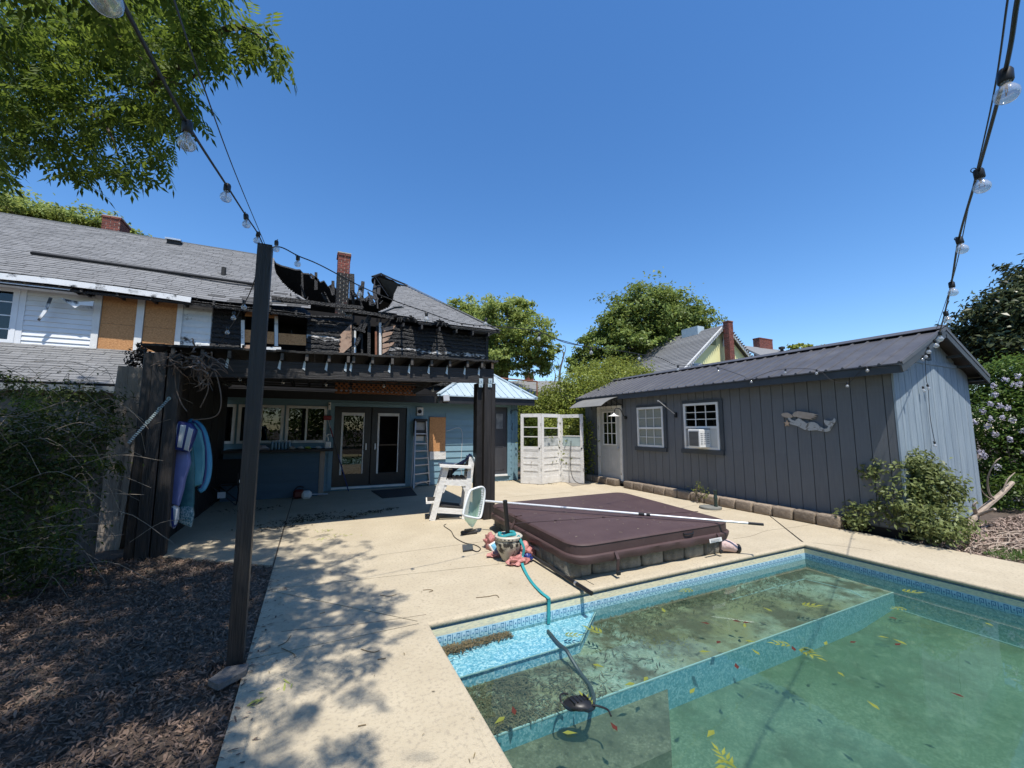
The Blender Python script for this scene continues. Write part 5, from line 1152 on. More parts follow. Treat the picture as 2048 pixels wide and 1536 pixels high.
# ================================================================== white wooden chair
ch = T('white_chair', 'tall weathered white wooden deck chair standing by the black post', 'chair', G(895, 1040))
A_ = G(864, 1041); B_ = G(929, 1038); u_ = (B_-A_)/np.linalg.norm(B_-A_); w_ = np.array([-u_[1], u_[0], 0])
nS = np.array([w_[0], w_[1], 0]); ps = lambda x, y, o=0.0: PL(x, y, A_+w_*o, nS)
CHW = M('worn_white_timber', (.60, .58, .54), (.74, .72, .68), .75, 6, bump=.5, bscale=22, c3=(.26, .20, .15), s3=7, t3=.66, w3=.03)
fl0, fl1, rl0, rl1 = A_, ps(893, 932), B_, ps(944, 914)
off = w_*.46
for o in (0, 1):
    for a, b in ((fl0, fl1), (rl0, rl1)):
        mb = MB(); mb.beam(a+off*o+np.array([0, 0, .0]), b+off*o, .10, .042, tuple(w_)); mb.build('leg', CHW, ch)
    mb = MB(); mb.beam(ps(879, 931)+off*o-w_*.03, ps(942, 934)+off*o-w_*.03, .13, .04, (0, 0, 1)); mb.build('armrest', CHW, ch)
    mb = MB(); mb.beam(ps(883, 963)+off*o, ps(936, 966)+off*o, .035, .11, (0, 0, 1)); mb.build('side_rail', CHW, ch)
    mb = MB(); mb.beam(ps(869, 1020)+off*o, ps(931, 1024)+off*o, .035, .085, (0, 0, 1)); mb.build('lower_rail', CHW, ch)
    mb = MB(); mb.beam(ps(893, 966)+off*o+w_*.01, ps(885, 985)+off*o+w_*.01, .03, .05); mb.beam(ps(926, 968)+off*o+w_*.01, ps(933, 985)+off*o+w_*.01, .03, .05); mb.build('gusset', CHW, ch)
for k in range(5):
    f = (k+.5)/5; a, b = ps(lerp(886, 932, f), 957), 0; mb = MB(); mb.beam(a-w_*.02, a+off+w_*.02, .06, .025, (0, 0, 1)); mb.build('seat_slat', M('dark_seat_slat', (.05, .05, .052), (.09, .085, .08), .7, 6), ch)
for k in range(4):
    f = k/3; a = lerp(ps(937, 952), ps(944, 922), f); mb = MB(); mb.beam(a, a+off, .02, .055, (0, 0, 1)); mb.build('back_slat', CHW, ch)
a = ps(866, 1007); mb = MB()
fr = [ps(852, 1008)-w_*.0, ps(880, 1006), ps(880, 1006)+off, ps(852, 1008)+off]
mb.prism([p for p in fr], (0, 0, .035)); ft = mb.build('footrest', CHW, ch)
mb = MB(); cm_ = sum(fr)/4; mb.prism([lerp(p, cm_, .18)+np.array([0, 0, .036]) for p in fr], (0, 0, .008)); mb.build('footrest_pad', DARK, ft)
mb = MB(); p4 = [ps(878, 1013)+w_*.04, ps(922, 1018)+w_*.04, ps(922, 1018)+off-w_*.04, ps(878, 1013)+off-w_*.04]; mb.prism(p4, (0, 0, .02)); mb.build('lower_shelf', DARK, ch)
# towel: draped over the chair back
tw = T('beach_towel', 'navy and pale blue towel slung over the back of the white chair', 'towel', ps(930, 925)+off*.5)
NAVYF = M('navy_cloth', (.012, .02, .085), (.02, .035, .13), .9, 9, bump=.2); SKYF = M('pale_blue_cloth', (.30, .52, .66), (.38, .60, .72), .9, 9, bump=.2)
def cloth(name, grid, mat, parent, th=.012):
    """grid [i][j] of points"""
    mb = MB(); m = len(grid); n = len(grid[0])
    for s_ in (0, 1):
        for r in grid: mb.v += [tuple(np.array(p, float)+np.array([0, 0, -th*s_])) for p in r]
    for i in range(m-1):
        for j in range(n-1):
            a = i*n+j; mb.f += [[a, a+1, a+n+1, a+n], [m*n+a, m*n+a+n, m*n+a+n+1, m*n+a+1]]
    o = mb.build(name, mat, parent, smooth=True); return o
gr = []
for i in range(9):
    f = i/8; a, b = lerp(ps(945, 910, -.03), ps(898, 935, .1), f), lerp(ps(945, 910, .0)+off, ps(905, 950, .3)+off*.2, f)
    gr.append([lerp(a, b, j/5)+np.array([0, 0, -.06*math.sin(f*math.pi)*math.sin(j/5*math.pi)+rj(.008)]) for j in range(6)])
cloth('towel_navy_side', gr, NAVYF, tw)
gr = []
for i in range(7):
    f = i/6; a = lerp(ps(943, 908, -.045), ps(956, 932, -.05), f) if f < .6 else lerp(ps(956, 932, -.05), ps(951, 940, -.05), (f-.6)/.4)
    gr.append([a+off*(j/4)*.8+u_*(.02*math.sin(j*2))+np.array([0, 0, rj(.006)]) for j in range(5)])
cloth('towel_pale_side', gr, SKYF, tw)
gr = [[lerp(ps(878+rj(1), 950, .5), ps(868, 995, .5), i/5)+w_*(.10*j/3)+u_*(.05*j/3+rj(.01)) for j in range(4)] for i in range(6)]
cloth('towel_hanging_end', gr, SKYF, tw)
can = T('black_can', 'small black tin standing under the armrest of the white chair', 'can', ps(899, 955, .08)); mb = MB(); c_ = ps(899, 955.5, .08)
mb.lathe(c_, [(.045, 0), (.05, .01), (.05, .13), (.045, .14)], 16); mb.build('can_body', BLK, can, smooth=True); mb = MB(); mb.lathe(c_, [(.048, .14), (.048, .152), (.0, .154)], 16); mb.build('lid', M('tin_lid', (.5, .5, .5), None, .4, metal=.6), can)
# ================================================================== folding screen of old doors
scr = T('folding_screen', 'folding screen of three peeling old white glazed doors', 'screen', (5.9, 10.0, 0))
P0, P1, P2, P3 = np.array([5.39, 10.45]), np.array([5.81, 9.99]), np.array([6.59, 10.24]), np.array([6.94, 9.55])
def olddoor(a, b, hh, panes, wide):
    t = (b-a)/np.linalg.norm(b-a); L_ = np.linalg.norm(b-a); nv = np.array([t[1], -t[0]])
    bxp = lambda mb, s0_, s1_, z0, z1, d0, d1: mb.hexa([(*(a+t*s0_+nv*d0), z0), (*(a+t*s1_+nv*d0), z0), (*(a+t*s1_+nv*d1), z0), (*(a+t*s0_+nv*d1), z0)], [(*(a+t*s0_+nv*d0), z1), (*(a+t*s1_+nv*d0), z1), (*(a+t*s1_+nv*d1), z1), (*(a+t*s0_+nv*d1), z1)])
    st = .095; g0_, g1_ = hh*.53, hh-.10
    mb = MB(); bxp(mb, .006, st, 0.01, hh, -.018, .018); bxp(mb, L_-st, L_-.006, .01, hh, -.018, .018); bxp(mb, st, L_-st, hh-.10, hh, -.018, .018); bxp(mb, st, L_-st, g0_-.09, g0_, -.018, .018); bxp(mb, st, L_-st, .01, .2, -.018, .018)
    dr = mb.build('old_door', WHITEPEEL, scr)
    z = .2; nb = 4; step = (g0_-.09-.2)/nb
    for k in range(nb):
        mb = MB(); bxp(mb, st, L_-st, z+.001, z+step-.035, -.006, .006); mb.build('door_panel', WHITEPEEL, dr)
        if k < nb-1: mb = MB(); bxp(mb, st, L_-st, z+step-.034, z+step, -.017, .017); mb.build('door_rail', WHITEPEEL, dr)
        else: mb = MB(); bxp(mb, st, L_-st, z+step-.034, z+step-.001, -.012, .012); mb.build('door_rail', WHITEPEEL, dr)
        z += step
    zs_ = [lerp(g0_, g1_, f) for f in panes]
    for z in zs_[1:-1]: mb = MB(); bxp(mb, st, L_-st, z-.014, z+.014, -.012, .012); mb.build('glazing_bar', WHITEPEEL, dr)
    for k, kind in enumerate(wide):
        if kind:
            mb = MB(); bxp(mb, st, L_-st, zs_[k]+.012, zs_[k+1]-.012, -.002, .002)
            mb.build('pane', {1: GLASSW, 2: M('milky_pane', (.34, .42, .40), (.42, .50, .48), .25, 6), 3: M('dusty_pane', (.55, .57, .56), (.2, .22, .21), .5, 7)}[kind], dr)
    mb = MB(); c_ = a+t*(L_-.05)+nv*.02; mb.lathe((*c_, g0_-.05), [(.022, 0), (.022, .012), (0, .014)], 10, (*nv, 0)); mb.build('door_knob', BLK, dr)
    for z in (.35, 1.0, 1.62):
        mb = MB(); bxp(mb, L_-.012, L_-.002, z, z+.09, .015, .022); mb.build('hinge', DARK, dr)
olddoor(P0, P1, 1.98, (0, .33, .66, 1), (1, 1, 1)); olddoor(P1, P2, 1.98, (0, .32, .63, 1), (3, 1, 0)); olddoor(P2, P3, 1.97, (0, .36, 1), (2, 0))
hose_ = cable('garden_hose', [np.array([*lerp(P2, P3, .5), 1.2])+np.array([-.05, -.05, 0]), np.array([*lerp(P2, P3, .48), .7])+np.array([-.06, -.06, 0]), np.array([*lerp(P2, P3, .5), .3])+np.array([-.07, -.07, 0]), np.array([*lerp(P2, P3, .7), .06])+np.array([-.10, -.10, 0]), np.array([*lerp(P2, P3, 1.0), .02])+np.array([0, -.1, 0]), np.array([*lerp(P2, P3, 1.15), .02])+np.array([.1, .0, 0])], .011, M('dark_hose', (.05, .05, .05), None, .6)); tag(hose_, 'thin dark hose drooping down the right door of the white screen', 'hose')
mt = MB(); q = [G(1118, 958), G(1163, 964), G(1180, 968), G(1146, 973)]; mt.prism(q, (0, 0, .008)); tag(mt.build('stone_slab', M('grey_slab', (.2, .17, .13), (.28, .24, .19), .9, 9)), 'flat grey slab on the deck below the white screen', 'slab')
# ================================================================== ladder
ld = T('step_ladder', 'narrow aluminium step ladder leaning against the blue wall by the plywood patch', 'ladder', G(845, 976))
bl, br_, tl, tr2 = G(827, 977), G(858.5, 971), AY(831, 841, LY-.18), AY(852, 842, LY-.18)
LADM = M('dull_aluminium', (.30, .31, .34), (.42, .43, .46), .45, 12, metal=.55)
for a, b in ((bl, tl), (br_, tr2)):
    mb = MB(); mb.beam(a, b, .03, .07, (0, -1, .1)); mb.build('stile', LADM, ld)
for f in (.07, .20, .33, .43, .54, .65, .80):
    mb = MB(); a, b = lerp(bl, tl, f), lerp(br_, tr2, f); mb.beam(a, b, .085, .03, (0, 0, 1)); mb.build('step', LADM, ld)
mb = MB(); mb.beam(tl+np.array([-.03, 0, .02]), tr2+np.array([.03, 0, .02]), .12, .06); mb.build('top_cap', DARK, ld)
for a, b in ((bl+np.array([0, .30, 0]), tl+np.array([0, .06, -.05])), (br_+np.array([.02, .30, 0]), tr2+np.array([0, .06, -.05]))):
    mb = MB(); mb.beam(a, b, .025, .04, (0, -1, .1)); mb.build('rear_rail', LADM, ld)
mb = MB(); mb.beam(lerp(bl, tl, .02), lerp(bl, br_, .45)+np.array([0, 0, .16]), .015, .02); mb.beam(lerp(br_, tr2, .02), lerp(bl, br_, .55)+np.array([0, 0, .16]), .015, .02); mb.build('foot_brace', LADM, ld)
# door mat, blower, broom, bar
mb = MB(); q = [G(742, 982), G(822, 976), G(834, 991), G(765, 997)]; mb.prism(q, (0, 0, .012)); tag(mb.build('door_mat', M('dark_mat', (.035, .034, .033), (.06, .057, .053), .95, 40, bump=.6, bscale=120)), 'dark flat mat on the shaded deck by the french doors', 'mat')
lb = T('leaf_blower', 'red and white leaf blower lying on the shaded deck', 'leaf blower', G(606, 999))
c_ = G(606, 997)+np.array([0, 0, .1]); mb = MB(); mb.cbox(c_+np.array([-.20, -.1, -.08]), c_+np.array([.02, .12, .10]), .04); mb.build('motor_housing', M('dark_red_plastic', (.10, .012, .01), None, .45), lb)
mb = MB(); mb.cbox(c_+np.array([-.04, -.14, -.1]), c_+np.array([.17, .06, .07]), .05); mb.build('fuel_tank', WHITEP, lb)
mb = MB(); mb.tube([c_+np.array([.16, 0, -.02]), c_+np.array([.5, .05, -.04])], [.012, .01], 8); mb.build('shaft', ALU, lb)
mb = MB(); mb.tube(curve([c_+np.array([-.18, .05, .1]), c_+np.array([-.1, .05, .16]), c_+np.array([.0, .05, .14])], 4), .014, 6); mb.build('handle', BLK, lb)
bm_ = T('broom', 'blue handled broom with red head leaning upside down on the french doors', 'broom', G(697, 984))
p, q = G(697, 984)+np.array([0, 0, .02]), AY(655, 836, LY-.12); mb = MB()
mb.tube([p, lerp(p, q, .5)], .014, 8); mb.build('blue_handle', M('blue_handle', (.012, .02, .12), None, .45), bm_)
mb = MB(); mb.tube([lerp(p, q, .5), lerp(p, q, .74)], .011, 8); mb.build('dark_handle', M('dark_handle', (.03, .025, .03), None, .45), bm_)
mb = MB(); mb.tube([lerp(p, q, .74), lerp(p, q, .86)], .013, 8); mb.build('red_grip', M('red_grip', (.25, .025, .02), None, .45), bm_)
mb = MB(); mb.tube([lerp(p, q, .86), q], .012, 8); mb.build('pale_handle', M('pale_pole', (.45, .43, .42), None, .45), bm_)
mb = MB(); mb.cbox(q+np.array([-.09, -.03, -.05]), q+np.array([.09, .03, .06]), .012); mb.build('head', M('red_plastic', (.22, .02, .025), None, .5), bm_)
bar = T('patio_bar', 'blue boarded bar counter with dark top under the shaded windows', 'bar counter', (-.8, 10.6, 0))
bY = 10.6; bx1 = float(AY(647, 970, bY)[0]); bz = 1.02
BARB = M('blue_bar_board_shade_painted_in', (.035, .075, .11), (.05, .095, .135), .6, 4, st=(.5, 3, 3), rnd=.06)  # siding blue darkened; the patio cover's shade is put into the colour
boards(-1.7, bx1-.12, .0, bz, .18, bY, [], BARB, bar)
mb = MB(); mb.box((-1.7, bY+.002, 0), (bx1, bY+.06, bz)); mb.build('bar_frame', BARB, bar)
mb = MB(); mb.box((bx1-.11, bY-.03, 0), (bx1, bY+.0, bz)); mb.build('corner_post', OLDW, bar)
mb = MB(); mb.box((-1.7, bY-.22, bz+.003), (bx1+.16, LY-.04, bz+.055)); mb.build('counter_top', BLACKWOOD, bar)
wp = T('water_pack', 'shrink wrapped pack of water bottles on the dark bar top', 'bottles', (-.3, 10.75, bz+.055), None)
wx = float(AY(561, 900, 10.75)[0]); BOT = glassmat('bottle_plastic', (.55, .68, .78), 1.45, .08, 1.4)
for i in range(6):
    for j in range(3):
        mb = MB(); mb.lathe((wx+.033+i*.068-.2, 10.68+j*.068, bz+.056), [(.03, 0), (.032, .01), (.032, .12), (.028, .15), (.013, .175), (.013, .19), (0, .191)], 10); bo = mb.build('bottle', M('blue_tinted_plastic', (.10, .20, .30), (.16, .28, .38), .15, 9), wp, smooth=True)
        mb = MB(); mb.lathe((wx+.033+i*.068-.2, 10.68+j*.068, bz+.056), [(.0145, .18), (.0145, .197), (0, .198)], 8); mb.build('cap', WHITEP, bo)
jug = T('white_jug', 'white jug with bent spout at the right end of the bar', 'jug', AY(655, 894, 10.7))
c_ = AY(655, 899, 10.72); c_[2] = bz+.056; mb = MB(); mb.cbox(c_+np.array([-.07, -.06, 0]), c_+np.array([.07, .06, .16]), .02); mb.build('jug_body', WHITEP, jug); mb = MB(); mb.tube(curve([c_+np.array([0, 0, .15]), c_+np.array([.0, 0, .24]), c_+np.array([-.03, 0, .30]), c_+np.array([.04, 0, .34]), c_+np.array([.07, 0, .28])], 5), .012, 8); mb.build('spout', WHITEP, jug, smooth=True)
for k, (x, cc, lab) in enumerate(((521, (.35, .33, .35), 'pale crumpled rag at the left of the bar top'), (585, (.45, .36, .30), 'pinkish crumpled packet beside the water bottles on the bar'), (602, (.48, .46, .42), 'pale crumpled packet near the middle of the bar top'), (616, (.30, .36, .06), 'yellow green packet on the bar top'), (637, (.5, .5, .48), 'small white cup lying near the jug on the bar'))):
    X = float(AY(x, 900, 10.62)[0]); bm = bmesh.new(); bmesh.ops.create_icosphere(bm, subdivisions=2, radius=.07 if k else .16)
    for v in bm.verts: v.co = Vector((v.co.x, v.co.y*.8, v.co.z*.45))*(1+.5*mnoise.noise(v.co*18)); v.co += Vector((X, 10.62, bz+.085))
    mb = MB(); mb.bm(bm); tag(mb.build('rag' if k == 0 else 'packet', M('packet_%d' % k, cc, None, .7)), lab, 'litter')
# camp chair in the dark
cc_ = T('camp_chair', 'black folding camp chair in the shade left of the black pole', 'camp chair', G(447, 1010))
c_ = G(447, 1010); BLF = M('black_canvas', (.008, .008, .009), (.014, .014, .015), .9, 9)
for sx_ in (-.24, .24):
    for q, r_ in (((-sx_, -.2, 0), (sx_, -.22, .45)), ((-sx_, .2, 0), (sx_, .22, .45)), ((sx_, -.2, 0), (sx_, .2, .45)), ((sx_, .2, 0), (sx_, -.2, .45)), ((sx_, .2, .4), (sx_*1.05, .28, .9)), ((sx_, -.22, .4), (sx_, -.22, .64))):
        mb = MB(); mb.tube([c_+np.array(q)+np.array([0, 0, .012]), c_+np.array(r_)], .011, 6); mb.build('frame_tube', BLK, cc_)
mb = MB(); mb.hexa([c_+np.array(v) for v in ((-.25, -.22, .40), (.25, -.22, .40), (.25, .2, .36), (-.25, .2, .36))], [c_+np.array(v) for v in ((-.25, -.22, .42), (.25, -.22, .42), (.25, .2, .38), (-.25, .2, .38))]); mb.build('seat', BLF, cc_)
mb = MB(); mb.hexa([c_+np.array(v) for v in ((-.25, .2, .40), (.25, .2, .40), (.25, .22, .40), (-.25, .22, .40))], [c_+np.array(v) for v in ((-.26, .27, .9), (.26, .27, .9), (.26, .29, .9), (-.26, .29, .9))]); mb.build('backrest', BLF, cc_)
mb = MB(); p, q = D(434, 997, 7.6), D(450, 985, 7.6); mb.box((p[0], p[1], p[2]), (q[0], p[1]+.006, q[2])); mb.build('paper_label', M('white_label', (.5, .55, .6), None, .7), cc_)
# ================================================================== pool floats hanging on the left boarding
def inflat(name, outline, thick, mat, parent, Y, seg=5):
    """puffy panel in a plane of constant Y from a pixel outline"""
    pts = [AY(x, y, Y) for x, y in outline]; c = sum(pts)/len(pts); rings = []
    for k in range(seg+1):
        t = k/seg*math.pi; s_ = math.sin(t)**.5 if 0 < k < seg else .0; s_ = .80+.20*s_; d = -math.cos(t)*thick/2
        rings.append([c+(p-c)*s_+np.array([0, d, 0]) for p in pts])
    mb = MB(); n = len(pts)
    for r in rings: mb.v += [tuple(p) for p in r]
    for k in range(seg):
        for j in range(n): mb.f.append([k*n+j, k*n+(j+1) % n, (k+1)*n+(j+1) % n, (k+1)*n+j])
    mb.f += [list(range(n))[::-1], [seg*n+j for j in range(n)]]
    return mb.build(name, mat, parent, smooth=True)
FLN, FLV, FLW, FLT, FLS, FLTE = M('navy_vinyl', (.02, .035, .16), None, .4), M('lilac_blue_vinyl', (.12, .15, .36), (.16, .19, .42), .4, 5, bump=.3, bscale=9), M('white_vinyl_float', (.55, .57, .58), None, .4), M('teal_vinyl', (.02, .10, .13), (.04, .16, .19), .45, 9), M('sky_blue_vinyl', (.04, .24, .44), (.055, .29, .50), .4, 4), M('aqua_vinyl', (.07, .27, .35), (.10, .32, .40), .45, 5)
f1 = T('striped_float', 'navy and white striped pool mattress hanging at the patio cover corner', 'pool float', D(360, 1050, 7.0))
fY = 6.75
inflat('mattress', [(343, 888), (378, 898), (382, 925), (372, 955), (366, 985), (358, 1012), (342, 1008)], .12, FLV, f1, fY)
inflat('headrest', [(346, 850), (360, 842), (384, 846), (395, 860), (388, 882), (378, 905), (346, 898)], .16, FLN, f1, fY-.14)
for a, b, c, d in (((347, 856), (360, 846), (354, 894), (345, 893)), ((364, 848), (377, 849), (367, 898), (357, 896)), ((381, 852), (391, 858), (379, 903), (370, 900))):
    inflat('white_stripe', [a, lerp(np.array(a), np.array(b), .5), b, c, d], .185, FLW, f1, fY-.14)
inflat('foot_pillow', [(341, 1014), (350, 1009), (357, 1016), (356, 1040), (349, 1056), (341, 1050)], .14, FLW, f1, fY)
inflat('navy_stripe', [(346, 1012), (350, 1011), (352, 1052), (348, 1056), (345, 1040)], .155, FLN, f1, fY)
f2 = T('teal_float', 'teal patterned pool mattress hanging behind the striped mattress', 'pool float', D(372, 1050, 7.2)); fY = 7.0
inflat('mattress', [(366, 930), (386, 890), (390, 930), (388, 1010), (384, 1025), (360, 1020)], .08, FLT, f2, fY)
FPAT = M('white_teal_print', (.35, .45, .48), (.03, .14, .18), .5, 60, amt=.25, st=(1, 1, .6)); inflat('patterned_pillow', [(361, 1012), (386, 1010), (388, 1030), (383, 1054), (372, 1050), (358, 1044)], .10, FPAT, f2, fY)
f3 = T('blue_ring_float', 'bright blue and aqua lounge float hanging behind the mattresses', 'pool float', D(402, 970, 7.4)); fY = 7.15
inflat('aqua_panel', [(372, 844), (392, 846), (404, 862), (411, 895), (411, 935), (405, 970), (390, 974), (386, 900)], .16, FLTE, f3, fY)
mb = MB(); q = [AY(x, y, fY+.08) for x, y in ((376, 843), (392, 848), (404, 862), (412, 890), (416, 925), (413, 955), (405, 975), (396, 980))]; mb.tube(curve(q, 5), [.03]+[.052]*33+[.04, .03], 12); mb.build('blue_tube', FLS, f3, smooth=True)
mb = MB(); q = [AY(x, y, fY-.02) for x, y in ((384, 842), (396, 850), (405, 866), (411, 895), (412, 930), (408, 960), (400, 976))]; mb.tube(curve(q, 5), .014, 6); mb.build('seam', FLN, f3, smooth=True)
# ================================================================== clutter by the tub
pot = T('ceramic_pot', 'black and white patterned ceramic pot with a black tube standing in it', 'pot', G(1017, 1122))
c_ = G(1017, 1120); POTM = M('antique_pot_glaze', (.50, .46, .37), (.36, .32, .24), .45, 8, c3=(.02, .018, .015), s3=9, t3=.53, w3=.03)
prof_ = [(.0, .0), (.075, 0), (.085, .02), (.10, .06), (.135, .12), (.155, .18), (.158, .225), (.150, .245), (.162, .255), (.162, .285), (.150, .292), (.135, .285), (.13, .22)]
mb = MB(); mb.lathe(c_, prof_, 28); mb.build('pot_body', POTM, pot, smooth=True)
mb = MB(); mb.lathe(c_, [(.165, .256), (.167, .262), (.167, .282), (.153, .294), (.136, .288)], 28); mb.build('rim', M('cream_pot_rim', (.52, .48, .40), (.42, .38, .30), .5, 12, c3=(.1, .08, .06), s3=16, t3=.65, w3=.04), pot, smooth=True)
mb = MB()
for k in range(22): t = 2*math.pi*k/22; rr_ = .1645; a = c_+np.array([rr_*math.cos(t), rr_*math.sin(t), .268]); mb.beam(a-np.array([0, 0, .007]), a+np.array([0, 0, .007]), .022, .004, (math.cos(t), math.sin(t), 0))
for k in range(14): t = 2*math.pi*k/14; rr_ = .160; a = c_+np.array([rr_*math.cos(t), rr_*math.sin(t), .205]); mb.beam(a-np.array([0, 0, .018]), a+np.array([0, 0, .012]), .04, .005, (math.cos(t), math.sin(t), 0))
mb.build('pot_relief', M('black_glaze', (.02, .018, .016), (.05, .045, .04), .4, 20), pot)
mb = MB(); mb.lathe(c_, [(.0, .2), (.13, .2), (.0, .215)], 20); mb.build('pot_soil', SOIL, pot)
mb = MB(); a, b = c_+np.array([0, 0, .18]), D(1010, 1001, float(proj(c_)[2])-.0); mb.tube([a, b], .027, 14); mb.build('black_tube', BLK, pot, smooth=True)
mb = MB(); q = [c_+np.array([.125*math.cos(t)*.8-.02, .1*math.sin(t)*.8, .30+.01*math.sin(3*t)]) for t in np.linspace(0, 6.28, 18)]; mb.tube(q, .018, 6); mb.build('teal_collar', M('teal_webbing', (.02, .22, .24), (.04, .30, .31), .6, 9), pot, smooth=True)
st2 = T('teal_strap', 'teal webbing strap running from the pot over the deck into the pool', 'strap', G(1050, 1145))
mid = [c_+np.array([.06, -.13, .305]), c_+np.array([.12, -.17, .16]), G(1042, 1122, .06), G(1048, 1142, .02), G(1062, 1165, .008), G(1082, 1184, .010), np.array([0, 0, 0])]
lip = G(1084, 1186, .012); mid[5] = lip; down = np.array([lip[0]+.01, PYF-.012, -.03]); dn2 = np.array([lip[0]-.0, PYF-.02, BZ+.01]); pts = curve(mid[:2]+[G(1043, 1119, .05), G(1050, 1142, .014), G(1064, 1165, .008)]+[lip, np.array([lip[0]+.005, PYF-.008, 0.006]), down, dn2], 3)
mb = MB()
for i_, (a, b) in enumerate(zip(pts, pts[1:])):
    dz = abs(b[2]-a[2])/max(1e-4, np.linalg.norm(b-a)); mb.beam(a, b, .032, .005, (0, -1, .02) if dz > .75 else (0, -.25, 1))
mb.build('webbing', M('teal_webbing', (0, 0, 0)), st2)
# crumpled float, second pole, small things
pf = T('crumpled_float', 'deflated coral pink and blue pool float bunched around the pot', 'pool float', G(1040, 1105))
PINK = M('coral_vinyl', (.36, .13, .12), (.50, .24, .21), .5, 6, bump=.5, bscale=14)
def crumple(c, r, sq, mat, name, amp=.55, f=7, parent=pf, seed=0):
    bm = bmesh.new(); bmesh.ops.create_icosphere(bm, subdivisions=4, radius=1)
    for v in bm.verts:
        d = v.co.copy(); rad = 1+amp*(mnoise.noise(d*f*.3+Vector((seed, 0, 0)))+.5*abs(mnoise.noise(d*f*.8+Vector((seed, 3, 0)))))
        v.co = Vector((d.x*r*sq[0], d.y*r*sq[1], max(-.95*r*sq[2], d.z*r*sq[2])))*rad+Vector([float(t) for t in c])
    mb = MB(); mb.bm(bm); return mb.build(name, mat, parent, smooth=True)
crumple(G(1048, 1104, .06), .13, (1, .8, .7), PINK, 'pink_fold', seed=1); crumple(G(982, 1085, .07), .10, (.7, 1.1, 1.0), PINK, 'pink_fold', seed=4); crumple(G(1036, 1122, .04), .09, (1.2, .7, .6), PINK, 'pink_fold', seed=8); crumple(G(992, 1108, .03), .08, (1.2, .7, .4), PINK, 'pink_fold', seed=11)
crumple(G(1056, 1115, .05), .05, (1, .8, .7), M('navy_vinyl', (0, 0, 0)), 'navy_fold', seed=2)
cb = c_; q = [G(976, 1090, .12), G(996, 1078, .16), G(1000, 1100, .05), G(985, 1105, .03)]; mb = MB(); mb.prism(q, (0, -.03, .01)); mb.build('white_cushion', WHITEP, pf)
mb = MB(); cq = sum(q)/4; mb.prism([lerp(p, cq, .3)+np.array([-.004, -.033, .012]) for p in q], (0, -.004, .004)); mb.build('blue_panel', M('sky_panel', (.16, .40, .58), None, .5), pf)
pl2 = T('telescopic_pole', 'black gripped telescopic pool pole poking over the pool edge beside the tub', 'pool pole', G(1100, 1140))
a, b = G(1066, 1112, .05), np.array(D(1184, 1188, float(proj(G(1184, 1188, .0))[2])-.12)); p1_ = G(1130, 1156, .035); dirp = (p1_-a); b = a+dirp*2.0
b = G(1183, 1187, .03); mb = MB(); mb.tube([a, lerp(a, b, .62)], .017, 10); mb.build('lower_tube', M('black_tube', (.02, .02, .021), (.03, .03, .03), .4, 9), pl2, smooth=True)
mb = MB(); mb.tube([lerp(a, b, .62), b], .021, 12); mb.build('grip', BLK, pl2, smooth=True); mb = MB(); mb.tube([lerp(a, b, .77), lerp(a, b, .795)], .0235, 12); mb.build('collar', ALU, pl2)
mb = MB(); mb.tube([G(1046, 1085, .14), G(1090, 1105, .09)], .02, 8); tag(mb.build('grey_tube', M('grey_tube', (.2, .19, .19), (.28, .27, .26), .5, 9), smooth=True), 'short dusty grey tube lying between the pot and the tub', 'tube')
ss = T('light_stand', 'small black rectangular light fixture on the deck left of the pot', 'light', G(938, 1068)); c_ = G(938, 1068)
mb = MB(); mb.cbox(c_+np.array([-.12, -.05, 0]), c_+np.array([.12, .05, .05]), .015); mb.build('housing', DARK, ss); mb = MB(); mb.cbox(c_+np.array([-.07, -.05, .045]), c_+np.array([.07, .03, .075]), .012); mb.build('lens_hood', M('dark_bronze', (.06, .05, .035), None, .4), ss)
sp_ = T('solar_panel', 'small dark solar panel lying flat on the sunlit deck', 'solar panel', G(935, 1097)); mb = MB(); q = [G(924.5, 1091, .012), G(945, 1090, .012), G(946.5, 1100, .012), G(926, 1103, .012)]; mb.prism(q, (0, 0, .012)); mb.build('panel', M('solar_blue', (.03, .035, .045), (.05, .055, .065), .3, 9), sp_)
cable('lead', [G(945, 1100, .01), G(955, 1103, .008), G(961, 1097, .006), G(950, 1090, .006), G(930, 1086, .006), G(910, 1075, .006), G(902, 1062, .006), G(888, 1052, .006), G(892, 1048, .006)], .006, WIRE, sp_)
ub_ = T('umbrella_base', 'green umbrella stand with round base near the shed stone blocks', 'umbrella stand', G(1424, 1022)); c_ = G(1421, 1017); GRN = M('dark_green_enamel', (.012, .035, .03), (.03, .05, .045), .4, 14)
mb = MB(); mb.lathe(c_, [(.20, 0), (.205, .02), (.20, .04), (.05, .06), (.0, .06)], 28); mb.build('base_plate', M('grey_base', (.15, .155, .14), (.2, .2, .18), .6, 9), ub_, smooth=True)
c2_ = c_+np.array([.03, -.1, .05]); mb = MB(); mb.lathe(c2_, [(.032, 0), (.032, .14), (.036, .15), (.036, .18), (.03, .2), (.03, .28), (.034, .285), (.034, .31), (.02, .312)], 14); mb.build('tube', GRN, ub_, smooth=True)
rf_ = T('rolled_umbrella', 'rolled pink umbrella cloth with dark cap poking from behind the tub', 'umbrella', G(1455, 1100)); a, b = G(1438, 1088, .10), G(1472, 1097, .05)
mb = MB(); mb.tube(curve([a, lerp(a, b, .5)+np.array([0, 0, .01]), b], 5), [.085, .085, .08, .08, .075, .075, .07, .065, .06, .058, .05], 12); mb.build('rolled_cloth', M('pale_pink_cloth', (.50, .36, .33), (.58, .45, .42), .85, 9, bump=.5, bscale=16, c3=(.3, .14, .13), s3=9, t3=.6), rf_, smooth=True)
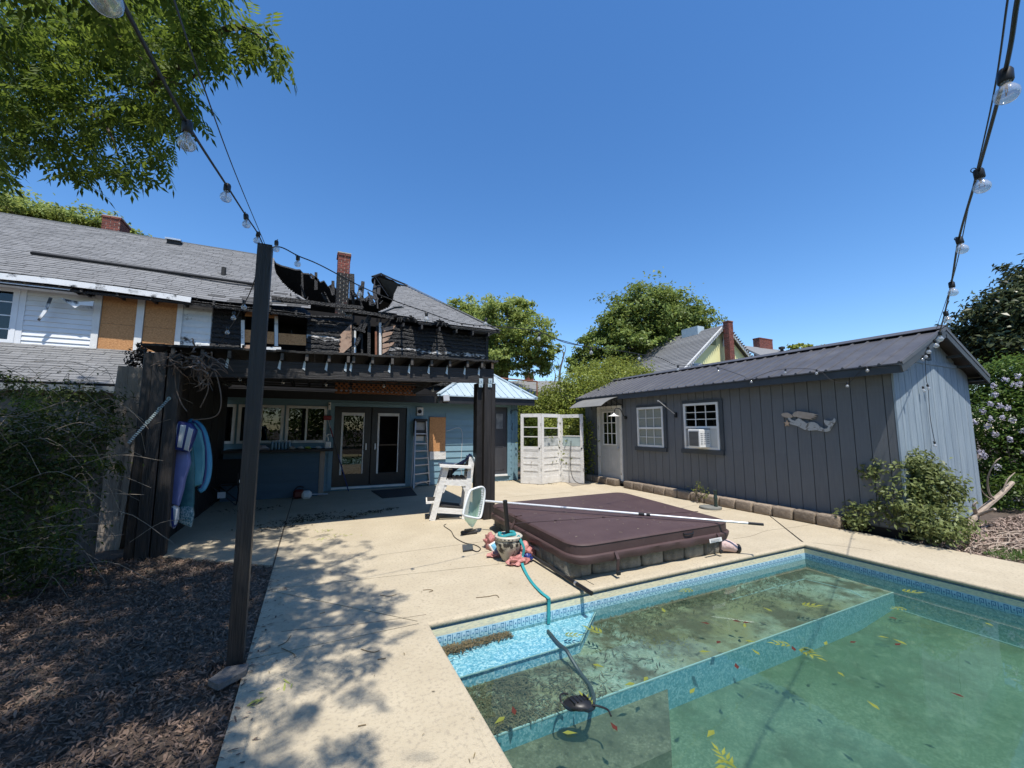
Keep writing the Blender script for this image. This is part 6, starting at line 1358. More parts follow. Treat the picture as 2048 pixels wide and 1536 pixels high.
mb = MB(); d_ = (b-a)/np.linalg.norm(b-a); mb.lathe(b-d_*.01, [(.03, 0), (.06, .01), (.062, .04), (.04, .06), (0, .065)], 14, tuple(d_)); mb.build('end_cap', BLK, rf_, smooth=True)
fs = MB(); q = [G(415, 1372), G(452, 1345), G(497, 1338), G(492, 1352), G(436, 1382)]; fs.prism([p+np.array([0, 0, .0]) for p in q], (0, 0, .035)); tag(fs.build('flat_stone', M('grey_flat_stone', (.10, .095, .09), (.17, .16, .15), .9, 9, bump=.5)), 'flat grey stone at the foot of the black pole', 'stone')
# pool pump with its hose
pm_ = T('pool_cleaner', 'black pump floating in the pool with a hose to the bench', 'pool pump', G(1160, 1410, SZ)); c_ = G(1158, 1410, WZ-.012)
bm = bmesh.new(); bmesh.ops.create_uvsphere(bm, u_segments=20, v_segments=12, radius=1)
for v in bm.verts: v.co = Vector((v.co.x*.105, v.co.y*.062, v.co.z*.03+.01*(abs(v.co.x) < .5)))
bmesh.ops.rotate(bm, verts=bm.verts, cent=(0, 0, 0), matrix=Matrix.Rotation(-.55, 3, 'Z'))
for v in bm.verts: v.co += Vector([float(t) for t in c_])
mb = MB(); mb.bm(bm); mb.build('body', BLK, pm_, smooth=True)
for k in range(5):
    mb = MB(); t = -.05+k*.025; mb.box(c_+np.array([t-.004, -.03, .030]), c_+np.array([t+.004, .025, .042])); mb.build('rib', BLK, pm_)
HO = M('ribbed_black_hose', (.03, .035, .04), (.05, .055, .06), .5, 60)
q = [G(1096, 1262, BZ+.015), G(1115, 1285, BZ+.02), G(1132, 1300, BZ+.02), G(1143, 1318, -.24), G(1160, 1345, SZ+.02), G(1180, 1372, SZ+.02), G(1188, 1398, -.24), G(1182, 1410, WZ-.01)]
mb = MB(); mb.tube(curve(q, 6), .014, 8); mb.build('hose', HO, pm_, smooth=True)
q = [G(1130, 1412, WZ+.01), G(1123, 1404, WZ+.03), G(1120, 1392, WZ+.03), G(1126, 1387, WZ+.02), G(1136, 1388, WZ+.008)]; mb = MB(); mb.tube(curve(q, 5), .006, 6); mb.build('cord', WIRE, pm_, smooth=True)
q = [G(1186, 1410, WZ+.006), G(1200, 1413, WZ+.004), G(1216, 1420, WZ+.003), G(1222, 1432, WZ)]; mb = MB(); mb.tube(curve(q, 5), .006, 6); mb.build('cord', WIRE, pm_, smooth=True)
# ================================================================== background buildings
YEL = M('yellow_wall', (.74, .71, .34), (.80, .77, .40), .8, 3)
def ridgehouse(name, label, gy, px, pz, hw, ez, depth, wallm, cat='house', oh=.45):
    t = T(name, label, cat, (px, gy, 0)); sl = (pz-ez)/hw
    mb = MB(); mb.prism([(px-hw+oh, gy, 0), (px+hw-oh, gy, 0), (px+hw-oh, gy, ez+sl*oh-.12), (px, gy, pz-.15), (px-hw+oh, gy, ez+sl*oh-.12)], (0, depth, 0)); mb.build('wall', wallm, t)
    rn = []
    for s in (1, -1):
        mb = MB(); n = 26
        for k in range(n):
            a, b = k/n, (k+1.25)/n; x0, z0 = px-s*hw*(1-a), ez+(pz-ez)*a; x1, z1 = px-s*hw*(1-min(1, b)), ez+(pz-ez)*min(1, b)
            mb.hexa([(x0, gy-.25, z0+.0), (x1, gy-.25, z1-.04), (x1, gy+depth+.3, z1-.04), (x0, gy+depth+.3, z0)], [(x0, gy-.25, z0+.05), (x1, gy-.5, z1+.01), (x1, gy+depth+.3, z1+.01), (x0, gy+depth+.3, z0+.05)])
        mb.build('roof_slope', SHINGLE, t)
        mb = MB(); mb.beam((px-s*hw, gy-.27, ez-.03), (px, gy-.27, pz-.03), .05, .22); mb.build('rake_board', WHITEP, t)
        mb = MB(); mb.box((px-s*hw, gy-.25, ez-.14), (px-s*(hw-.06), gy+depth, ez+.02)); mb.build('eave_board', WHITEP, t)
    mb = MB(); mb.beam((px, gy-.22, pz-.25), (px, gy, pz-1.1), .09, .09); mb.beam((px, gy-.06, pz-.2), (px, gy-.06, pz-1.3), .09, .06); mb.build('gable_bracket', WHITEP, t)
    return t
yh = ridgehouse('yellow_house', 'pale yellow gabled house with grey roof behind the shed', 16.0, 22.0, 7.80, 3.75, 4.75, 9.0, YEL)
mb = MB(); p, q = AY(1422, 689, 15.97), AY(1429, 682, 15.97); mb.box((p[0], 15.95, p[2]), (q[0]+.12, 15.99, q[2]+.25)); mb.build('gable_vent', M('grey_green_vent', (.25, .27, .14), None, .8), yh)
p, q = AY(1384, 738, 15.96), AY(1404, 727, 15.96); mb = MB(); mb.box((p[0], 15.94, p[2]-1.2), (q[0], 15.99, q[2])); w_ = mb.build('window_frame', WHITEP, yh); mb = MB(); mb.box((p[0]+.1, 15.92, p[2]-1.1), (q[0]-.1, 15.935, q[2]-.12)); mb.build('pane', M('pane_with_painted_sky', (.25, .33, .4), None, .1), w_)  # pane's blue-grey base colour paints in the sky's reflection
p, q = AY(1460, 700, 15.3), AY(1478, 645, 15.3); chimney(float(p[0]), float(p[0])+.40, 15.3, 15.65, 3.5, float(q[2]), yh)
p, q = AX(1402, 664, 21.9), AX(1369, 656, 21.9); mb = MB(); mb.box((21.6, p[1], p[2]-.6), (22.2, q[1], float(AX(1384, 657, 21.9)[2]))); tag(mb.build('cooling_unit', M('pale_blue_grey_metal', (.35, .43, .47), (.42, .5, .54), .5, 4)), 'pale metal box cooler on the ridge of the yellow house', 'cooler')
gh = T('grey_roof_house', 'house with low grey roof, chimney and pipe beyond the yellow house', 'house', (36, 26, 0))
gy_ = 26.0; q = [AY(x, y, gy_) for x, y in ((1478, 690), (1600, 703), (1606, 740), (1478, 740))]; q2_ = [q[0]+np.array([0, 4, 0]), q[1]+np.array([0, 4, 0])]
mb = MB(); lo = [q[0]+np.array([-3, -5, -2.6]), q[1]+np.array([8, -5, -2.6])]; hi_ = [q[0], q[1]+np.array([6, 0, 0])]; mb.prism([lo[0], lo[1], hi_[1], hi_[0]], (0, .1, -.12)); mb.build('roof_slope', SHINGLE, gh)
mb = MB(); mb.box((lo[0][0]+.4, gy_-4.6, 0), (lo[1][0]-.4, gy_+4, lo[0][2])); mb.build('wall', M('dull_white_siding', (0, 0, 0)), gh)
p, q = AY(1516, 692, gy_), AY(1541, 680, gy_); chimney(float(p[0]), float(q[0]), gy_-.2, gy_+.5, p[2]-1.0, float(q[2]), gh); 
p = AY(1564, 702, gy_-1); mb = MB(); mb.lathe(p, [(.16, -.6), (.16, .2), (.3, .22), (.3, .42), (0, .5)], 12); mb.build('vent_cowl', DARK, gh)
fh = T('far_house', 'distant low house with grey roof and brick chimney seen over the blue roof', 'house', (14, 34, 0)); gy_ = 34.0
q = [AY(x, y, gy_) for x, y in ((1010, 762), (1128, 762), (1150, 800), (1000, 800))]; mb = MB(); mb.prism([q[3]+np.array([-1, -4, 0]), q[2]+np.array([2, -4, 0]), q[1], q[0]], (0, .1, -.12)); mb.build('roof_slope', SHINGLE, fh)
mb = MB(); mb.box((q[3][0], gy_-3.8, 0), (q[2][0], gy_+4, q[3][2])); mb.build('wall', M('dull_white_siding', (0, 0, 0)), fh)
p, q = AY(1053, 764, gy_), AY(1065, 747, gy_); chimney(float(p[0]), float(q[0]), gy_-.2, gy_+.4, p[2]-.8, float(q[2]), fh)
cable('power_line', [AY(x, y, 30) for x, y in ((1060, 668), (1105, 676), (1150, 688), (1200, 700))], .035, WIRE, None, label='power lines crossing the sky between the two tall trees', cat='power line')
# ================================================================== trees
LFM = leafmat('mid_green_leaves', (.09, .135, .03), (.22, .28, .07), .36)
LFD = leafmat('dark_green_leaves', (.022, .05, .012), (.06, .115, .024), .22)
LFY = leafmat('yellow_green_leaves', (.13, .17, .028), (.25, .285, .055), .35)
LFM2 = leafmat('fresh_green_leaves', (.13, .185, .038), (.29, .345, .095), .38)
MAG = leafmat('glossy_dark_leaves', (.03, .045, .016), (.10, .115, .05), .12, rough=.35)
rng = np.random.RandomState(5)
def pxblob(x, y, dep, rx, ry, rz=None):
    c = D(x, y, dep); k = dep/F_PX; return (c, (rx*k, (rz or rx)*k, ry*k))
dp = 34
tree('broad_tree', 'tall bright green tree right of the burned roof', [pxblob(960, 700, dp+1, 55, 60), pxblob(1075, 735, dp, 30, 26), pxblob(1040, 620, dp, 30, 24), pxblob(900, 640, dp+3, 50, 30), pxblob(925, 690, dp+2, 40, 60), pxblob(1010, 645, dp, 58, 48), pxblob(960, 650, dp+2, 50, 42), pxblob(1062, 668, dp-1, 48, 40), pxblob(1085, 705, dp-1, 32, 26), pxblob(1020, 715, dp, 55, 36), pxblob(985, 735, dp, 40, 28), pxblob(920, 622, dp+3, 40, 22)], 34000, .30, .15, LFM2, [D(1008, 870, dp), D(1008, 780, dp), D(1012, 700, dp), (*D(1010, 660, dp), .35)], rng, clump=34, cs=.13)
dp = 30
tree('dense_tree', 'big dark green tree behind the yellow house roof', [pxblob(1290, 630, dp, 72, 56), pxblob(1240, 655, dp, 48, 44), pxblob(1350, 640, dp+1, 58, 48), pxblob(1395, 660, dp+1, 32, 26), pxblob(1265, 690, dp-1, 60, 40), pxblob(1190, 690, dp, 34, 34), pxblob(1170, 730, dp, 36, 34), pxblob(1330, 690, dp, 60, 40)], 38000, .28, .14, LFM, [D(1290, 880, dp), D(1290, 780, dp), (*D(1290, 690, dp), .4)], rng, clump=32, cs=.12)
dp = 17
tree('ridge_tree', 'bushy green tree rising behind the left roof ridge', [pxblob(30, 430, 30, 70, 42), pxblob(110, 440, 30, 50, 28), pxblob(185, 452, 30, 45, 26), pxblob(245, 462, 30, 30, 16), pxblob(-60, 440, 30, 80, 60)], 20000, .32, .17, LFM2, [D(60, 760, 30), D(60, 560, 30), (*D(60, 470, 30), .35)], rng, clump=50, cs=.2)
tree('glossy_tree', 'dark glossy leaved tree at the right edge behind the shed', [pxblob(2035, 620, 13, 70, 60), pxblob(1985, 650, 13.5, 52, 44), pxblob(1945, 690, 14, 40, 30), pxblob(2030, 690, 12.6, 60, 44), pxblob(2090, 570, 13, 60, 50), pxblob(1965, 720, 13.4, 40, 34)], 11000, .20, .085, MAG, [D(2060, 950, 13), D(2050, 800, 13), (*D(2040, 700, 13), .2)], rng, clump=26, cs=.17)
# small bit of canopy on the far right horizon
tree('small_tree', 'small tree top showing right of the far grey chimney', [pxblob(1600, 697, 60, 18, 9), pxblob(1640, 705, 60, 30, 12)], 1600, .5, .3, LFY, [D(1610, 850, 60), D(1610, 760, 60), (*D(1610, 705, 60), .3)], rng, limbs=False)
def bush(name, label, blobs, n, L, Wd, lm, cat, clump=30, cs=.2, stems=6, shell=.3, group=None):
    c0 = np.array(blobs[0][0]); base = np.array([c0[0], c0[1], 0.]); t = T(name, label, cat, base, group)
    mb = MB()
    for k in range(stems):
        c, r = blobs[k % len(blobs)]; e = np.array(c)+rng.normal(size=3)*np.array(r)*.4; s = base+np.array([rng.uniform(-.12, .12), rng.uniform(-.12, .12), 0]); mb.tube(curve([s, lerp(s, e, .5)+rng.normal(size=3)*.06, e], 4), [.018, .017, .016, .014, .012, .010, .008, .006, .004], 5)
    mb.build('stems', BARK, t, kind='stuff')
    P, N = crownpts(blobs, n, rng, clump, cs, shell, .4); k = P[:, 2] > .02; V, Fq = leafcloud(P[k], N[k], L, Wd, rng); npmesh('foliage', V, Fq, lm, t); return t
hd = 14.5
bush('hedge_bush', 'large yellow green hedge between the blue wing and the shed', [pxblob(1200, 790, hd, 90, 62), pxblob(1235, 748, hd+1, 52, 32), pxblob(1140, 800, hd, 62, 46), pxblob(1085, 830, hd+.5, 46, 52), pxblob(1105, 885, hd-1.5, 70, 62), pxblob(1165, 880, hd-1.5, 60, 66), pxblob(1045, 850, hd+1, 26, 80), pxblob(1285, 768, hd, 36, 40)], 46000, .085, .05, LFY, 'hedge', clump=26, cs=.15, stems=14)
bush('corner_bush', 'leafy green bush growing at the near corner of the grey shed', [pxblob(1825, 965, 6.0, 62, 58), pxblob(1800, 925, 6.1, 52, 28), pxblob(1865, 985, 5.8, 50, 46), pxblob(1855, 1040, 5.6, 56, 44), pxblob(1795, 1005, 5.9, 42, 40), pxblob(1895, 1065, 5.7, 26, 32), pxblob(1738, 940, 6.2, 24, 20)], 8500, .078, .032, leafmat('shiny_green_leaves', (.11, .14, .04), (.24, .28, .11), .28, rough=.42), 'bush', clump=12, cs=.17, stems=14)
bush('low_shrub', 'small low shrub just left of the leafy corner bush', [pxblob(1718, 1030, 6.25, 32, 30)], 700, .075, .03, leafmat('shiny_green_leaves', (0, 0, 0), (0, 0, 0)), 'bush', clump=12, cs=.22, stems=4)
ws = bush('wisteria', 'tall green wisteria thicket with pale lilac flowers beside the shed gable', [pxblob(2010, 830, 8.5, 75, 70), pxblob(1985, 780, 8.8, 52, 60), pxblob(2040, 750, 8.6, 60, 50), pxblob(2030, 920, 8.3, 66, 70), pxblob(2070, 850, 8.4, 80, 110), pxblob(2040, 1000, 7.8, 52, 55), pxblob(1990, 960, 8.6, 40, 60)], 24000, .085, .036, leafmat('wisteria_leaves', (.032, .075, .014), (.13, .20, .04), .33), 'shrub', clump=30, cs=.16)
LIL = leafmat('lilac_petals', (.42, .40, .48), (.68, .65, .72), .35, rough=.7, var=.15)
for (x, y) in ((1958, 762), (1987, 772), (2035, 752), (2028, 770), (2040, 768), (1990, 790), (1980, 808), (2000, 812), (2015, 815), (1966, 822), (1982, 838), (2005, 835), (2025, 840), (1950, 845), (1975, 852), (1943, 898), (1962, 905), (1968, 912), (1995, 935), (2020, 878), (2045, 862), (2035, 995), (2020, 1015), (2010, 760), (2030, 960), (2045, 905), (1990, 868)):
    c = D(x, y, 7.95); n = 34; d = rng.normal(size=(n, 3)); d /= np.linalg.norm(d, axis=1)[:, None]; P = c+d*np.array([.055, .055, .07])*rng.uniform(.4, 1, n)[:, None]
    V, Fq = leafcloud(P, d, .035, .028, rng); npmesh('flower_cluster', V, Fq, LIL, ws)
# cut limbs lying in the right bed
cbh = T('cut_branch', 'pale bare cut branch lying at the foot of the wisteria', 'branch', G(1950, 1080)); CUT = M('pale_branch_wood', (.26, .20, .15), (.42, .34, .27), .8, 9, bump=.5)
for pts, r in (((( 1928, 1075, 6.2), (1940, 1045, 6.2), (1970, 1015, 6.3), (2000, 990, 6.4), (2025, 965, 6.5)), (.055, .045, .04, .034, .03)), (((1945, 1040, 6.2), (1957, 1030, 6.2), (1990, 1018, 6.0)), (.03, .025, .02)), (((1953, 1030, 6.25), (1948, 1012, 6.2), (1955, 1003, 6.2)), (.03, .022, .01)), (((1990, 1000, 6.35), (1978, 985, 6.3), (1976, 955, 6.2), (1990, 925, 6.1), (2002, 915, 6.1)), (.014, .013, .011, .008, .005)), (((2005, 985, 6.4), (2015, 960, 6.4), (2030, 945, 6.4)), (.012, .01, .006)), (((1985, 1000, 6.35), (1970, 990, 6.2), (1962, 978, 6.1)), (.012, .008, .004))):
    q = [D(x, y, d) for x, y, d in pts]; cv = curve(q, 4); mb = MB(); mb.tube(cv, list(np.interp(np.linspace(0, len(r)-1, len(cv)), range(len(r)), r)), 7); mb.build('limb', CUT, cbh, smooth=True)
tw_ = MB()
for k in range(46):
    x, y = random.uniform(1925, 2048), random.uniform(1062, 1110); a = G(x, y, .01); t = random.uniform(-.5, .6); L_ = random.uniform(.15, .6)
    tw_.tube(curve([a, a+np.array([math.cos(t)*L_*.5, math.sin(t)*L_*.5, .02]), a+np.array([math.cos(t)*L_, math.sin(t)*L_+rj(.05), random.uniform(0, .03)])], 3), [.006]*5+[.003, .002], 4)
tag(tw_.build('fallen_twigs', CUT), kind='stuff')
# dead snag
sn = T('dead_snag', 'thin bare dead trunk between the two tall background trees', 'tree', D(1122, 850, 26)); mb = MB()
for pts, r in ((((1118, 770), (1120, 740), (1127, 712), (1124, 700)), .09), (((1121, 738), (1114, 722)), .04), (((1108, 770), (1111, 750), (1108, 742)), .05), (((1125, 720), (1131, 700), (1130, 690)), .04)):
    q = [D(x, y, 26) for x, y in pts]; mb.tube(curve(q, 3), list(np.linspace(r, r*.25, 3*(len(q)-1)+1)), 5)
mb.build('bare_trunk', M('dead_grey_wood', (.10, .09, .08), (.16, .15, .13), .9, 5), sn)
# trees behind the viewer (their reflection is what the windows show)
for k, (x, y) in enumerate(((-7, -13), (1, -15), (9, -13), (17, -9))):
    tree('garden_tree', ORD[k]+' leafy tree from the left in the row at the garden end behind the viewer', [((x, y, 4.0), (3.4, 2.6, 3.0)), ((x+1.5, y, 2.0), (3, 2.4, 2.0)), ((x-1.5, y+1, 1.8), (2.6, 2.2, 1.8))], 5000, .3, .17, LFM, [(x, y, 0), (x, y, 2), (x, y, 4, .25)], rng, group='trees at the back of the garden', limbs=False)
# ================================================================== big overhanging tree
CR = [(0, -60), (0, 312), (40, 318), (100, 292), (130, 330), (172, 372), (215, 345), (280, 352), (325, 335), (352, 290), (382, 240), (392, 200), (375, 150), (398, 128), (438, 100), (470, 72), (505, 118), (545, 100), (560, 138), (584, 138), (566, 95), (540, 85), (545, 45), (522, 30), (500, 32), (462, -10), (462, -60)]
HOLES = [[(195, 120), (245, 112), (250, 165), (205, 160)], [(165, 60), (190, 40), (200, 80)], [(205, 175), (245, 185), (240, 200), (212, 195)], [(60, 30), (80, 18), (92, 36)]]
LEAFO = leafmat('compound_tree_leaves', (.032, .062, .009), (.135, .195, .03), .5, rough=.6)
ot = T('overhanging_tree', 'leafy tree whose boughs hang over the top left of the yard', 'tree', (-5.2, .6, 0))
mb = MB(); mb.tube(curve([(-5.2, .6, 0), (-5.1, .7, 2), (-4.9, .9, 4), (-4.4, 1.3, 6.2), (-4.2, 1.6, 8)], 4), list(np.linspace(.24, .10, 17)), 10); mb.build('trunk', BARK, ot, smooth=True)
boughs = [[(-4.8, 1.0, 4.2), (-3.6, 2.2, 5.0), (-2.4, 3.4, 5.2), D(330, 160, 4.6), D(440, 90, 4.4)], [(-4.7, 1.1, 4.6), (-3.4, 3.0, 5.2), D(60, 150, 5.0), D(200, 240, 4.9), D(240, 320, 4.8)], [(-4.6, 1.2, 5.0), (-3, 1.8, 5.9), (-1.6, 2.0, 6.0), (-.4, 2.6, 5.7), (.4, 3.4, 5.4)], [(-4.6, 1.0, 4.9), (-3, .4, 5.4), (-1.5, -.2, 5.4), (-.2, -.4, 5.1)], [(-4.5, 1.4, 5.4), (-4, 3.2, 6), (-3.4, 5.0, 6.1), D(40, 60, 6.5)], [D(300, 180, 4.7), D(430, 70, 4.5), D(500, 60, 4.4), D(560, 120, 4.4)]]
for q in boughs:
    cv = curve(q, 5); mb = MB(); mb.tube(cv, list(np.linspace(.055, .006, len(cv))), 6); mb.build('bough', BARK, ot, smooth=True)
def leaf_template():
    """compound leaf along +X, 9 narrow leaflets drooping"""
    V, Fq = [], []
    def lf(o, d, L, w):
        o = np.array(o, float); d = np.array(d, float); d /= np.linalg.norm(d); s = np.cross(d, (0, 0, 1.)); s /= np.linalg.norm(s); up = np.cross(s, d); i = len(V)
        V.extend([o, o+d*L*.4+s*w*.5-up*.004, o+d*L-up*L*.15, o+d*L*.4-s*w*.5-up*.004]); Fq.append([i, i+1, i+2, i+3])
    for k in range(4):
        x = .05+k*.042; z = -.25*x*x*4
        for s in (1, -1): lf((x, 0, z), (.62, s, -.30), .098-.008*abs(k-1.5), .031)
    lf((.205, 0, -.05), (1, 0, -.5), .098, .032); i = len(V); V.extend([np.array(p) for p in ((0, -.0012, 0), (0, .0012, 0), (.21, .001, -.045), (.21, -.001, -.045))]); Fq.append([i, i+1, i+2, i+3])
    return np.array(V, float), np.array(Fq)
LV, LF_ = leaf_template()
pts = []
while len(pts) < 2100:
    x, y = random.uniform(-30, 590), random.uniform(-40, 375)
    if not inpoly(x, y, CR) and x > 0: continue
    if any(inpoly(x, y, h) for h in HOLES) and random.random() < .92: continue
    f_ = mnoise.noise(Vector((x*.012, y*.012, 4)))+.55*mnoise.noise(Vector((x*.035, y*.035, 1)))
    if f_ < -.22 and random.random() < .8: continue
    dep = lerp(4.2, 6.3, random.random()) if x < 380 else random.uniform(4.1, 4.9)
    pts.append((D(x, y, dep), True))
cnt = 0
CL = [np.array([random.uniform(-5.2, -.45) if random.random() < .88 else random.uniform(-.35, .45), random.uniform(-3.4, 5.0), random.uniform(4.6, 6.6)]) for _ in range(420)]
tries = 0
while cnt < 9000 and tries < 200000:
    tries += 1; c = random.choice(CL); p = c+np.random.normal(size=3)*np.array([.30, .30, .25]); px, py, d = proj(p)
    if p[0] > .25 or (p[0] > -.3 and random.random() < .5) or (p[1] < .9 and (random.random() < .55 or p[0] > .0)) or (d > .1 and -20 < px < 2070 and -60 < py < 1556 and not inpoly(px, py, CR)) or (d > .1 and px > 440 and px < 2070 and -260 < py < 1556) or (d > .1 and 0 < px < 2048 and 0 < py < 1536 and random.random() < .6): continue
    pts.append((p, False)); cnt += 1
vis = [p for p, v in pts if v]; order = sorted(range(len(vis)), key=lambda i: proj(vis[i])[2]); near = set(order[:300])
leafme = bpy.data.meshes.new('leaf'); leafme.from_pydata([tuple(v) for v in LV], [], [list(map(int, f)) for f in LF_]); leafme.materials.append(LEAFO)
VV, FF = [], []; otl = wloc(ot)
def leafrot():
    yaw = random.uniform(0, 6.283); pit = random.uniform(-.1, 1.0); rol = rj(.6)
    return Matrix.Rotation(yaw, 3, 'Z') @ Matrix.Rotation(pit, 3, 'Y') @ Matrix.Rotation(rol, 3, 'X')
vi = 0
for k, (p, v) in enumerate(pts):
    R_ = leafrot(); s = random.uniform(.8, 1.35)
    if v:
        if vi in near:
            o = bpy.data.objects.new('leaf', leafme); COL.objects.link(o); o.parent = ot; o.location = Vector([float(t) for t in p])-otl; o.rotation_euler = R_.to_euler(); o.scale = (s, s, s); vi += 1; continue
        vi += 1
    VV.append(LV@np.array(R_).T*s+np.array(p)); FF.append(LF_+k_off if False else LF_)
offs = np.arange(len(VV))*len(LV); npmesh('foliage', np.concatenate(VV), np.concatenate([f+o for f, o in zip(FF, offs)]), LEAFO, ot, kind='stuff')
# ================================================================== overgrown fence on the left
FEN = M('old_fence_board', (.10, .085, .07), (.19, .16, .13), .9, 4, bump=.6, bscale=18, st=(7, 7, .5), rnd=.2)
fn = T('overgrown_fence', 'grey board fence half hidden by vines on the left', 'fence', (-2.6, 5.2, 0))
fa, fb = np.array([-2.3, 6.75]), np.array([-4.9, 2.6]); nb = 26
for k in range(nb):
    p = lerp(fa, fb, k/nb); q = lerp(fa, fb, (k+.92)/nb); h_ = 1.5+rj(.05); dv = np.array([.95, -.28])*.018
    mb = MB(); mb.hexa([(*p, -.03), (*(p+dv), -.03), (*(q+dv), -.03), (*q, -.03)], [(*p, h_), (*(p+dv), h_), (*(q+dv), h_+rj(.01)), (*q, h_+rj(.01))]); mb.build('fence_board', FEN, fn)
VINE = leafmat('vine_leaves', (.024, .045, .010), (.085, .115, .026), .3); rv2 = np.random.RandomState(3)
vt = T('fence_vine', 'tangled leafy vines covering the fence in shade at the left edge', 'vine', (-2.3, 5.0, 0))
bl_ = []
for x, y, d, rx, ry in ((40, 860, 4.6, 90, 90), (130, 850, 5.0, 90, 70), (200, 860, 5.4, 45, 40), (40, 980, 4.2, 100, 110), (120, 960, 4.8, 80, 90), (50, 1090, 3.9, 90, 80), (120, 1080, 4.4, 40, 60), (-60, 950, 4.0, 90, 150), (215, 820, 5.6, 40, 40), (20, 770, 4.8, 40, 30), (90, 1150, 4.2, 60, 40), (0, 1120, 4.2, 60, 90), (130, 790, 5.3, 80, 30), (10, 900, 4.4, 60, 90)): bl_.append(pxblob(x, y, d*.9, rx, ry, rx*.4))
P, N = crownpts(bl_, 9500, rv2, 9, .25, .1); k = P[:, 2] > 0; V, Fq = leafcloud(P[k], N[k], .060, .020, rv2); npmesh('foliage', V, Fq, VINE, vt)
mb = MB()
for k in range(200):
    c, r = bl_[rv2.randint(len(bl_))]; a = np.array(c)+rv2.normal(size=3)*np.array(r)*.5; L_ = rv2.uniform(.3, .9); t = rv2.uniform(0, 6.28)
    mb.tube(curve([a, a+np.array([math.cos(t)*L_*.5, math.sin(t)*L_*.2, rv2.uniform(-.1, .2)]), a+np.array([math.cos(t)*L_, math.sin(t)*L_*.3, rv2.uniform(-.3, .2)])], 4), .0026, 4)
mb.build('vine_stems', M('pale_vine_stem', (.16, .13, .10), (.26, .22, .17), .9, 9), vt, kind='stuff')
for x, y, d in ((190, 910, 4.4), (235, 920, 4.9), (245, 925, 4.9), (150, 1000, 3.9), (60, 800, 4.0), (135, 905, 4.2), (120, 1010, 3.8), (110, 1070, 3.8)):
    for j in range(5):
        c = D(x+rj(14), y+rj(8), d); o = bpy.data.objects.new('leaf', leafme); COL.objects.link(o); o.parent = vt; o.location = Vector([float(t) for t in c])-wloc(vt); o.rotation_euler = leafrot().to_euler(); s = .6; o.scale = (s, s, s)
# brown dead creeper on the patio cover corner and the ivy stub on the leaning post
cr = T('dead_creeper', 'brown tangle of dead creeper hanging from the patio cover beam', 'creeper', D(390, 740, 5.2)); CRM = M('brown_creeper', (.09, .068, .054), (.18, .14, .115), .9, 9); rc = np.random.RandomState(9)
for k in range(46):
    x, y = rc.uniform(340, 430), rc.uniform(698, 745); d = rc.uniform(5.0, 5.3); pts_ = [D(x, y, d)]; ang = rc.uniform(0, 6.28)
    for j in range(4): ang += rc.normal()*.7; x += math.cos(ang)*14; y += math.sin(ang)*9+(9 if rc.rand() < .45 else 1); pts_.append(D(x, y, d+rc.normal()*.08))
    mb = MB(); mb.tube(curve(pts_, 4), [.010*rc.uniform(.6, 1.2)]*12+[.006, .005, .004, .003, .002], 5); mb.build('creeper_stem', CRM, cr, smooth=True)
for q in (((350, 745), (352, 775), (362, 805), (374, 823)), ((415, 760), (416, 780), (408, 800), (400, 815)), ((436, 760), (442, 790), (440, 820), (425, 835), (385, 840)), ((345, 735), (330, 765), (318, 790), (310, 793)), ((428, 740), (436, 760), (441, 785))):
    mb = MB(); mb.tube(curve([D(x, y, 5.15) for x, y in q], 5), .007, 5); mb.build('creeper_stem', CRM, cr, smooth=True)
iv = T('ivy_stub', 'dark clump of dead ivy capping the leaning grey timber', 'ivy', D(275, 720, 5.9)); P, N = crownpts([pxblob(276, 715, 5.9, 20, 24), pxblob(285, 700, 5.9, 12, 16), pxblob(262, 745, 5.9, 12, 30)], 700, rc, 10, .25, .2); V, Fq = leafcloud(P, N, .045, .03, rc); npmesh('foliage', V, Fq, leafmat('dead_ivy', (.02, .016, .012), (.06, .05, .04), .1), iv)
# ================================================================== mulch, litter, floating leaves
MUL = M('bark_mulch', (.098, .062, .044), (.225, .155, .112), .9, 30, isl=.55)
def chips(name, n, sampler, L, Wd, rng_, mat, lift=.02, parent=None, tilt=.5, **k):
    P = sampler(n); n = len(P); yaw = rng_.uniform(0, 6.283, n); px_2 = rng_.normal(size=n)*tilt; rl = rng_.normal(size=n)*tilt
    cy_, sy_ = np.cos(yaw), np.sin(yaw); a = np.stack([cy_*np.cos(px_2), sy_*np.cos(px_2), np.sin(px_2)], 1); b = np.stack([-sy_*np.cos(rl), cy_*np.cos(rl), np.sin(rl)], 1); nrm = np.cross(a, b)
    Ls = (L*rng_.uniform(.4, 1.5, n))[:, None]; Ws = (Wd*rng_.uniform(.5, 1.5, n))[:, None]; cu = (rng_.uniform(-.15, .35, n))[:, None]
    P = P+np.array([0, 0, 1])*rng_.uniform(0.003, lift, n)[:, None]
    V = np.stack([P-a*Ls*.5-b*Ws*.3, P-a*Ls*.5+b*Ws*.3, P+b*Ws*.5+nrm*cu*Ls*.5, P-b*Ws*.5+nrm*cu*Ls*.5, P+a*Ls*.5+b*Ws*.25, P+a*Ls*.5-b*Ws*.25], 1).reshape(-1, 3)
    o = (np.arange(n)*6)[:, None]; Fq = np.concatenate([o+np.array([0, 1, 2, 3])[None], o+np.array([3, 2, 4, 5])[None]]); return npmesh(name, V, Fq, mat, parent, **k)
rm = np.random.RandomState(21)
def leftbed(n):
    P = np.stack([rm.uniform(-4.0, -.32, n*2), rm.uniform(.3, 6.6, n*2), np.full(n*2, -.03)], 1)
    edge = np.where(P[:, 1] < 5.5, -.335, np.where(P[:, 1] < 6.6, -.335-(P[:, 1]-5.5)*1.25, -1.9)); return P[P[:, 0] < edge][:n]
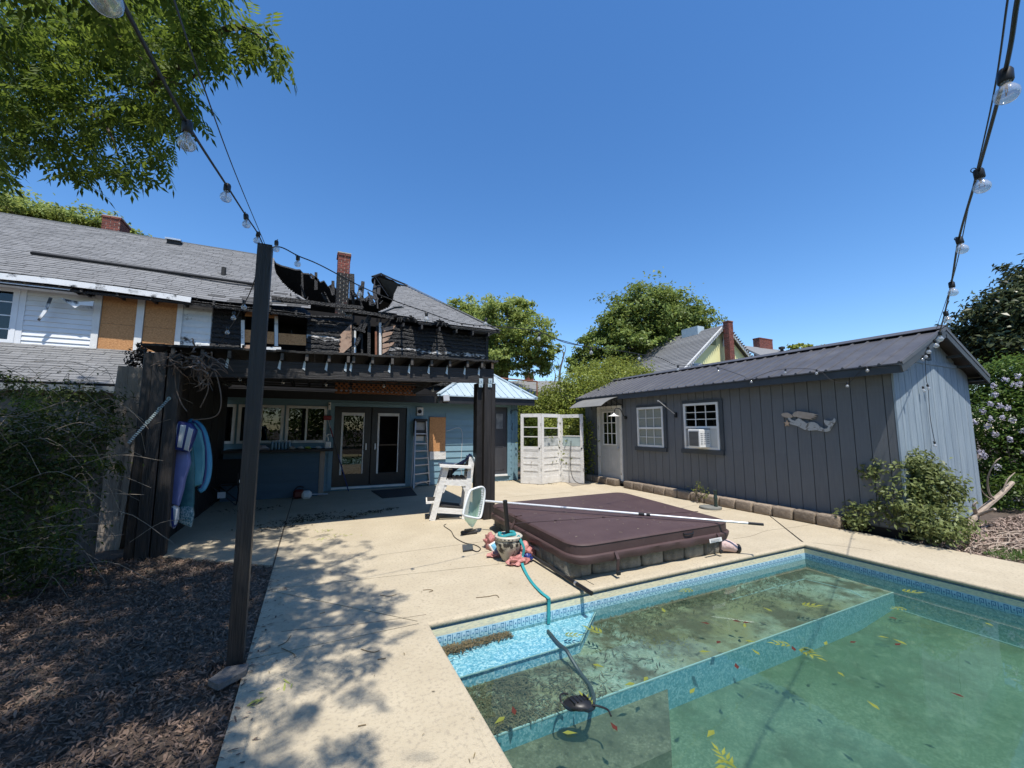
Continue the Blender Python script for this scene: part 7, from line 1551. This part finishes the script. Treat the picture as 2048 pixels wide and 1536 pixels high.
mu = [(x, y) for x, y in ((-4.2, -4), (-.335, -4), (-.335, 5.5), (-1.0, 5.96), (-1.9, 6.7), (-4.2, 6.7))]
mb = MB(); mb.poly([(x, y, -.028) for x, y in mu]); mb.build('mulch_bed', SOIL, kind='structure')
chips('wood_chip_mulch', 80000, leftbed, .036, .0095, rm, MUL, lift=.035, kind='stuff')
def rightbed(n): return np.stack([rm.uniform(7.52, 12, n), rm.uniform(.8, 4.5, n), np.full(n, -.03)], 1)[lambda P: (P[:, 1] < 2.75)] if False else (lambda P: P[P[:, 1] < 2.8])(np.stack([rm.uniform(7.52, 12, n), rm.uniform(.8, 4.5, n), np.full(n, -.03)], 1))
chips('wood_chip_bed', 14000, rightbed, .06, .014, rm, M('tan_mulch', (.24, .17, .135), (.36, .275, .225), .9, 30, isl=.4), lift=.03, kind='stuff')
def lawn(n): return (lambda P: P[P[:, 0]+P[:, 1]*1.2 < 10.6])(np.stack([rm.uniform(7.55, 9.5, n), rm.uniform(.6, 2.12, n), np.full(n, .0)], 1))
chips('grass', 9000, lawn, .05, .006, rm, leafmat('grass_blades', (.05, .10, .02), (.11, .18, .04), .3), lift=.03, tilt=.9, kind='stuff')
# dry litter on the deck: catkins, twig bits, dark leaf piles
def litter(n):
    P = np.stack([rm.uniform(-1.6, 6.5, n), rm.uniform(1.6, 11, n), np.full(n, .002)], 1); k = (P[:, 1] > 3.5) | (P[:, 0] < .85); k &= ~((P[:, 0] > 2.4) & (P[:, 0] < 5.4) & (P[:, 1] > 3.4) & (P[:, 1] < 6.3)); k &= (P[:, 0] > -.3) | (P[:, 1] > 6.2); return P[k]
chips('leaf_litter', 520, litter, .026, .005, rm, M('dry_litter', (.10, .075, .035), (.20, .15, .07), .9, 30, isl=.4), lift=.006, tilt=.12, kind='stuff')
def dark(n):
    out = []
    for x, y, s, m in ((700, 1035, .16, 90), (740, 1026, .16, 60), (590, 1045, .3, 90), (620, 1038, .3, 120), (560, 1055, .25, 50), (650, 1028, .3, 60), (760, 1022, .12, 40), (500, 1020, .4, 70), (780, 1018, .1, 30), (1020, 962, .25, 50), (1100, 968, .2, 40), (1200, 1082, .05, 0)):
        c = G(x, y); out.append(np.stack([c[0]+rm.normal(size=m)*s, c[1]+rm.normal(size=m)*s*.4, np.full(m, .003)], 1))
    return np.concatenate(out)
chips('dark_leaf_litter', 1, dark, .05, .018, rm, M('dark_litter', (.035, .03, .016), (.08, .065, .03), .9, 30, isl=.4), lift=.012, tilt=.3, kind='stuff')
def green(n):
    out = []
    for x, y, s, m in ((655, 1075, .08, 26), (650, 1062, .06, 16), (735, 1029, .07, 26), (500, 1385, .03, 0), (512, 1405, .02, 7), (565, 1378, .03, 5), (575, 1318, .03, 0), (700, 1070, .06, 8)):
        c = G(x, y); out.append(np.stack([c[0]+rm.normal(size=m)*s*1.6, c[1]+rm.normal(size=m)*s, np.full(m, .004)], 1))
    return np.concatenate(out)
chips('fallen_catkins', 1, green, .045, .010, rm, M('yellow_green_litter', (.22, .25, .05), (.34, .36, .10), .8, 30, isl=.2), lift=.008, tilt=.2, kind='stuff')
mbt = MB()
for q in (((556, 1292), (572, 1284), (582, 1271)), ((563, 1296), (576, 1302), (588, 1308), (590, 1314)), ((722, 1298), (735, 1302), (748, 1304), (759, 1301)), ((760, 1190), (778, 1192), (793, 1189)), ((846, 1180), (858, 1179), (866, 1181), (858, 1184)), ((952, 1195), (975, 1193), (992, 1190), (998, 1195)), ((640, 1227), (650, 1224)), ((755, 1319), (772, 1316)), ((716, 1452), (732, 1449))):
    mbt.tube(curve([G(x, y, .005) for x, y in q], 4), .0028, 5)
tag(mbt.build('fallen_twigs', M('brown_twig', (.12, .085, .045), (.2, .15, .08), .9, 20)), kind='stuff')
for pts in (((1468, 1078), (1500, 1072), (1535, 1062), (1580, 1056), (1640, 1046)), ((1625, 1085), (1690, 1093), (1745, 1101)), ((560, 1262), (640, 1255), (720, 1248), (800, 1236), (850, 1228)), ((1150, 985), (1080, 990), (1010, 996))):
    mb = MB(); q = curve([G(x+rj(3), y+rj(1), .001) for x, y in pts], 4)
    for a, b in zip(q, q[1:]): mb.beam(a, b+np.array([0, .001, 0]), .004, .0015)
    mb.build('hairline_crack', M('dark_crack_line', (.13, .11, .08), None, .95), deck)  # thin dark lines drawn for the deck cracks
def spill(n): return np.stack([-.33+np.abs(rm.normal(size=n))*.09, rm.uniform(.8, 5.5, n), np.full(n, .002)], 1)
chips('spilled_mulch', 160, spill, .034, .009, rm, MUL, lift=.006, tilt=.15, kind='stuff')
# shelf debris under water
def shelfdeb(n):
    x = rm.uniform(WXL, WXR, n); y = WY-np.abs(rm.normal(size=n))*.22*(1+.5*np.sin(x*3)); k = (y > SY+.03) & ~((x < 2.5) & (y > 2.95)); y2 = rm.uniform(SY, 2.95, n); x2 = WXL+np.abs(rm.normal(size=n))*.55; P = np.stack([x, y, np.full(n, SZ+.003)], 1)[k]
    return np.concatenate([P, np.stack([x2, y2, np.full(n, SZ+.003)], 1)[:n//2]])
chips('sunken_debris', 4200, shelfdeb, .05, .006, rm, M('sunken_needles', (.05, .04, .02), (.11, .09, .045), .9, 30, isl=.4), lift=.012, tilt=.15, parent=pool, kind='stuff')
def benchdeb(n):
    t = rm.uniform(0, 1, n); c = np.stack([np.interp(t, [0, .5, 1], [1.0, 1.25, 1.62]), np.full(n, WY-.035), np.full(n, BZ+.003)], 1); c[:, 1] -= np.abs(rm.normal(size=n))*.05*(1-t*.5); return c
chips('bench_debris', 900, benchdeb, .04, .008, rm, M('wet_brown_debris', (.09, .045, .02), (.16, .10, .04), .8, 30, isl=.4), lift=.035, tilt=.3, parent=pool, kind='stuff')
FLY = leafmat('floating_yellow_leaf', (.17, .20, .035), (.28, .30, .06), .3, var=.1); FLR = leafmat('floating_red_leaf', (.07, .018, .013), (.12, .035, .022), .2, var=.1)
def mkleaf(name, mat, L, w, multi):
    V, Fq = [], []
    for k in range(multi):
        a = (.75 if k % 2 else -.75)*(k < multi-1)+rj(.15) if multi > 1 else 0; o = np.array([(k//2)*.035, 0, 0]); d = np.array([math.cos(a), math.sin(a), 0]); s = np.array([-d[1], d[0], 0]); i = len(V)
        V += [o, o+d*L*.35+s*w*.5+np.array([0, 0, .004]), o+d*L+np.array([0, 0, .006]), o+d*L*.35-s*w*.5+np.array([0, 0, .004])]; Fq.append([i, i+1, i+2, i+3])
    me = bpy.data.meshes.new(name); me.from_pydata([tuple(v) for v in V], [], Fq); me.materials.append(mat); return me
LY1, LY2, LR = mkleaf('floating_leaf', FLY, .085, .032, 1), mkleaf('floating_leaf', FLY, .07, .022, 7), mkleaf('floating_leaf', FLR, .07, .032, 1)
gy1, gy2, gr1 = 'single yellow leaves floating on the pool', 'yellow green leaf sprays floating on the pool', 'dark red leaves floating on the pool'
FL_ = {}
def flo(me, x, y, lab, grp, sc=1.0, z=None):
    if not lab.endswith('#'): FL_.setdefault((lab, float(G(x, y, WZ)[1]) > 2.4), []).append((x, y, me, grp, sc)); return
    lab = lab[:-1]
    p = G(x, y, (WZ if z is None else z)+.004); o = bpy.data.objects.new('floating_leaf', me); COL.objects.link(o); o.location = Vector([float(t) for t in p]); o.rotation_euler = (0, 0, random.uniform(0, 6.28)); s = sc*random.uniform(.85, 1.15); o.scale = (s, s, s); tag(o, lab, 'leaf', grp)
for x, y in ((1270, 1366), (1295, 1353), (1185, 1328), (1398, 1303), (1490, 1255), (1330, 1225), (1545, 1223), (1490, 1281), (1380, 1387), (1520, 1310), (1650, 1290), (1675, 1343), (1755, 1272), (1815, 1290), (1970, 1245), (1125, 1465), (1428, 1460), (1760, 1420), (1010, 1433)): flo(LY1, x, y, 'single yellow leaves', gy1)
for x, y in ((1130, 1270), (1203, 1266), (1600, 1298), (1620, 1297), (1805, 1182), (1812, 1218), (1580, 1290), (1605, 1210), (1450, 1520), (1462, 1530), (1180, 1412), (1385, 1180)): flo(LY2, x, y, 'yellow green leaf sprays', gy2, 1.0)
for x, y in ((1465, 1240), (1485, 1245), (1420, 1248), (1440, 1282), (1475, 1338), (1030, 1430), (1700, 1285), (1790, 1290), (1235, 1462), (1930, 1395), (1590, 1302), (1795, 1238)): flo(LR, x, y, 'dark red floating leaves', gr1)
for (lab, sh), it in FL_.items():
    for k, (x, y, me, grp, sc) in enumerate(sorted(it, key=lambda t: t[0])): flo(me, x, y, (ORD[k] if k < 20 else ORD[k-20]+' past twenty')+' from the left of the '+lab+(' over the shelf' if sh else ' over the deep floor')+'#', grp, sc)
wd = bush('deck_weed', 'small weed growing from the shed stone blocks by the umbrella stand', [((float(AX(1402, 992, 7.42)[0]), float(AX(1402, 992, 7.42)[1]), .22), (.14, .2, .14)), ((7.42, float(AX(1398, 975, 7.42)[1]), .34), (.05, .08, .12))], 110, .045, .02, LFY, 'weed', clump=6, cs=.3, stems=5)
for r in [BP]+list(BP.children): bpy.data.objects.remove(r, do_unlink=True)
